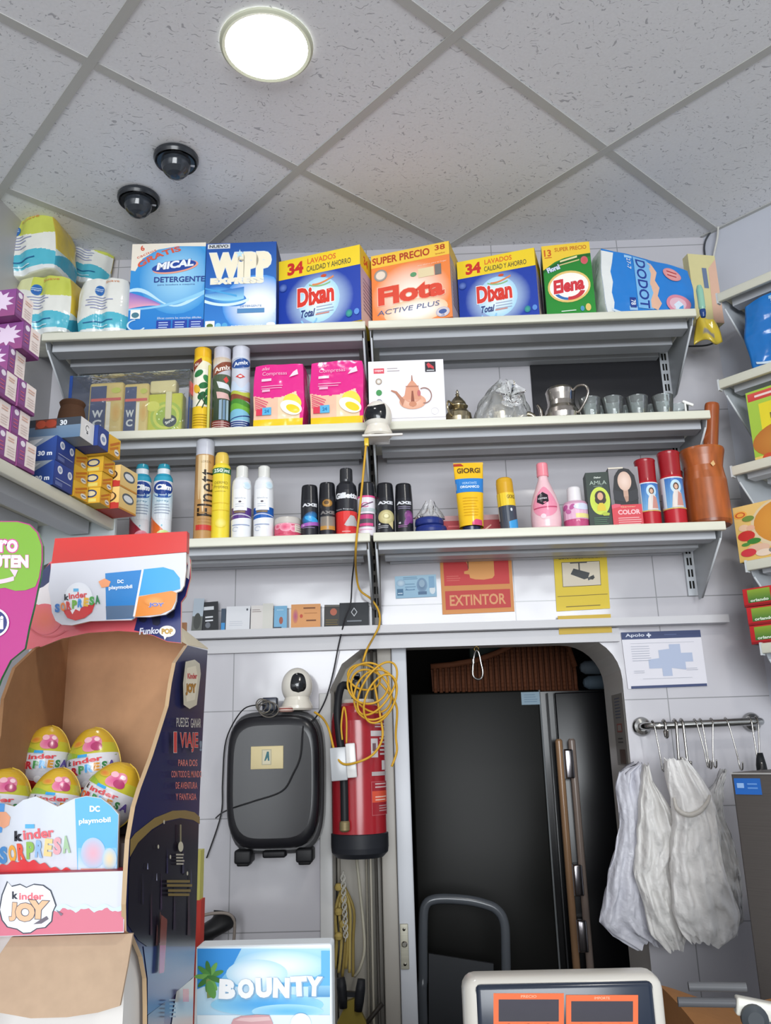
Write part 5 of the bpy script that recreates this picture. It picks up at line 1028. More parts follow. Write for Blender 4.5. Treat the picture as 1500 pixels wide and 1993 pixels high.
# ------------------------------------------------------------------ signs on the back wall
def quad(tl, tr, br, bl, Y):
    P = [at(x, y, Y) for x, y in (bl, br, tr, tl)]
    def S(u, v, k=0):
        q = P[0] * (1 - u) * (1 - v) + P[1] * u * (1 - v) + P[2] * u * v + P[3] * (1 - u) * v; return q + Vector((0, -k, 0))
    S.w = (P[1] - P[0]).length; S.h = (P[3] - P[0]).length; S.P = P; return S
def sheet(name, lab, cat, tl, tr, br, bl, Y, base, art, th=.0015, m='card', group=None, edge=None):
    S = quad(tl, tr, br, bl, Y); mb = MB(); c = (S.P[0] + S.P[1]) / 2
    mb.slab([q - c for q in S.P], (0, th, 0), base, m, edge=edge); A = Art(mb, lambda u, v, k=0: S(u, v, k) - c, S.w, S.h, m); art(A)
    return tag(mb.build(name, None, c), lab, cat, group)
YS = YB - .003
def art_note(A):
    A.rect(0, 0, 1, 1, '#8fb4cc', '#9cc0d4'); A.disc(.14, .68, .11, .17, '#bcd0dc', '#88a9c4'); A.rect(.04, .12, .19, .42, '#3f6f92'); A.rect(.06, .2, .17, .24, '#c9dbe6'); A.disc(.65, .55, .13, .33, '#4f6f8e', '#7d9cb8'); A.disc(.65, .62, .07, .17, '#8fa9bd'); A.rect(.55, .12, .76, .26, '#4a6a8c'); A.disc(.9, .32, .07, .2, '#d3dde3'); A.lines(.24, .6, .5, 3, .13, .03, '#5f86a6'); A.lines(.2, .9, .55, 2, .07, .03, '#6e93b0'); A.rect(.82, .4, .95, .92, '#7aa3c2'); A.ring(.37, .42, .12, .08, .2, '#4f7da2', 180, 330)
sheet('banknote', 'pale blue banknote stuck on the tiles left of the red sign', 'banknote', (768, 1122), (848, 1118), (850, 1161), (770, 1165), YS, '#93b5cb', art_note, .0006)
def art_ext(A):
    A.rect(.045, .455, .955, .985, '#c32a2c'); A.rect(.05, .07, .955, .37, '#c0302c'); A.text('EXTINTOR', .5, .215, .175, '#dc9a66', wu=.78, bold=.02)
    A.poly([(.40, .62), (.38, .80), (.34, .88), (.34, 1), (.42, 1), (.425, .83), (.42, .62)], '#d99555'); A.poly([(.40, .985), (.75, .985), (.75, .60), (.72, .555), (.60, .535), (.48, .545), (.41, .57), (.40, .63), (.33, .64), (.33, .68), (.40, .70)], '#d8954f'); A.poly([(.385, .72), (.395, .72), (.40, .985), (.38, .985)], '#6a2a22')
    A.lines(.08, .60, .28, 3, .035, .014, '#d05a50')
sheet('extinguisher_sign', 'red and orange sign reading EXTINTOR on the tiles', 'sign', (855, 1076), (994, 1072), (1001, 1190), (861, 1196), YS, '#cf8742', art_ext)
t = thing('security_sign', 'yellow video surveillance sign with a black camera picture', 'sign', at(1135, 1190, YS), 0); c = t.location.copy()
def art_cctv(A):
    A.text('ZONA VIDEOVIGILADA', .5, .83, .045, '#4b401f', wu=.82, bold=.03); A.rect(.14, .37, .86, .76, '#3b3526'); A.rect(.148, .378, .852, .752, '#d3c8b4'); A.rect(.3, .735, .62, .75, '#2e2e2e'); A.rect(.455, .60, .48, .74, '#3f3c38')
    A.poly([(.30, .565), (.36, .655), (.66, .575), (.62, .49), (.55, .475)], '#35383a'); A.poly([(.62, .50), (.73, .54), (.75, .49), (.62, .455)], '#474a4b'); A.disc(.70, .495, .035, .03, '#2c2c2d'); A.rect(.03, .222, .97, .230, '#6b5a1c'); A.rect(.18, .055, .82, .066, '#6b5a1c')
S = quad((1076, 1066), (1179, 1062), (1187, 1184), (1083, 1190), YS); mb = MB(); mb.slab([q - c for q in S.P], (0, .0015, 0), '#dcc02e', 'card'); art_cctv(Art(mb, lambda u, v, k=0: S(u, v, k) - c, S.w, S.h)); mb.build('upper_sheet', t)
S = quad((1085, 1199), (1188, 1195), (1191, 1231), (1088, 1235), YB - .018); mb = MB(); mb.slab([q - c for q in S.P], (0, .0012, 0), '#c9a832', 'card'); Art(mb, lambda u, v, k=0: S(u, v, k) - c, S.w, S.h).rect(.02, .60, .6, .63, '#a8892a'); mb.build('lower_sheet', t)
def art_apo(A):
    A.rect(0, .87, 1, 1, '#2b3a66'); A.text('Apolo', .17, .935, .075, '#d6dae6', wu=.24, bold=.02); A.text('+', .345, .935, .08, '#d6dae6', bold=.06); A.lines(.54, .925, .72, 1, .03, .02, '#46557f')
    A.poly([(.46, .20), (.58, .20), (.58, .34), (.58 + .0, .34), (.76, .30), (.76, .44), (.86, .44), (.86, .60), (.72, .60), (.72, .76), (.58, .76), (.58, .68), (.44, .66), (.44, .52), (.30, .50), (.30, .34), (.46, .34)], '#a9b4cc')
    A.rect(.1, .79, .9, .796, '#aeb0b9'); A.lines(.1, .735, .34, 7, .042, .008, '#9fa3b0', .1); A.lines(.1, .30, .24, 2, .03, .008, '#a7aab6'); A.lines(.76, .32, .92, 2, .03, .008, '#a7aab6'); A.rect(.2, .16, .82, .166, '#aeb0b9'); A.rect(.04, .0, .99, .045, '#2b3a66')
sheet('pharmacy_notice', 'white notice with navy bars reading Apolo and a pale blue cross', 'notice', (1208, 1231), (1362, 1226), (1377, 1335), (1222, 1341), YB - .004, '#d8d6dd', art_apo, .0008)
# stickers on the right reveal of the doorway
def rev(name, lab, y0, y1, z0, z1, col, art):
    mb = MB(); x = OR_ - .0008; w, h = y1 - y0, z1 - z0; c = Vector((x, (y0 + y1) / 2, z0))
    mb.slab([(x - c.x, y0 - c.y, 0), (x - c.x, y1 - c.y, 0), (x - c.x, y1 - c.y, h), (x - c.x, y0 - c.y, h)], (.0006, 0, 0), col); A = Art(mb, flat((0, w / 2, 0), (0, -w, 0), (0, 0, h), (-1, 0, 0)), w, h); art(A); tag(mb.build(name, None, c), lab, 'sticker')
za = at(1205, 1350, YB + .06).z; zb_ = at(1212, 1490, YB + .06).z
rev('sticker_strip', 'tall grey sticker strip with small red and blue print inside the doorway edge', YB + .02, YB + .15, zb_, za, '#9c9791', lambda A: (A.lines(.25, .93, .8, 7, .045, .014, '#5f6780'), A.rect(.3, .46, .75, .58, '#a8645a'), A.rect(.36, .48, .69, .56, '#a8a19b'), A.lines(.3, .36, .8, 2, .05, .02, '#55524f'), A.rect(.35, .02, .85, .22, '#5a4034')))

# ------------------------------------------------------------------ cards on the ledge
def card(lab, x0, x1, y0, col, art=None, Y=YB - .03, y1=None, skew=0, th=.0012):
    a, b = at(x0, y0, Y), at(x1, y0, Y); h = a.z - ZL; w = b.x - a.x
    mb = MB(); mb.box(-w / 2, w / 2, -th / 2, th / 2, 0, h, col); A = Art(mb, flat((-w / 2, -th / 2, 0), (w, 0, 0), (0, 0, h), (0, -1, 0)), w, h)
    if art: art(A)
    return tag(mb.build('business_card', None, ((a.x + b.x) / 2, Y, ZL + .0004), 0, (R_(-6), R_(skew), 0)), lab, 'card', 'cards on the ledge')
card('shiny silver card leaning at the left end of the ledge', 374, 394, 1164, '#a9b4bf', lambda A: (A.rect(0, 0, 1, .45, '#5d605c'), A.disc(.5, .3, .35, .25, '#3f423f')), YB - .036, skew=2)
card('black card with a white line leaning on the ledge, second from left', 393, 426, 1171, '#23252a', lambda A: (A.rect(.1, .72, .75, .84, '#cfd2d6'), A.lines(.25, .45, .75, 2, .12, .05, '#d9dbe0'), A.disc(.4, .2, .15, .1, '#6c7078')), YB - .030, skew=-3)
card('narrow dark blue card beside the large white card', 430, 439, 1184, '#3a4a5c', lambda A: A.rect(.1, .0, .9, .35, '#3f8fcb'))
card('large white card with a faint grey print', 440, 486, 1180, '#dadbdf', lambda A: (A.disc(.88, .85, .04, .05, '#4a4e58'), A.lines(.15, .35, .8, 3, .08, .02, '#c0c3cc')))
card('cream white card with a small line of print', 488, 511, 1178, '#d8d3cf', lambda A: (A.lines(.1, .8, .9, 2, .08, .03, '#9c8f8c')))
card('plain ivory card left of the light blue one', 511, 531, 1174, '#d2d0c8', None)
card('light blue card with a small brown figure', 533, 558, 1179, '#79aed0', lambda A: (A.disc(.55, .36, .15, .16, '#a05a4a'), A.rect(0, 0, .6, .08, '#22324a'), A.lines(.2, .8, .8, 1, .1, .04, '#a9cce0')))
card('orange business card with small purple print', 566, 623, 1176, '#d99a62', lambda A: (A.disc(.15, .5, .1, .3, '#b0567a', '#d08a62'), A.lines(.42, .8, .92, 1, .1, .06, '#7a4a2c'), A.lines(.52, .28, .92, 1, .1, .06, '#7a4a2c'), A.disc(.35, .5, .05, .08, '#c0503c'), A.lines(.45, .6, .9, 1, .1, .03, '#b57a48')))
card('dark grey card with a reddish spot, left of the black card', 630, 660, 1177, '#3d3a38', lambda A: (A.disc(.6, .68, .22, .16, '#b0604a'), A.lines(.1, .3, .9, 3, .1, .04, '#6a5a2f'), A.rect(0, .93, 1, .96, '#8a867c')), skew=1)
card('black card with a white square frame and small lettering', 660, 717, 1173, '#22262c', lambda A: (A.ring(.5, .60, .11, .19, .25, '#c9ccd0', 0, 360, 4), A.lines(.25, .2, .75, 1, .08, .05, '#7e848c', 0), ), YB - .033)
card('small narrow black card beside the shelf upright', 723, 728, 1182, '#2b2b2e', None)

# ------------------------------------------------------------------ home cameras, case, extinguisher, cables
def homecam(label, px, py, Y, zb, s, yaw, pitch, facefn):
    q = at(px, py, Y); t = thing('home_camera', label, 'security camera', (q.x, Y, zb), R_(yaw), 'white home cameras')
    mb = MB(); mb.lathe([(0, 0, '#e3ddd0'), (.030 * s, 0), (.034 * s, .004 * s), (.034 * s, .010 * s), (.028 * s, .022 * s), (.026 * s, .030 * s)], m='gloss', seg=36); mb.build('base', t)
    mb = MB(); R2 = Matrix.Translation((0, 0, .052 * s)) @ Matrix.Rotation(R_(pitch), 4, 'X')
    def sph(u, v, k=0, rx=.034, rz=.040):
        a, b = 2 * math.pi * u, math.pi * (v - .5); p = Vector((math.cos(a) * math.cos(b) * (rx * s + k), math.sin(a) * math.cos(b) * (rx * s + k), math.sin(b) * (rz * s + k))); return R2 @ p
    mb.grid(lambda u, v: sph(u, v), 36, 22, '#e6e1d6', 'gloss', cyc=True); mb.build('head', t)
    mb = MB(); facefn(mb, sph, s); mb.build('lens_face', t); return t
def facestrip(mb, sph, s):
    mb.grid(lambda u, v: sph(.75 - .17 + .30 * u, .36 + (.34 - .08 * math.sin(math.pi * u)) * v, .0007), 16, 12, '#17191d', 'film')
    q = sph(.73, .60, .0012); mb.lathe([(.0018, 0), (.0, .001)], '#dfe3e6', 'gloss', 8, c=q)
def faceoval(mb, sph, s):
    mb.grid(lambda u, v: sph(.75 + (.085 * (u * 2 - 1)) * math.sqrt(max(0, 1 - (2 * v - 1) ** 4)), .50 + .36 * v - .06, .0007), 12, 16, '#15171a', 'film')
    q = sph(.755, .60, .0016); mb.lathe([(.002, 0), (0, .0012)], '#e6e8ea', 'gloss', 8, c=q)
qz = at(735, 852, YF - .04).z
homecam('white ball camera with a wide black visor, clipped to the middle shelf edge', 735, 815, YF - .042, qz, 1.12, -10, -4, facestrip)
q0, q1 = at(709, 857, YF - .03), at(784, 859, YF - .03)
mb = MB(); mb.rbox(q0.x + .012, q1.x - .035, YF - .07, YF - .0015, qz - .006, qz - .001, .002, '#dcd8d2', 'gloss', 2); mb.rbox(q0.x - .004, q1.x, YF - .075, YF - .066, qz - .008, qz - .0015, .002, '#dcd8d2', 'gloss', 2); tag(mb.build('camera_shelf'), 'thin white bracket plate under the ball camera on the shelf edge', 'bracket')
# black suitcase like case
a, b = at(441, 1520, 2.36), at(629, 1520, 2.36); zt = at(535, 1383, 2.36).z; z0 = at(535, 1668, 2.32).z; xc = (a.x + b.x) / 2; w = b.x - a.x; h = zt - z0
t = thing('wall_case', 'black glossy case with a cream plate, hanging on the tiles', 'case', (xc, 2.44, z0), 0)
mb = MB()
def shell(y0, y1, k, hi, lo, col, m_, r0, taper):
    def f(u, v):
        an = 2 * math.pi * u; c_, s_ = math.cos(an), math.sin(an); e = 4.5; q_ = (abs(c_) ** e + abs(s_) ** e) ** (-1 / e); x, z = c_ * q_, s_ * q_
        kk = 1 - r0 * max(0, (v - .6) / .4) ** 2
        ww = (w / 2) * k * (1 - taper * max(0, -z) ** 2) * kk; zz = (lo + hi) / 2 + (hi - lo) / 2 * z * kk
        return Vector((x * ww, y0 + (y1 - y0) * (1 - (1 - v) ** 1.6) if v < 1 else y1, zz))
    mb.grid(f, 64, 12, col, m_, cyc=True)
    mb.add([f(i / 64, 1) for i in range(64)], [tuple(range(64))], col, m_, True)
shell(-.002, -.07, 1.0, h, 0, '#4a4a4c', 'gloss', .06, .04); mb.build('back_shell', t)
mb = MB(); shell(-.055, -.125, .95, h * .965, h * .05, '#1c1c20', 'dark', .16, .06); mb.build('front_cover', t)
S0 = at(488, 1453, 2.313), at(551, 1496, 2.313)
mb = MB(); px0, px1, pz1, pz0 = S0[0].x - xc, S0[1].x - xc, S0[0].z - z0, S0[1].z - z0; mb.rbox(px0, px1, -.1275, -.1235, pz0, pz1, .0015, '#d9c99a', 'card', 2); A = Art(mb, flat((px0, -.1276, pz0), (px1 - px0, 0, 0), (0, 0, pz1 - pz0), (0, -1, 0)), px1 - px0, pz1 - pz0)
A.rect(.34, .18, .64, .86, '#b5ae92'); A.rect(.37, .22, .61, .82, '#d3cbae'); A.poly([(.42, .36), (.50, .76), (.56, .76), (.58, .36), (.53, .36), (.52, .5), (.46, .36)], '#2f6a72'); mb.build('label_plate', t)
for s_ in (-1, 1):
    mb = MB(); mb.rbox(s_ * w * .31 - .022, s_ * w * .31 + .022, -.10, -.035, -.018, .016, .006, '#1c1c1f', 'rubber'); mb.rbox(s_ * w * .31 - .016, s_ * w * .31 + .016, -.095, -.04, -.024, -.012, .004, '#141416', 'rubber'); mb.build('foot', t)
mb = MB(); mb.rbox(-.03, .03, -.09, -.05, -.006, .012, .005, '#1a1a1d', 'rubber'); mb.build('latch', t)
CASE = (xc, z0, h, w)
zc = z0 + h
homecam('white camera with a black oval lens, standing on top of the black case', 578, 1345, 2.375, zc - .001, 1.25, 12, 14, faceoval)
q = at(526, 1368, 2.37); mb = MB(); mb.rbox(q.x - .020, q.x + .02, 2.355, 2.385, zc, zc + .035, .003, '#23293a', 'gloss'); tag(mb.build('power_adapter'), 'small dark blue power adapter on top of the black case', 'power adapter')
q = at(557, 1382, 2.345); mb = MB(); mb.lathe([(0, 0, '#b08a80'), (.018, 0), (.021, .004, '#d9c7bd'), (.019, .007, '#a8564e'), (.021, .010, '#dccbc2'), (.017, .014), (0, .015)], m='gloss', seg=24, twist=lambda a_, z_: 1 + .05 * math.cos(12 * a_)); tag(mb.build('round_tin', None, (q.x, 2.338, zc - .006)), 'small red and white round tin lying on the black case', 'tin')
# extinguisher
q0, q1 = at(645, 1500, 2.35), at(750, 1500, 2.35); xe = (q0.x + q1.x) / 2; re_ = (q1.x - q0.x) / 2; Ye = 2.355; zb = at(697, 1672, Ye - .05).z; zs = at(697, 1362, Ye).z; hb = zs - zb
t = thing('fire_extinguisher', 'red fire extinguisher with a black foot, hanging left of the doorway', 'fire extinguisher', (xe, Ye, zb), R_(2))
RED = '#a3202a'
mb = MB(); mb.lathe([(re_ * 1.0, hb * .13, RED), (re_, hb * .86), (re_ * .95, hb * .91), (re_ * .8, hb * .955), (re_ * .55, hb * .985), (re_ * .32, hb)], m='gloss', seg=40, cap=False)
A = Art(mb, cyl(re_, 0, hb, 180, 0), re_ * math.pi, hb, 'gloss', curved=True)
A.lines(.72, .83, .98, 2, .018, .008, '#d9c7c6'); A.rect(.66, .755, .98, .79, '#cdc8c8'); A.rect(.66, .62, .76, .74, '#cfc9c9'); A.rect(.68, .66, .73, .71, '#7a5a60'); A.lines(.79, .735, .98, 5, .025, .012, '#c9bcbc'); A.rect(.82, .54, .90, .60, '#d6d0d0'); A.rect(.66, .505, .97, .53, '#b9adad'); A.rect(.65, .26, .98, .47, '#b8575c'); A.rect(.66, .265, .97, .465, '#a02630'); A.rect(.66, .34, .97, .41, '#d9553c'); A.lines(.70, .37, .92, 2, .018, .007, '#f0c4b4'); A.lines(.7, .45, .95, 2, .02, .008, '#d3b3b3'); A.lines(.75, .315, .95, 3, .015, .007, '#b98a8c')
mb.build('cylinder', t)
mb = MB(); mb.lathe([(0, 0, '#22242a'), (re_ * .85, 0), (re_ * 1.02, .012), (re_ * 1.045, .025), (re_ * 1.045, hb * .145), (re_ * 1.0, hb * .15)], m='rubber', seg=40, cap=False); mb.build('foot', t)
mb = MB(); mb.lathe([(re_ * .62, hb * .972, '#c9c4bb'), (re_ * .64, hb * .985), (re_ * .62, hb * 1.0), (re_ * .3, hb * 1.005)], m='gloss', seg=32, cap=False); mb.build('collar_ring', t)
mb = MB(); mb.lathe([(.016, hb * .99), (.016, hb + .03), (.012, hb + .035), (0, hb + .035)], '#2a2c30', 'gloss', 20); mb.rbox(-.012, .012, -.05, .03, hb + .025, hb + .05, .004, '#1f2125', 'gloss'); mb.rbox(-.009, .009, -.085, -.01, hb + .052, hb + .062, .003, '#1f2125', 'gloss', M=Matrix.Rotation(R_(-6), 4, 'X')); mb.rbox(-.010, .010, -.02, .085, hb + .03, hb + .045, .004, '#26282c', 'gloss'); mb.build('valve', t)
mb = MB(); mb.tube([(-.01, -.02, hb + .03), (-.04, -.035, hb + .035), (-re_ * .72, -.05, hb - .02), (-re_ * .68, -re_ * .82, hb * .8), (-re_ * .52, -re_ * .96, hb * .55), (-re_ * .5, -re_ * .97, hb * .2)], .0105, '#191a1e', 'rubber', 12, smoothpts=6); mb.lathe([(.008, 0, '#8a7c58'), (.013, .004), (.013, .022), (.0105, .026)], m='steel', seg=16, c=(-re_ * .5, -re_ * .97 - .004, hb * .17)); mb.build('hose', t)
mb = MB(); mb.box(-.02, .02, .065, YB - Ye + .02, hb * .9, hb * .94, '#7d7a76', 'steel'); mb.build('hanger', t)
EXT = (xe, Ye, zb, hb, re_)
# white adapters hanging in front of the extinguisher
Yd = Ye - re_ - .028
for x0, x1, y0, y1, c, lab in ((645, 676, 1454, 1520, '#b4b7ba', 'grey flat adapter hanging in front of the extinguisher, left one'), (676, 694, 1446, 1514, '#dddcda', 'white adapter hanging in front of the extinguisher, right one')):
    p0, p1 = at(x0, y1, Yd), at(x1, y0, Yd); mb = MB(); mb.rbox(-(p1.x - p0.x) / 2, (p1.x - p0.x) / 2, -.008, .008, 0, p1.z - p0.z, .003, c, 'gloss', M=Matrix.Rotation(R_(-3), 4, 'Y')); tag(mb.build('network_adapter', None, ((p0.x + p1.x) / 2, Yd, p0.z)), lab, 'adapter')
# yellow network cable
YC = '#cf9f2f'
def pts(L): return [at(x, y, Y) for x, y, Y in L]
t = thing('network_cable', 'long yellow network cable hanging from the ball camera to the extinguisher', 'cable', at(712, 862, YF - .05), 0); c = t.location.copy()
def ct(mb, L, r=.0030, col=YC, **k): mb.tube([p - c for p in pts(L)], r, col, 'rubber', 8, smoothpts=6, **k)
mb = MB(); ct(mb, [(712, 866, YF - .058), (706, 930, YF - .05), (699, 1000, YF - .03), (695, 1035, YF - .018), (692, 1075, YF + .02), (693, 1115, YB - .12), (700, 1148, YB - .075), (722, 1166, YB - .066), (737, 1190, YB - .064), (738, 1216, YB - .066), (727, 1240, YB - .08), (714, 1264, Ye - .09), (706, 1288, Ye - .10)]); mb.build('lead', t)
mb = MB(); p = at(713, 860, YF - .056) - c; mb.rbox(p.x - .006, p.x + .006, p.y - .005, p.y + .005, p.z - .012, p.z + .010, .002, '#e3c02f', 'gloss'); mb.build('plug', t)
mb = MB(); Yk = Ye - .105
for k, (cx_, cy_, rx, ry, rot_) in enumerate(((708, 1318, 32, 24, .3), (722, 1345, 46, 34, .9), (730, 1352, 40, 50, .35), (716, 1330, 40, 40, .6), (734, 1340, 28, 58, .55), (740, 1360, 28, 50, .4))):
    L = [(cx_ + math.cos(a_ := R_(i * 24)) * rx * math.cos(rot_) - math.sin(a_) * ry * math.sin(rot_), cy_ + math.cos(a_) * rx * math.sin(rot_) + math.sin(a_) * ry * math.cos(rot_), Yk - .006 * k + .008 * math.sin(a_ * 2 + k)) for i in range(15)]
    mb.tube([q - c for q in pts(L)], .0028, YC, 'rubber', 7, cyc=True, smoothpts=3)
mb.build('coil', t)
mb = MB(); ct(mb, [(728, 1330, Yk - .01), (740, 1395, Yk - .01), (744, 1435, Yk - .02), (728, 1466, Yk - .02), (700, 1482, Yk - .03), (668, 1487, Yd - .015), (652, 1465, Yd), (640, 1420, Yd), (628, 1398, 2.31), (612, 1386, 2.33)], .0030)
ct(mb, [(740, 1330, Yk), (757, 1350, Yk), (772, 1378, Yk + .01), (770, 1430, Yk + .03), (772, 1462, Yk + .03), (762, 1492, Yk + .03)]); ct(mb, [(666, 1440, Yd), (664, 1410, Yd), (669, 1376, Yd + .01), (674, 1400, Yd), (674, 1446, Yd)], .0024)
mb.build('loose_loop', t)
t = thing('power_cable', 'thin black cable running from the shelf edge down to the black case', 'cable', at(694, 1045, YF - .01), 0); c = t.location.copy()
mb = MB(); KC = '#2c2c30'; ct(mb, [(697, 1000, YF - .022), (694, 1040, YF - .012), (690, 1085, YF + .08), (685, 1130, YB - .085), (682, 1175, YB - .075), (671, 1206, YB - .062), (659, 1255, YB - .03), (648, 1310, YB - .02), (634, 1360, YB - .03), (616, 1394, 2.36), (600, 1408, 2.335)], .0022, KC); mb.build('upper_run', t)
mb = MB(); ct(mb, [(590, 1412, 2.318), (588, 1430, 2.309), (584, 1473, 2.3085), (570, 1506, 2.3085), (548, 1540, 2.3085), (492, 1560, 2.3085), (455, 1572, 2.315), (432, 1582, 2.38), (420, 1592, 2.43)], .0020, '#1b1b1e'); ct(mb, [(516, 1374, 2.35), (500, 1372, 2.37), (470, 1384, 2.40), (440, 1440, 2.435), (433, 1520, 2.44), (430, 1585, 2.44), (402, 1670, 2.44)], .0018, '#1f1f22'); mb.build('lower_run', t)
t = thing('wire_bundle', 'small bundle of looped grey wires on top of the black case', 'wire bundle', at(520, 1378, 2.335), 0); c = t.location.copy(); mb = MB()
for k in range(4): mb.tube([p - c for p in pts([(508 + 5 * k + math.cos(R_(i * 40)) * (10 + 3 * k), 1372 + math.sin(R_(i * 40)) * (12 + k) + 3 * k, 2.333 - .004 * k) for i in range(9)])], .0016, ['#5a5650', '#7a7468', '#46423e', '#6c665e'][k], 'rubber', 6, cyc=True, smoothpts=3)
mb.build('wires', t)
# corner cables near the right end of the ceiling
mb = MB(); mb.tube(pts([(1397, 432, 2.40), (1396, 460, 2.40), (1388, 500, 2.42), (1383, 540, 2.43)]), .0035, '#c9c8c2', 'rubber', 8, smoothpts=5); tag(mb.build('ceiling_cable'), 'white cable dropping from the ceiling in the right corner', 'cable')
mb = MB(); mb.tube(pts([(1392, 440, 2.41), (1378, 458, 2.43), (1371, 475, 2.44), (1372, 500, 2.44), (1386, 580, 2.43), (1398, 640, 2.38), (1394, 662, 2.38), (1375, 672, 2.40), (1340, 674, 2.43)]), .0028, '#3f4247', 'rubber', 8, smoothpts=5); tag(mb.build('ceiling_cable'), 'dark cable dropping from the ceiling behind the nappy pack', 'cable')
# carabiner
q = at(926, 1247, YB + .10); t = thing('carabiner', 'steel carabiner hanging from a brass eye in the top of the doorway', 'carabiner', (q.x, YB + .10, OT), R_(15))
mb = MB(); mb.lathe([(.006, -.012), (.008, -.003), (.008, 0)], '#b59a5a', 'metal', 14); mb.tube([(math.cos(R_(a)) * .007, 0, -.018 + math.sin(R_(a)) * .007) for a in range(0, 360, 30)], .002, '#b59a5a', 'metal', 6, cyc=True); mb.build('eye', t)
mb = MB(); mb.tube([(0, 0, -.022), (.007, 0, -.03), (.012, 0, -.06), (.016, 0, -.085), (.010, 0, -.103), (-.004, 0, -.106), (-.015, 0, -.095), (-.014, 0, -.07), (-.009, 0, -.04), (-.005, 0, -.026)], .0032, '#c2c2c0', 'metal', 8, cyc=True, smoothpts=4); mb.lathe([(.005, 0), (.005, .012)], '#a9a9a8', 'metal', 12, c=(-.012, 0, -.06)); mb.build('hook', t)
# ------------------------------------------------------------------ storeroom things seen through the doorway
CT = 1.09
def upright(px, py, Y): return at(px, py, Y)
Yf = 3.05
fl, fm, fr = at(806, 1600, Yf).x, at(1066, 1600, Yf).x, at(1215, 1500, Yf).x + .12
zf = at(1000, 1345, Yf).z
t = thing('fridge', 'tall dark grey fridge standing in the dark storeroom', 'fridge', (fm, Yf, 0), 0)
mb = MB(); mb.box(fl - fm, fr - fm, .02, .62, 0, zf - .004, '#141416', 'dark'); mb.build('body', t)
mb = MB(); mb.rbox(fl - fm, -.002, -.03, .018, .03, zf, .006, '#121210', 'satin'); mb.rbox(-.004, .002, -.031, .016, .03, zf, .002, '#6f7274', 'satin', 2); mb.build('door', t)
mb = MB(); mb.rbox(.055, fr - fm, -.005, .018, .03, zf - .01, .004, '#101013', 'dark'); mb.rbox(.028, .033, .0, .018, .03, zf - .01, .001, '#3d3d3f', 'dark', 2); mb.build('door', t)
mb = MB(); q0, q1 = at(1015, 1372, Yf - .031), at(1051, 1344, Yf - .031); mb.box(q0.x - fm, q1.x - fm - .004, -.0325, -.0305, q0.z, q1.z - .004, '#7f98a8', 'card'); A = Art(mb, flat((q0.x - fm, -.0326, q0.z), (q1.x - q0.x - .004, 0, 0), (0, 0, q1.z - q0.z - .004), (0, -1, 0)), .05, .04); A.lines(.15, .75, .9, 4, .18, .06, '#5f7c92'); o = mb.build('sticker', t)
for x0, c in ((at(1087, 1445, Yf - .04).x - fm, '#a07c5c'), (at(1112, 1445, Yf - .04).x - fm, '#97867c')):
    mb = MB(); zt_ = at(1100, 1438, Yf - .04).z; mb.lathe([(0, .6), (.012, .602), (.0125, zt_ - .006), (.008, zt_), (0, zt_)], c, 'gloss', 16, c=(x0, -.042, 0))
    for zz in (zt_ - .12, zt_ - .56, .75): mb.box(x0 - .004, x0 + .004, -.042, .0, zz, zz + .02, '#3a3a3c', 'dark')
    mb.build('door_handle', t)
for py in (1458, 1682, 1790):
    a_ = at(1103 + (py - 1458) * .078, py, Yf - .05); mb = MB(); mb.rbox(a_.x - fm - .012, a_.x - fm + .018, -.064, -.030, a_.z - .095, a_.z, .006, '#b3aeb2', 'metal'); mb.box(a_.x - fm - .026, a_.x - fm - .011, -.05, -.03, a_.z - .095, a_.z, '#6f7176', 'satin'); mb.build('latch', t)
# wicker basket
P = [(842, 1346), (838, 1300), (880, 1296), (925, 1288), (965, 1274), (1005, 1254), (1050, 1246), (1085, 1246), (1105, 1262), (1118, 1300), (1126, 1346)]
mb = MB(); Yw = Yf + .06; pp = [at(x, y, Yw) for x, y in P]; zb_ = zf - .002
pp = [Vector((p.x, p.y, max(p.z, zb_))) for p in pp]; c0 = Vector(((pp[0].x + pp[-1].x) / 2, Yw, zb_))
mb.slab([p - c0 for p in pp], (0, .34, 0), '#5a3524', 'wicker')
for k in range(26):
    x = pp[0].x + (pp[-1].x - pp[0].x) * (k + .5) / 26
    ztop = None
    for (a, b) in zip(pp[1:-1], pp[2:]):
        if a.x <= x <= b.x: ztop = a.z + (b.z - a.z) * (x - a.x) / (b.x - a.x)
    if ztop and ztop > zb_ + .03: mb.tube([(x - c0.x, -.006, .004), (x - c0.x, -.010, (ztop - zb_) * .5), (x - c0.x, -.006, ztop - zb_ - .004)], .007, '#6a3f2a', 'wicker', 6)
mb.tube([(p.x - c0.x, -.004, p.z - zb_ + .004) for p in pp[1:-1]], .011, '#6d412b', 'wicker', 8)
tag(mb.build('wicker_basket', None, c0), 'dark brown wicker basket lying on top of the fridge', 'basket')
for (px, dz, c, cap, lab) in ((1128, .080, '#76818a', '#8d979d', 'grey blue plastic bottle on the fridge right of the wicker basket, upper one'), (1132, .0265, '#6b7b88', '#c9603a', 'grey blue bottle with an orange cap on the fridge beside the basket, lower one')):
    a = at(px, 1310, 3.13); t = thing('bottle', lab, 'bottle', (a.x, 3.13, zf + dz), 0, 'bottles beside the basket')
    mb = MB(); Mx = Matrix.Rotation(R_(90), 4, 'Y'); mb.lathe([(0, 0, c), (.014, .004), (.024, .02), (.026, .07), (.018, .085)], m='gloss', seg=20, M=Mx); mb.build('body', t)
    mb = MB(); mb.lathe([(.017, .085), (.017, .115), (.012, .118), (0, .118)], cap, 'gloss', 16, M=Mx); mb.build('cap', t)
q0, q1 = at(908, 1300, Yf + .48), at(985, 1256, Yf + .48)
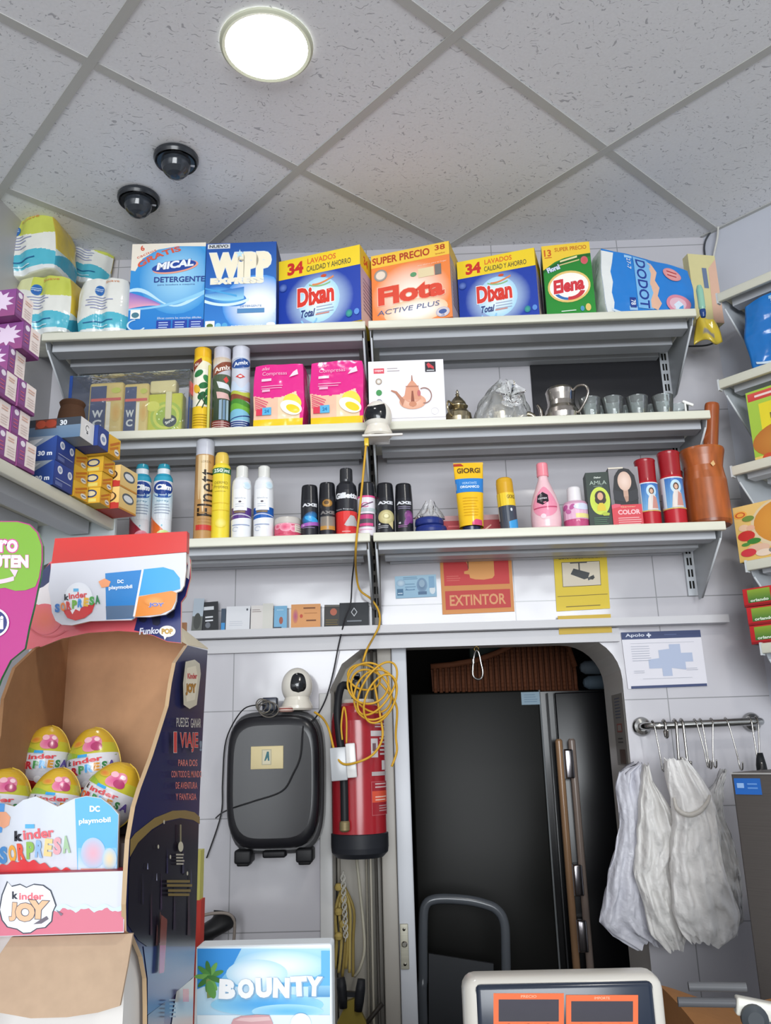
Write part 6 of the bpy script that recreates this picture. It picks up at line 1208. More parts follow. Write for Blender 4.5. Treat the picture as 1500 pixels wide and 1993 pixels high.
mb = MB(); mb.rbox(-.07, .07, -.05, .05, 0, q1.z - zf + .05, .01, '#5f6c66', 'gloss'); tag(mb.build('plastic_tub', None, ((q0.x + q1.x) / 2, Yf + .50, zf)), 'grey green plastic tub behind the wicker basket', 'tub')
mb = MB(); mb.lathe([(0, 0, '#2c5f3d'), (.03, 0), (.032, .01), (.032, .16), (.02, .2), (.012, .21), (.012, .24), (0, .24)], m='gloss', seg=20); q = at(1000, 1270, Yf + .5); tag(mb.build('bottle', None, (q.x + .02, Yf + .5, zf)), 'dark green bottle behind the wicker basket', 'bottle')
# tubular chair in the doorway
Yc_ = 2.80; c0 = at(905, 1990, Yc_); c0 = Vector((c0.x, Yc_, 0))
t = thing('folding_chair', 'grey tubular chair back standing in front of the dark fridge', 'chair', c0, 0)
mb = MB(); L = [(823, 1993), (823, 1900), (823, 1810), (827, 1764), (848, 1750), (900, 1751), (938, 1758), (966, 1770), (981, 1796), (984, 1850), (985, 1920), (987, 1993)]; pp = [at(x, y, Yc_) - c0 for x, y in L]
pp = [Vector((pp[0].x, .04, .02))] + pp + [Vector((pp[-1].x, .04, .02))]
mb.tube(pp, .0145, '#565a60', 'gloss', 12, smoothpts=5); mb.build('back_frame', t)
mb = MB(); q = [at(x, y, Yc_ - .004) - c0 for x, y in ((834, 1856), (960, 1876), (964, 2060), (834, 2050))]; mb.slab(q, (0, .012, 0), '#34363a', 'rubber'); mb.build('backrest', t)
mb = MB(); w0, w1 = q[0].x, q[1].x; mb.rbox(w0, w1, -.36, .02, .43, .46, .01, '#2d2f33', 'rubber'); mb.build('seat', t)
for x in (w0 + .015, w1 - .015): mb = MB(); mb.tube([(x, -.34, .43), (x, -.36, .0)], .012, '#565a60', 'gloss', 10); mb.build('leg', t)

# clutter in the recess under the extinguisher
Yr = 2.545
t = thing('ribbon_bundle', 'bundle of yellowish cord hanging in the recess below the extinguisher', 'cord', at(668, 1720, Yr), 0); c = t.location.copy()
mb = MB()
for k in range(6):
    x = 655 + 7 * k; mb.tube([p - c for p in pts([(668, 1722, Yr), (x - 2, 1770, Yr - .01), (x + 3 * math.sin(k), 1830, Yr - .012 + .003 * k), (x - 3, 1885 + 8 * (k % 3), Yr)])], .0042, ['#b09a55', '#c4ae68', '#a08a4c'][k % 3], 'rubber', 7, smoothpts=5)
for k in range(5): mb.lathe([(0, 0), (.010, .004), (.012, .012), (.008, .02), (0, .022)], '#bfa760', 'rubber', 12, c=Vector(at(659 + (k % 2) * 9, 1735 + 24 * k, Yr - .02)) - c)
mb.build('cords', t)
t = thing('plastic_chain', 'thin white beaded chain hanging beside the yellowish cord', 'chain', at(667, 1704, Yr - .02), 0); c = t.location.copy(); mb = MB()
a, b = at(667, 1702, Yr - .03) - c, at(673, 1826, Yr - .03) - c
for k in range(19):
    q = a + (b - a) * k / 18; mb.tube([q + Vector((math.cos(R_(s)) * (.006 if k % 2 else .002), math.sin(R_(s)) * (.002 if k % 2 else .006), math.sin(R_(s)) * .009 if k % 2 else math.cos(R_(s)) * .009)) for s in range(0, 360, 45)], .0016, '#d6d3c8', 'gloss', 5, cyc=True)
mb.build('links', t)
mb = MB(); mb.tube(pts([(694, 1672, Yr), (700, 1730, Yr - .01), (707, 1800, Yr - .01), (709, 1850, Yr - .01), (700, 1885, Yr - .01), (690, 1900, Yr)]), .004, '#bdb8a6', 'rubber', 8, smoothpts=5); tag(mb.build('hanging_cable'), 'pale cable hanging in the recess right of the cord bundle', 'cable')
Yq = 2.36
c0 = at(684, 1985, Yq); t = thing('loppers', 'tool with two black grips and a yellow head below the cord bundle', 'tool', c0, 0)
for px0, px1, y0, y1 in ((663, 668, 1903, 1962), (703, 697, 1906, 1968)):
    a, b = at(px0, y0, Yq) - c0, at(px1, y1, Yq) - c0; mb = MB(); mb.tube([a, a + (b - a) * .3, a + (b - a) * .7, b], [.010, .0125, .012, .010], '#1d1e22', 'rubber', 12); mb.build('grip', t)
mb = MB(); q = [at(x, y, Yq) - c0 for x, y in ((675, 1950), (690, 1944), (712, 1990), (722, 2060), (648, 2060), (656, 1990))]; mb.slab(q, (0, .02, 0), '#8a7a36', 'gloss'); q = [at(x, y, Yq) - c0 for x, y in ((668, 1930), (700, 1932), (698, 1942), (668, 1940))]; mb.slab(q, (0, .012, 0), '#1d1e22', 'rubber')
mb.tube([Vector((0, .01, -.06)), Vector((0, .01, -.9))], .018, '#8a7a36', 'gloss', 10); mb.build('head', t)
a, b = at(716, 1988, 2.40), at(744, 1953, 2.40); mb = MB(); mb.tube([a + (a - b) * .8, a, b], .006, '#2b2621', 'rubber', 8); tag(mb.build('stick'), 'dark slanting stick beside the tool with black grips', 'stick')
# dark rounded cap on a nail
q = at(415, 1806, YB - .07); t = thing('cap', 'black rounded cap hanging on the tiles beside the dark display panel', 'cap', (q.x, YB - .07, q.z), 0)
mb = MB(); mb.grid(lambda u, v: Vector((.055 * math.cos(2 * math.pi * u) * math.cos(math.pi * (v - .5)) * (1.05 if math.cos(2 * math.pi * u) > 0 else .9), .05 * math.sin(2 * math.pi * u) * math.cos(math.pi * (v - .5)), .028 * math.sin(math.pi * (v - .5)) + .014 * math.cos(2 * math.pi * u))), 32, 16, '#1a1a1c', 'rubber', cyc=True); mb.build('crown', t)
mb = MB(); mb.tube([(-.05, -.01, .022), (-.01, -.02, .036), (.04, -.02, .036), (.056, -.01, .012), (.052, 0, -.05)], .004, '#8a8078', 'rubber', 8, smoothpts=5); mb.build('strap', t)

# ------------------------------------------------------------------ towel rail with hooks and plastic bags
Yr_ = YB - .075
a, b = at(1262, 1413, Yr_), at(1482, 1404, Yr_); c0 = (a + b) / 2
t = thing('hook_rail', 'chrome rail on the tiles right of the doorway, hung with hooks', 'rail', c0, 0)
mb = MB(); a_, b_ = a - c0, b - c0; mb.tube([a_ + Vector((-.004, .07, 0)), a_ + Vector((-.002, .02, 0)), a_ + Vector((.02, 0, 0)), a_ + Vector((.06, -.002, 0)), b_ + Vector((-.05, -.002, 0)), b_ + Vector((-.015, 0, 0)), b_ + Vector((.004, .02, 0)), b_ + Vector((.006, .07, 0))], .0105, '#b9b9b6', 'metal', 14, smoothpts=6); mb.build('bar', t)
for q in (a_, b_):
    mb = MB(); mb.lathe([(.012, 0), (.022, .004), (.026, .011), (.026, .016), (0, .016)], '#aeaeac', 'metal', 28, M=Matrix.Translation((q.x, .057, q.z)) @ Matrix.Rotation(R_(-90), 4, 'X')); mb.build('rosette', t)
RAIL = (a, b)
def hook(px, yb, lab, flat_=False, dx=0, col='#aaa7a2', curl=.016):
    f = (px - 1262) / 220; q = a + (b - a) * f; zb = at(px, yb, Yr_ - .016).z - q.z
    t_ = MB(); L = [(0, .013, -.006), (0, .0125, .006), (0, 0, .0135), (0, -.0135, .004), (dx * .3, -.0145, -.02), (dx * .8, -.0145, zb * .6), (dx, -.0145, zb + curl), (dx, -.020, zb + .002), (dx, -.034, zb + .004), (dx, -.04, zb + curl * 1.3)]
    t_.tube(L, .0021 if not flat_ else .004, col, 'metal', 8, smoothpts=5)
    return tag(t_.build('s_hook', None, q), lab, 'hook', 'hooks on the rail')
hk = [(1270, 1502, 'long steel hook at the left end of the chrome rail', False, .008), (1292, 1436, 'short hook close to the left end of the rail', True, -.004), (1313, 1490, 'flat steel hook in front of the bag cluster, left of a pair', True, -.004), (1326, 1498, 'flat steel hook in front of the bag cluster, right of a pair', True, .0),
      (1352, 1495, 'thin hook in the middle of the rail leaning right', False, .014), (1363, 1497, 'thin upright hook in the middle of the rail', False, .004), (1384, 1495, 'thin hook in the middle of the rail leaning left', False, -.012), (1412, 1500, 'thin hook right of the middle group, behind the steel cabinet edge', False, .016), (1458, 1500, 'dark hook near the right end of the rail, left of the last', False, .002)]
for h_ in hk: hook(h_[0], h_[1], h_[2], h_[3], h_[4])
t = thing('ladle', 'dark handled utensil hanging at the right end of the rail', 'utensil', a + (b - a) * .95, 0)
mb = MB(); mb.tube([(0, .013, -.004), (0, 0, .0135), (0, -.0135, 0), (-.006, -.014, -.06), (-.008, -.014, -.085)], .0022, '#8f8c88', 'metal', 8, smoothpts=4); mb.build('hook', t)
mb = MB(); mb.tube([(-.008, -.014, -.08), (-.008, -.014, -.11), (-.006, -.014, -.16)], [.008, .013, .015], '#1b1d20', 'rubber', 12); mb.build('grip', t)
def plastic_bag(name, lab, prof, Y, dep, seed, col, folds=7, amp=.10, m='bag', seg=72, rows=44):
    rnd = random.Random(seed); ph = [rnd.random() * 6.28 for _ in range(6)]; ys = [p[0] for p in prof]
    def itp(y, k):
        for p, q in zip(prof[:-1], prof[1:]):
            if p[0] <= y <= q[0]:
                s = (y - p[0]) / (q[0] - p[0]); return p[k] + (q[k] - p[k]) * s
        return prof[-1][k]
    c = at((prof[0][1] + prof[0][2]) / 2, ys[0], Y)
    def f(u, v):
        y = ys[0] + (ys[-1] - ys[0]) * v; xl, xr = itp(y, 1), itp(y, 2); A_, B_ = at(xl, y, Y), at(xr, y, Y); m_ = (A_ + B_) / 2; hw = (B_ - A_).length / 2
        an = 2 * math.pi * u; d = dep * (.25 + .75 * math.sin(math.pi * min(1, .12 + v * .86)) ** .6)
        fo = 1 + amp * (math.sin(folds * an + ph[0] + 3 * v) * .5 + math.sin((folds + 4) * an + ph[1] - 5 * v) * .5) * (1 if abs(math.sin(an)) > .3 else .6)
        wr = .008 * noise.noise(Vector((math.cos(an) * 3 + seed, v * 9, math.sin(an) * 2))) + .005 * noise.noise(Vector((math.cos(an) * 9 + seed, v * 16 + an, 3)))
        return Vector((m_.x + math.cos(an) * hw * (1 + .05 * math.sin(9 * v + ph[2])), Y + math.sin(an) * d * fo + wr * 1.6, m_.z + wr + .010 * math.sin(2 * an + ph[3]) * v)) - c
    mb = MB(); mb.grid(f, seg, rows, col, m, cyc=True)
    return mb, c
YB_ = Yr_ - .03
def fin(mb, c, name, lab, group='white plastic bags'): return tag(mb.build(name, None, c), lab, 'plastic bag', group)
mb, c = plastic_bag('b', '', [(1486, 1236, 1252), (1500, 1205, 1256), (1530, 1197, 1264), (1600, 1204, 1268), (1680, 1190, 1272), (1740, 1178, 1266), (1790, 1164, 1272), (1812, 1185, 1280), (1838, 1235, 1290)], YB_ + .022, .030, 3, '#e6e6ee', 6, .34); fin(mb, c, 'shopping_bag', 'bluish white plastic bag, leftmost of the hanging bags, over the doorway edge')
mb, c = plastic_bag('b', '', [(1488, 1252, 1261), (1520, 1248, 1268), (1570, 1244, 1300), (1640, 1238, 1330), (1700, 1230, 1310), (1760, 1252, 1316), (1812, 1264, 1338), (1843, 1296, 1330)], YB_ - .022, .034, 11, '#f5f3f0', 7, .34); fin(mb, c, 'shopping_bag', 'white plastic bag hanging by a thin twisted handle, second from left')
mb, c = plastic_bag('b', '', [(1478, 1294, 1335), (1512, 1296, 1362), (1550, 1306, 1384), (1600, 1312, 1394), (1660, 1302, 1402), (1720, 1304, 1420), (1780, 1312, 1438), (1815, 1328, 1430), (1832, 1345, 1405)], YB_ - .078, .040, 23, '#faf8f6', 8, .36)
L = pts([(1311, 1552, YB_ - .125), (1318, 1575, YB_ - .128), (1338, 1586, YB_ - .13), (1360, 1580, YB_ - .13), (1376, 1562, YB_ - .128), (1381, 1548, YB_ - .12)]); mb.tube([p - c for p in L], [.003, .006, .0065, .005, .003], '#d9d4cd', 'bag', 10, smoothpts=5); fin(mb, c, 'shopping_bag', 'bright white bunched bag in front, third from left')
mb, c = plastic_bag('b', '', [(1498, 1405, 1411), (1515, 1396, 1409), (1545, 1380, 1404), (1590, 1378, 1408), (1640, 1384, 1428), (1700, 1396, 1440), (1780, 1408, 1444), (1812, 1408, 1432)], YB_ + .012, .024, 31, '#e8e7e6', 6, .3); fin(mb, c, 'shopping_bag', 'greyish plastic bag at the right, nearest the steel cabinet')

# steel cabinet at the right edge
Ys = 1.90; q0 = at(1421, 1503, Ys); xr_ = q0.x + .36
t = thing('steel_cabinet', 'brushed steel cabinet at the right edge with a blue sticker', 'cabinet', (q0.x, Ys, 0), RZ)
mb = MB(); mb.rbox(0, .30, 0, .26, 0, q0.z, .004, '#605b58', 'steel', 2); mb.box(.001, .299, -.002, .0, q0.z - .004, q0.z - .001, '#b9b8b6', 'steel'); mb.build('body', t)
mb = MB(); mb.box(.006, .062, -.0012, .0, q0.z - .044, q0.z - .012, '#2563b5', 'card'); A = Art(mb, flat((.006, -.0013, q0.z - .044), (.056, 0, 0), (0, 0, .032), (0, -1, 0)), .056, .032); A.lines(.1, .4, .4, 1, .2, .3, '#8fb2e0'); A.lines(.5, .6, .9, 2, .25, .1, '#5f8fd0'); mb.build('sticker', t)
mb = MB(); mb.lathe([(.010, 0), (.010, .005), (.007, .008), (0, .008)], '#b0383c', 'gloss', 16, M=Matrix.Translation((.095, 0, at(1481, 1693, Ys - .06).z)) @ Matrix.Rotation(R_(90), 4, 'X')); mb.build('button', t)

# ------------------------------------------------------------------ cardboard display with chocolate eggs
XK = -.2765
KR = '#b98f6c'; NV = '#1c2150'
def pxart(mb, S, m='card'): return Art(mb, S, 1, 1, m)
org = Vector((-.38, 1.15, CT))
t = thing('display_stand', 'cardboard sweets display with a dark blue side panel and red topper', 'display stand', org, 0)
def PY(Y): return lambda u, v, k=0: at(u, -v, Y) + Vector((0, -k, 0)) - org
def PXs(X): return lambda u, v, k=0: atx(u, -v, X) + Vector((k, 0, 0)) - org
def slabpx(mb, L, Y, th, col, m='card', edge=None, back=None): mb.slab([at(x, y, Y) - org for x, y in L], (0, th, 0), col, m, edge, back)
mb = MB(); q0, q1 = at(121, 1236, 1.15), at(345, 1236, 1.15); mb.box(q0.x - org.x, XK - .022 - org.x, 1.150 - org.y, 1.155 - org.y, 0, q0.z + .012 - org.z, KR, 'kraft'); mb.build('back_panel', t)
mb = MB(); L = [atx(x, y, -.458) for x, y in ((118, 1238), (70, 1262), (30, 1300), (8, 1360), (2, 1430), (-12, 1500), (-40, 1560))]; L = [p - org for p in L]; L = L + [Vector((L[-1].x, L[-1].y, 0)), Vector((L[0].x, 1.156 - org.y, 0)), Vector((L[0].x, 1.156 - org.y, L[0].z + .01))]
mb.slab(L, (-.004, 0, 0), '#a57c58', 'kraft'); mb.build('side_panel', t)
SP = [(404, 1266), (365, 1256), (342, 1290), (334, 1330), (328, 1374), (297, 1472), (274, 1534), (263, 1570), (252, 1634), (249, 1680), (245, 1760), (246, 1812), (260, 1822), (277, 1862), (285, 1904), (286, 1960), (286, 2080), (366, 2080), (374, 1993), (381, 1792), (389, 1540), (396, 1400)]
mb = MB(); mb.slab([atx(x, y, XK) - org for x, y in SP], (-.0045, 0, 0), NV, 'gloss', edge='#b59a78', back=KR)
A = pxart(mb, PXs(XK), 'gloss')
A.poly([(253, -1634), (262, -1622), (300, -1592), (335, -1578), (360, -1577), (378, -1581), (388, -1590), (388, -1604), (375, -1596), (350, -1592), (322, -1598), (295, -1614), (268, -1640), (252, -1668)], '#8a7440')
A.poly([(253, -1668), (268, -1640), (295, -1616), (322, -1600), (350, -1594), (375, -1598), (386, -1606), (381, -1792), (379, -1842), (285, -1842), (268, -1830), (248, -1800), (250, -1690)], '#161322')
A.poly([(278, -1842), (379, -1842), (376, -1900), (330, -1945), (286, -1975), (286, -1904)], '#1d2c62'); A.poly([(376, -1902), (372, -2078), (320, -2078), (342, -1930)], '#b3b4ac'); A.poly([(286, -1976), (320, -1950), (312, -2078), (286, -2078)], '#5a5a66')
for (x, y, w_, h_, c) in ((310, 1700, 4, 70, '#3a2a44'), (322, 1650, 3, 50, '#2a2650'), (335, 1720, 5, 90, '#2f2338'), (290, 1740, 4, 80, '#41283a'), (352, 1640, 4, 60, '#35304c'), (362, 1730, 6, 90, '#3a2434'), (300, 1800, 6, 40, '#5a3a3a'), (306, 1775, 5, 60, '#74504a'), (273, 1700, 3, 60, '#2c2840'), (282, 1680, 3, 12, '#8d8fb0'), (300, 1700, 2, 14, '#9ea0b8'), (367, 1690, 3, 40, '#43405e')): A.poly([(x, -y - h_), (x + w_, -y - h_), (x + w_ * .6, -y), (x + w_ * .4, -y)], c)
for k, (x, y) in enumerate(((315, 1600), (348, 1650), (327, 1668), (303, 1648), (360, 1700))): A.disc(x, -y, 1.5, 4, '#c7c0aa')
A.rect(345, -1640, 348, -1605, '#8c8466'); A.disc(346.5, -1648, 5, 10, '#cfc8b0'); A.lines(337, -1665, 353, 4, 6, 3, '#b9b2a0')
for k in range(2): A.lines(318 + 2 * k, -1718 - 18 * k, 368, 2, 8, 5, '#7d6a3a')          # gilt lettering, too blurred to read
A.poly([(300, -1895), (313, -1890), (318, -1790), (306, -1780)], '#7a4038'); A.poly([(302, -1895), (311, -1893), (315, -1840), (303, -1840)], '#99406a')
A.poly([(354, -1288), (372, -1284), (382, -1292), (384, -1312), (379, -1350), (376, -1372), (362, -1380), (350, -1372), (349, -1330)], '#d6cfba'); A.poly([(357, -1300), (374, -1296), (378, -1320), (372, -1362), (356, -1366), (353, -1335)], '#efe6cf'); A.text('Kinder', 367, -1316, 11, '#c8434a', wu=19, bold=.04); A.text('JOY', 364, -1342, 22, '#c08a3c', wu=20, bold=.05, out='#7a4a24')
for k, (x, w_) in enumerate(((346, 24), (372, 20))): A.text(('PUEDES', 'GANAR')[k], x + 1, -1406 - k * 1.5, 18, '#d9d4c6', wu=w_, bold=.0)
A.text('1', 332, -1445, 40, '#d2423e', wu=6, bold=.03, out='#e9ddd0', outw=.015); A.text('VIAJE', 359, -1445, 38, '#d2423e', wu=36, bold=.02, out='#e9ddd0', outw=.015); A.text('!', 382, -1452, 20, '#7a8c9c', bold=.04)
for k, (s_, x, w_) in enumerate((('PARA DOS', 356, 38), ('CON TODO EL MUNDO', 353, 60), ('DE AVENTURA', 353, 43), ('Y FANTASIA', 352, 41))): A.text(s_, x, -1485 - 22 * k, 13, '#dd7a66', wu=w_, bold=.01)
for k in range(5): A.rect(318 + 0, -1945 - 8 * k - 3, 330, -1945 - 8 * k, '#6f7478')
A.rect(344, -1950, 356, -1925, '#b9645c')
mb.build('side_panel', t)
mb = MB(); mb.slab([p - org for p in (at(350, 1222, 1.064), at(404, 1264, 1.185), at(366, 1256, 1.085), at(352, 1248, 1.064))], (0, .003, .002), '#d3c9b0'); mb.build('top_flap', t)
HP = [(48, 1265), (56, 1215), (66, 1165), (78, 1120), (97, 1094), (130, 1080), (362, 1072), (371, 1090), (371, 1125), (362, 1160), (353, 1172), (352, 1252), (325, 1249), (300, 1238), (275, 1231), (230, 1228), (170, 1232), (120, 1243), (80, 1259)]
mb = MB(); slabpx(mb, HP, 1.06, .004, '#e2626c', 'gloss', '#cdbba0'); A = pxart(mb, PY(1.06), 'gloss')
A.poly([(261, -1227), (268, -1200), (280, -1178), (340, -1150), (369, -1090), (370, -1125), (361, -1160), (352, -1172), (352, -1251), (325, -1248), (300, -1237), (275, -1230)], '#1f2a66'); A.poly([(68, -1150), (80, -1115), (98, -1096), (100, -1130), (82, -1148)], '#26305f'); A.poly([(64, -1172), (70, -1148), (85, -1142), (100, -1130), (104, -1185), (88, -1178), (84, -1196), (78, -1194), (76, -1178)], '#ece6e6')
A.disc(88, -1205, 32, 30, '#e56a52', '#e2626c'); A.ring(95, -1205, 44, 36, .08, '#cf4f55', 190, 320); A.poly([(360, -1080), (368, -1076), (371, -1100), (368, -1128), (363, -1124), (366, -1100)], '#e9e6e4')
A.text('Funko', 291, -1228, 13, '#d9dcea', wu=38, bold=.03, rot=.06, shear=.2); A.disc(326, -1229, 16, 11, '#e6e4dc'); A.poly([(318, -1236), (326, -1238), (321, -1246)], '#e6e4dc'); A.text('POP', 326, -1229, 11, '#b9923f', wu=22, bold=.06)
for x, y in ((278, 1204), (304, 1210), (332, 1196)): A.poly([(x - 9, -y + 14), (x + 9, -y + 15), (x + 8, -y - 4), (x + 3, -y - 8), (x - 6, -y - 6)], '#131a36')
mb.build('header', t)
mb = MB(); Yt = 1.03
slabpx(mb, [(107, 1048), (364, 1034), (363, 1074), (100, 1097)], Yt + .001, .012, '#cb302b', 'gloss')
TP_ = [(100, 1097), (362, 1075), (362, 1110), (358, 1140), (352, 1150), (344, 1153), (343, 1170), (338, 1185), (322, 1196), (290, 1201), (263, 1201), (255, 1207), (207, 1208), (175, 1209), (140, 1217), (120, 1216), (108, 1208), (101, 1192), (98, 1165), (94, 1145)]
slabpx(mb, TP_, Yt, .004, '#d0d2da', 'gloss', '#d0c4b4'); A = pxart(mb, PY(Yt), 'gloss')
A.poly([(205, -1116), (278, -1109), (260, -1204), (207, -1206)], '#2d7fc4'); A.poly([(280, -1108), (318, -1104), (338, -1110), (350, -1125), (351, -1146), (338, -1150), (268, -1160)], '#3fa0da'); A.poly([(206, -1180), (262, -1178), (260, -1203), (208, -1206)], '#58708c'); A.poly([(267, -1162), (334, -1150), (344, -1154), (342, -1170), (334, -1186), (312, -1196), (261, -1201)], '#e08a3c')
A.poly([(276, -1109), (280, -1109), (263, -1200), (259, -1200)], '#e9e6e4'); A.poly([(192, -1132), (204, -1126), (216, -1132), (212, -1142), (198, -1144)], '#e99a6a'); A.text('DC', 235, -1132, 7, '#e6eef6', wu=12, bold=.04); A.text('playmobil', 235, -1144, 9, '#e6eef6', wu=46, bold=.03, rot=.06)
A.disc(300, -1170, 20, 9, '#e6a35c', '#e08a3c'); A.text('JOY', 305, -1178, 9, '#6a6fb8', wu=30, bold=.05, out='#e9d9cc')
A.disc(154, -1168, 28, 34, '#eeeff2', '#dfe2e8'); A.poly([(124, -1189), (140, -1185), (160, -1182), (186, -1174), (180, -1192), (166, -1203), (148, -1208), (132, -1203)], '#cc2f30'); A.poly([(136, -1184), (142, -1196), (148, -1186), (156, -1190), (160, -1180)], '#eeeff2'); A.rect(144, -1152, 154, -1146, '#5fb0dd')
A.text('k', 131, -1163, 12, '#23252e', bold=.05); A.text('inder', 153, -1159, 12, '#d8454a', wu=36, bold=.03, rot=.1)
def rainbow(A, s, u, v, hv, du, dv, cols): 
    for k, ch in enumerate(s): A.text(ch, u + du * k, v + dv * k, hv, cols[k % len(cols)], wu=du * .86, bold=.06, rot=.1 * math.sin(k))
RB = ['#2f6fb8', '#e07a2c', '#c9352f', '#6fae3c', '#3f8fd0', '#e0b13a', '#4a9c4a', '#2f7a4a']
rainbow(A, 'SORPRESA', 113, -1184, 17, 11.2, 2.3, RB); mb.build('topper', t)
# Joy front lip and flap
mb = MB(); Yj = .882
P4 = [at(x, y, Yj) - org for x, y in ((-70, 1704), (243, 1695), (241, 1815), (-70, 1825))]; mb.slab(P4, (0, .03, 0), '#cfd2da', 'card', edge='#b93a48'); A = pxart(mb, PY(Yj))
A.band(lambda u: -1824 + .036 * (u + 70), lambda u: -1770 + 3.5 * math.sin(u * .16) + 2 * math.sin(u * .37), '#cf7588', -68, 240, 60); A.band(lambda u: -1771 + 3.5 * math.sin(u * .16) + 2 * math.sin(u * .37), lambda u: -1763 + 4 * math.sin(u * .16 + .4), '#c9dbe6', -68, 240, 60)
cl = [(6, -1742), (16, -1717), (24, -1726), (40, -1722), (52, -1728), (66, -1722), (84, -1724), (98, -1734), (104, -1750), (108, -1762), (102, -1775), (100, -1792), (88, -1804), (72, -1806), (60, -1814), (46, -1815), (34, -1807), (16, -1803), (6, -1790), (1, -1770)]
mx_, my_ = 54, -1768
A.poly([(mx_ + (x - mx_) * 1.05, my_ + (y - my_) * 1.05) for x, y in cl], '#3f4653'); A.poly([(mx_ + (x - mx_) * 1.0, my_ + (y - my_) * 1.0) for x, y in cl], '#eef0f4')
A.text('k', 30, -1742, 15, '#3a3d48', bold=.05); A.text('inder', 62, -1744, 14, '#e2707c', wu=48, bold=.03); 
for ch, x, y in (('J', 26, -1774), ('O', 50, -1775), ('Y', 76, -1770)): A.text(ch, x, y, 36, '#dfb894', bold=.07, rot=-.06, out='#5a5560', outw=.03)
A.poly([(66, -1798), (92, -1782), (96, -1788), (82, -1797)], '#6a6570'); A.poly([(110, -1770), (124, -1778), (120, -1782)], '#7a6f7c'); mb.build('front_lip', t)
mb = MB(); FL = [(22, 1824), (258, 1817), (248, 1880), (233, 1958), (190, 1971), (130, 1980), (60, 1982), (10, 1973), (-60, 1962), (-30, 1900)]
FY = lambda y: .890 - .03 * (y - 1820) / 160
mb.slab([at(x, y, FY(y)) - org for x, y in FL], (0, .004, 0), '#b59c84', 'kraft'); mb.build('flap', t)
# inner boxes under the flap
mb = MB(); a, b = at(60, 1900, .93), Vector((XK - .012, 0, 0)); zt = at(240, 1892, .93).z; mb.box(-(b.x - a.x) / 2, (b.x - a.x) / 2, 0, .2, 0, zt - CT, {'x': '#a3a8b0', 't': '#d3d6da', 'r': '#c3c6ca'}); tag(mb.build('carton', None, ((a.x + b.x) / 2, .93, CT)), 'pale grey carton half hidden under the cardboard flap', 'carton')
# egg tray
t2 = thing('egg_tray', 'white and blue scalloped tray reading Kinder SORPRESA, full of eggs', 'egg tray', org, 0)
mb = MB(); Yg = .902
FR = [(-70, 1560), (-40, 1575), (-10, 1560), (0, 1562), (28, 1570), (45, 1557), (70, 1550), (92, 1560), (112, 1570), (145, 1554), (168, 1549), (196, 1553), (216, 1568), (231, 1585), (228, 1700), (-70, 1705)]
slabpx(mb, FR, Yg, .004, '#ccd3dc', 'gloss', '#c9c0b4'); A = pxart(mb, PY(Yg), 'gloss')
A.poly([(146, -1555), (168, -1550), (196, -1554), (216, -1569), (230, -1586), (228, -1696), (151, -1697)], '#62b1e3'); A.band(-1697, lambda u: -1650 + .0 * u, '#cfdcec', 152, 227, 8, '#7fc0e8'); A.poly([(-70, -1565), (-40, -1576), (-10, -1562), (10, -1564), (4, -1620), (-70, -1640)], '#4a95d8'); A.poly([(0, -1580), (12, -1580), (21, -1590), (18, -1606), (8, -1612), (0, -1608)], '#e6a27c')
A.text('DC', 185, -1574, 12, '#e9f3fa', wu=20, bold=.05); A.text('playmobil', 185, -1598, 13, '#e9f3fa', wu=62, bold=.03, rot=.06)
A.disc(182, -1660, 24, 30, '#d9a9b8', '#a9c4dc'); A.disc(214, -1672, 14, 22, '#e3d3a8', '#a9cadf'); A.rect(158, -1696, 206, -1690, '#d8a08f')
A.rect(50, -1612, 68, -1604, '#5fb0dd'); A.text('k', 37, -1627, 20, '#23252e', bold=.06); A.text('inder', 76, -1622, 20, '#dd6a72', wu=60, bold=.03, rot=.1); rainbow(A, 'SORPRESA', 8, -1664, 34, 17.5, 3.0, ['#3f86c4', '#e0a03a', '#d8553f', '#8ab65a', '#8fb4dc', '#e6c98a', '#d9a0a8', '#9fc09a'])
A.band(-1697, lambda u: -1690 + 16 * max(0, math.sin(.026 * (u + 10))) + 3 * math.sin(.3 * u), '#cf3d42', -68, 140, 60); mb.build('front_panel', t2)
zb_ = at(100, 1700, Yg).z
mb = MB(); xw0, xw1 = -.452, XK - .008; mb.box(xw0 - org.x, xw1 - org.x, .912 - org.y, 1.145 - org.y, 0, zb_ - org.z, '#d9d6d2', 'card'); mb.build('base', t2)
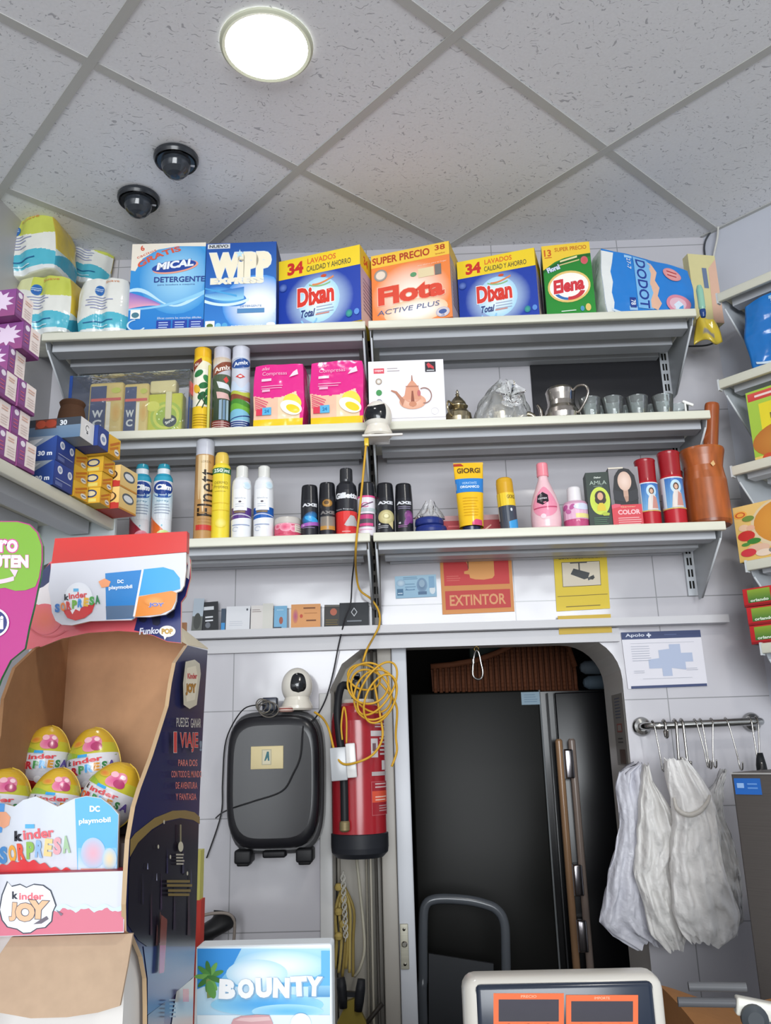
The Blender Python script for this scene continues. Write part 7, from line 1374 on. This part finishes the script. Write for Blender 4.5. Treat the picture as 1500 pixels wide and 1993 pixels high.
def egg(lab, px, py, w_, h_, Y, tx, ty, tz, zb):
    c_ = at(px, py, Y); W_ = w_ / F * Y * 1.0; H_ = h_ / F * Y
    t = thing('chocolate_egg', lab, 'chocolate egg', (c_.x, Y, c_.z), 0, 'wrapped chocolate eggs'); t.rotation_euler = (R_(tx), R_(ty), R_(tz))
    rz = lambda z: (W_ / 2) * math.sqrt(max(0, 1 - (2 * (z / H_)) ** 2)) * (1 - .22 * (z / H_)) * 1.0
    pr = [(-.5 + k / 28) * H_ for k in range(29)]
    def colz(z):
        f = z / H_ + .5
        return '#cc2f2c' if f < .16 else '#d0d0d6' if f < .58 else '#b9b43a' if f < .72 else '#c9a32c'
    mb = MB(); mb.lathe([(rz(z), z, colz(z)) for z in pr], m='film' if False else 'gloss', seg=36, cap=False)
    A = Art(mb, cyl(lambda z: rz(z), -H_ / 2, H_ / 2, 150, 0), W_ * 1.25, H_, 'gloss', curved=True)
    A.band(lambda u: .57, lambda u: .60 + .06 * math.sin(5 * u + 1), '#8fae3c', 0, 1, 16); A.disc(.60, .74, .17, .10, '#c84f86', '#d98a9c', rot=.4); A.disc(.66, .70, .09, .06, '#a83a66'); A.disc(.52, .80, .07, .04, '#e6b0bc'); A.disc(.34, .76, .12, .05, '#d07a3a', '#c9a83a'); A.disc(.68, .80, .05, .03, '#ecc8cf')
    A.rect(.38, .565, .52, .605, '#3f9fd6'); A.text('k', .24, .515, .075, '#23252e', bold=.05); A.text('inder', .52, .52, .07, '#d2424a', wu=.42, bold=.03, rot=.08)
    for k, ch in enumerate('SORPRESA'): A.text(ch, .15 + .1 * k, .37 + .010 * k, .11, ['#2a5f9c', '#cf5a2c', '#b52f3a', '#3f8a4a', '#4fa0d8', '#c98a2c', '#3a7a4a', '#5a4a8c'][k], bold=.06, out='#f0f0f2', outw=.02)
    A.band(.13, lambda u: .19 + .03 * math.sin(9 * u), '#cc2f2c', .05, .95, 20); A.disc(.5, .2, .06, .05, '#efeff2')
    mb.build('wrapper', t)
    mb = MB(); mb.tube([(math.cos(R_(a)) * .0 + 0, math.cos(R_(a)) * (rz(0) + .0002), 0) for a in (0, 1)], .0001, '#c9a83a') if False else None
    s_ = MB(); L = []
    for k in range(33):
        z = (-.5 + k / 32) * H_ * .999; L.append((rz(z) + .0006, 0, z))
    s_.tube(L, .0007, '#d6b64a', 'gloss', 6); s_.build('foil_seam', t); return t
egg('upright chocolate egg, left one of the two at the back', 88, 1478, 90, 126, 1.075, -4, 4, 12, 0); egg('upright chocolate egg, right one of the two at the back', 183, 1486, 98, 134, 1.075, -4, -6, 2, 0)
egg('chocolate egg in the front row cut off by the left frame edge', 6, 1562, 100, 126, .975, -6, 6, 10, 0); egg('chocolate egg in the middle of the front row', 106, 1560, 92, 124, .975, -6, 8, 16, 0); egg('chocolate egg at the right end of the front row, tilted right', 218, 1548, 104, 126, 1.0, -8, 24, -6, 0)
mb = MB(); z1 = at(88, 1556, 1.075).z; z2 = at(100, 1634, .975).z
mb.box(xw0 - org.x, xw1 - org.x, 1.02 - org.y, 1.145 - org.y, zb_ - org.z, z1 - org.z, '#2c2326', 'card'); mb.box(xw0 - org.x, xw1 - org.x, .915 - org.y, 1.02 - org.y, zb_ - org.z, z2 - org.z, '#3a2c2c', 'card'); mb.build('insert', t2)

# green and pink promo sign, nearest the camera at the left edge
Yp = .80; c0 = Vector((at(-20, 1500, Yp).x, Yp, CT)); t = thing('promo_sign', 'green and magenta promotional sign cut off by the left frame edge', 'sign', c0, 0)
mb = MB(); GP = [(-150, 1030), (-60, 1008), (0, 1014), (34, 1014), (58, 1020), (74, 1036), (83, 1062), (83, 1092), (78, 1125), (72, 1150), (66, 1180), (56, 1220), (48, 1262), (20, 1285), (2, 1320), (-20, 1380), (-60, 1400), (-150, 1400)]
mb.slab([at(x, y, Yp) - c0 for x, y in GP], (0, .004, 0), '#b02c7e', 'gloss', edge='#2f7a4a'); A = Art(mb, lambda u, v, k=0: at(u, -v, Yp) + Vector((0, -k, 0)) - c0, 1, 1, 'gloss')
A.poly([(-148, -1032), (-60, -1010), (0, -1016), (34, -1016), (57, -1022), (72, -1037), (81, -1062), (81, -1092), (76, -1124), (69, -1142), (50, -1149), (30, -1150), (10, -1144), (-20, -1148), (-148, -1150)], '#78a834')
A.text('zero', -2, -1063, 24, '#f4dbe8', wu=74, bold=.03, out='#cc4a94', outw=.05); A.text('GLUTEN', 4, -1093, 25, '#f6ecf2', wu=104, bold=.06, out='#cc4a94', outw=.03); A.band(lambda u: -1136 + .012 * (u + 20) ** 2 * .28 - 2, lambda u: -1130 + .012 * (u + 20) ** 2 * .30, '#efc3dc', -60, 28, 24); A.poly([(20, -1108), (36, -1110), (30, -1124)], '#efc3dc')
A.disc(-12, -1212, 31, 29, '#e9e6ee'); A.disc(-12, -1212, 27, 25, '#25306f'); A.text('ni', -2, -1212, 26, '#f0f0f4', wu=20, bold=.06); A.band(-1399, -1260, '#a8287c', -148, -30, 4, '#c4318c'); mb.build('board', t)
mb = MB(); mb.box(at(-120, 1400, Yp).x - c0.x, at(-70, 1400, Yp).x - c0.x, .004, .010, 0, at(-90, 1380, Yp).z - CT, '#a8287c'); mb.box(at(-150, 1400, Yp).x - c0.x, at(-40, 1400, Yp).x - c0.x, -.03, .05, 0, .004, '#a8287c'); mb.build('stand', t)
# Bounty carton
Yb = 1.325; a, b = at(379, 1900, Yb), at(646, 1900, Yb); zt = at(512, 1840, Yb).z; w, h = b.x - a.x, zt - CT
mb = MB(); mb.rbox(-w / 2, w / 2, 0, .045, 0, h, .004, '#e6edf2', 'card', 2, smooth=False); c0 = Vector(((a.x + b.x) / 2, Yb, CT))
A = Art(mb, lambda u, v, k=0: at(u, -v, Yb) + Vector((0, -k, 0)) - c0, 1, 1, 'card')
A.rect(383, -2050, 642, -1843, '#8fc9ea', '#d9ebf6'); A.band(-1920, -1846, '#5fb4e6', 384, 642, 4, '#a8d6f0'); A.poly([(384, -1846), (470, -1846), (455, -1875), (430, -1905), (384, -1925)], '#2f8fdc'); A.disc(545, -1880, 90, 32, '#e9f3f9', '#a3d3ee'); A.disc(500, -1895, 60, 28, '#f0f6fa', '#b4dbf0'); A.rect(625, -1925, 642, -1850, '#5fb0e2'); A.band(-1940, -1918, '#4a8fc4', 600, 642, 4, '#8fc4e2')
A.disc(520, -1955, 110, 22, '#3f9fe0', '#8fcdec'); A.disc(560, -1968, 70, 14, '#5fb4e6', '#a3d6ee'); A.rect(384, -2050, 642, -1975, '#c9dfee', '#dbe9f2')
for k in range(9):
    an = R_(20 + 40 * k); x, y = 408 + math.cos(an) * 12, -1900 + math.sin(an) * 14; A.disc(x, y, 17, 5, ['#4a8a3f', '#6aa650', '#3a7634'][k % 3], rot=an)
A.poly([(402, -1905), (410, -1905), (414, -1940), (404, -1942)], '#7a8a4a')
A.disc(412, -1925, 8, 18, '#5a9648', rot=.3)
for k, (ch, x, y, r_) in enumerate((('B', 443, -1924, -.05), ('O', 479, -1923, 0), ('U', 514, -1921, .03), ('N', 548, -1921, -.03), ('T', 582, -1918, .05), ('Y', 612, -1918, -.05))): A.text(ch, x + 2, y - 2, 40, '#7fa9cc', wu=34, bold=.08, rot=r_); A.text(ch, x, y, 39, '#f2f5f8', wu=32, bold=.07, rot=r_)
A.poly([(450, -1993), (455, -1982), (470, -1976), (500, -1973), (525, -1974), (532, -1990), (530, -2048), (450, -2048)], '#c99aa0'); A.poly([(458, -1984), (470, -1979), (524, -1977), (528, -1984), (490, -1987)], '#dcb9bb'); A.disc(586, -1990, 20, 20, '#eef2f5', '#dfe6ea')
tag(mb.build('chocolate_carton', None, c0), 'light blue carton reading BOUNTY with a palm tree, on the counter', 'carton')
# packet sliver behind the display
Yx = 1.46; a, b = at(378, 1750, Yx), at(388, 1750, Yx); zt = at(390, 1655, Yx).z
mb = MB(); w = b.x - a.x; mb.box(-.03, w, 0, .025, 0, zt - CT, '#c7c26a'); zr = at(390, 1752, Yx).z; mb.box(-.031, w + .003, -.001, .026, 0, zr - CT, '#bf3a30'); tag(mb.build('snack_packet', None, (a.x, Yx, CT)), 'narrow yellow and red packet squeezed behind the dark display panel', 'packet')
# weighing scale
Yv = 1.12; a, b = at(902, 1950, Yv), at(1297, 1950, Yv); zt = at(1090, 1903, Yv).z; w = b.x - a.x; c0 = Vector(((a.x + b.x) / 2, Yv, CT))
t = thing('weighing_scale', 'white shop scale with two orange framed dark displays', 'scale', c0, R_(0))
hd = .125; mb = MB(); mb.rbox(-w / 2, w / 2, 0, .055, zt - CT - hd, zt - CT, .016, '#c6c2ba', 'gloss', 4); mb.build('head', t)
mb = MB(); f0 = at(925, 1925, Yv - .001) - c0; f1 = at(1270, 1917, Yv - .001) - c0; z0_ = zt - CT - hd + .012
mb.rbox(f0.x, f1.x, -.003, .006, z0_, (f0.z + f1.z) / 2 + .004, .006, '#232b3a', 'gloss', 3)
A = Art(mb, lambda u, v, k=0: at(u, -v, Yv - .003) + Vector((0, -k, 0)) - c0, 1, 1, 'gloss')
for x0, x1, y0 in ((960, 1097, 1933), (1101, 1241, 1936)):
    A.rect(x0, -2020, x1, -y0, '#d9622f'); A.rect(x0 + 10, -1988, x1 - 10, -y0 - 12, '#23202c', '#2a2634'); A.text('PRECIO' if x0 < 1000 else 'IMPORTE', (x0 + x1) / 2, -y0 - 6, 5, '#efb89a', wu=30)
    for k in range(3): A.disc(x0 + 30 + 38 * k, -1996, 5, 4, '#2a2634')
mb.build('display_panel', t)
mb = MB(); mb.rbox(-.03, .03, .015, .045, .05, zt - CT - hd + .01, .006, '#bdb9b2', 'gloss'); mb.build('post', t)
mb = MB(); mb.rbox(-.15, .15, -.10, .14, 0, .055, .012, '#cfcbc4', 'gloss'); mb.build('base', t)
# brown wrapping paper and a steel tool
zp = at(1330, 1915, 1.58).z; mb = MB(); a, b = at(1290, 1910, 1.56).x, at(1530, 1940, 1.56).x
def ptop(u, v): return Vector((a + (b - a) * u, 1.26 + .33 * v, zp - .012 - .02 * u + .010 * math.sin(5 * u + 2 * v) - .02 * (1 - v) ** 2))
mb.grid(ptop, 24, 14, '#9a6c42', 'kraft'); c0 = Vector((a, 1.26, CT))
for (v_, rev_) in ((0, 0), (1, 1)): mb.add([ptop(i / 24, v_) for i in range(25)] + [Vector((ptop(i / 24, v_).x, ptop(i / 24, v_).y, CT)) for i in range(25)], [(i, i + 1, i + 26, i + 25) for i in range(24)], '#8c6038', 'kraft')
for u_ in (0, 1): mb.add([ptop(u_, i / 14) for i in range(15)] + [Vector((ptop(u_, i / 14).x, ptop(u_, i / 14).y, CT)) for i in range(15)], [(i, i + 1, i + 16, i + 15) for i in range(14)], '#8c6038', 'kraft')
mb.tube([(a + .03, 1.30, zp - .02), (a + .10, 1.32, zp - .012), (a + .16, 1.33, zp - .025)], .0015, '#5f4026', 'kraft', 6)
tag(mb.build('wrapping_paper'), 'stack of brown wrapping paper on the counter right of the scale', 'paper')
q = at(1425, 1950, 1.30); t = thing('steel_tool', 'steel rods with a white strip and dark knob lying on the brown paper', 'tool', (q.x, 1.30, q.z), R_(-8))
Mx = Matrix.Rotation(R_(90), 4, 'Y')
mb = MB(); mb.lathe([(0, -.055), (.006, -.055), (.006, .02), (0, .02)], '#5c5d60', 'satin', 14, M=Matrix.Translation((0, 0, .018)) @ Mx); mb.lathe([(0, -.065), (.006, -.065), (.006, .01), (0, .01)], '#55565a', 'satin', 14, M=Matrix.Translation((-.008, -.016, .003)) @ Mx); mb.build('rod', t)
mb = MB(); mb.rbox(.0, .085, -.026, -.006, -.010, .012, .003, '#d3d1c8', 'gloss', M=Matrix.Rotation(R_(10), 4, 'Y')); mb.build('strip', t)
mb = MB(); mb.lathe([(0, 0), (.014, 0), (.017, .004), (.017, .014), (.010, .018), (0, .018)], '#3a3f44', 'rubber', 20, M=Matrix.Translation((.02, -.02, -.012)) @ Matrix.Rotation(R_(90), 4, 'X')); mb.lathe([(0, 0), (.012, 0), (.012, .06), (0, .06)], '#4a5054', 'satin', 16, M=Matrix.Translation((.03, -.012, -.02)) @ Mx); mb.build('knob', t)
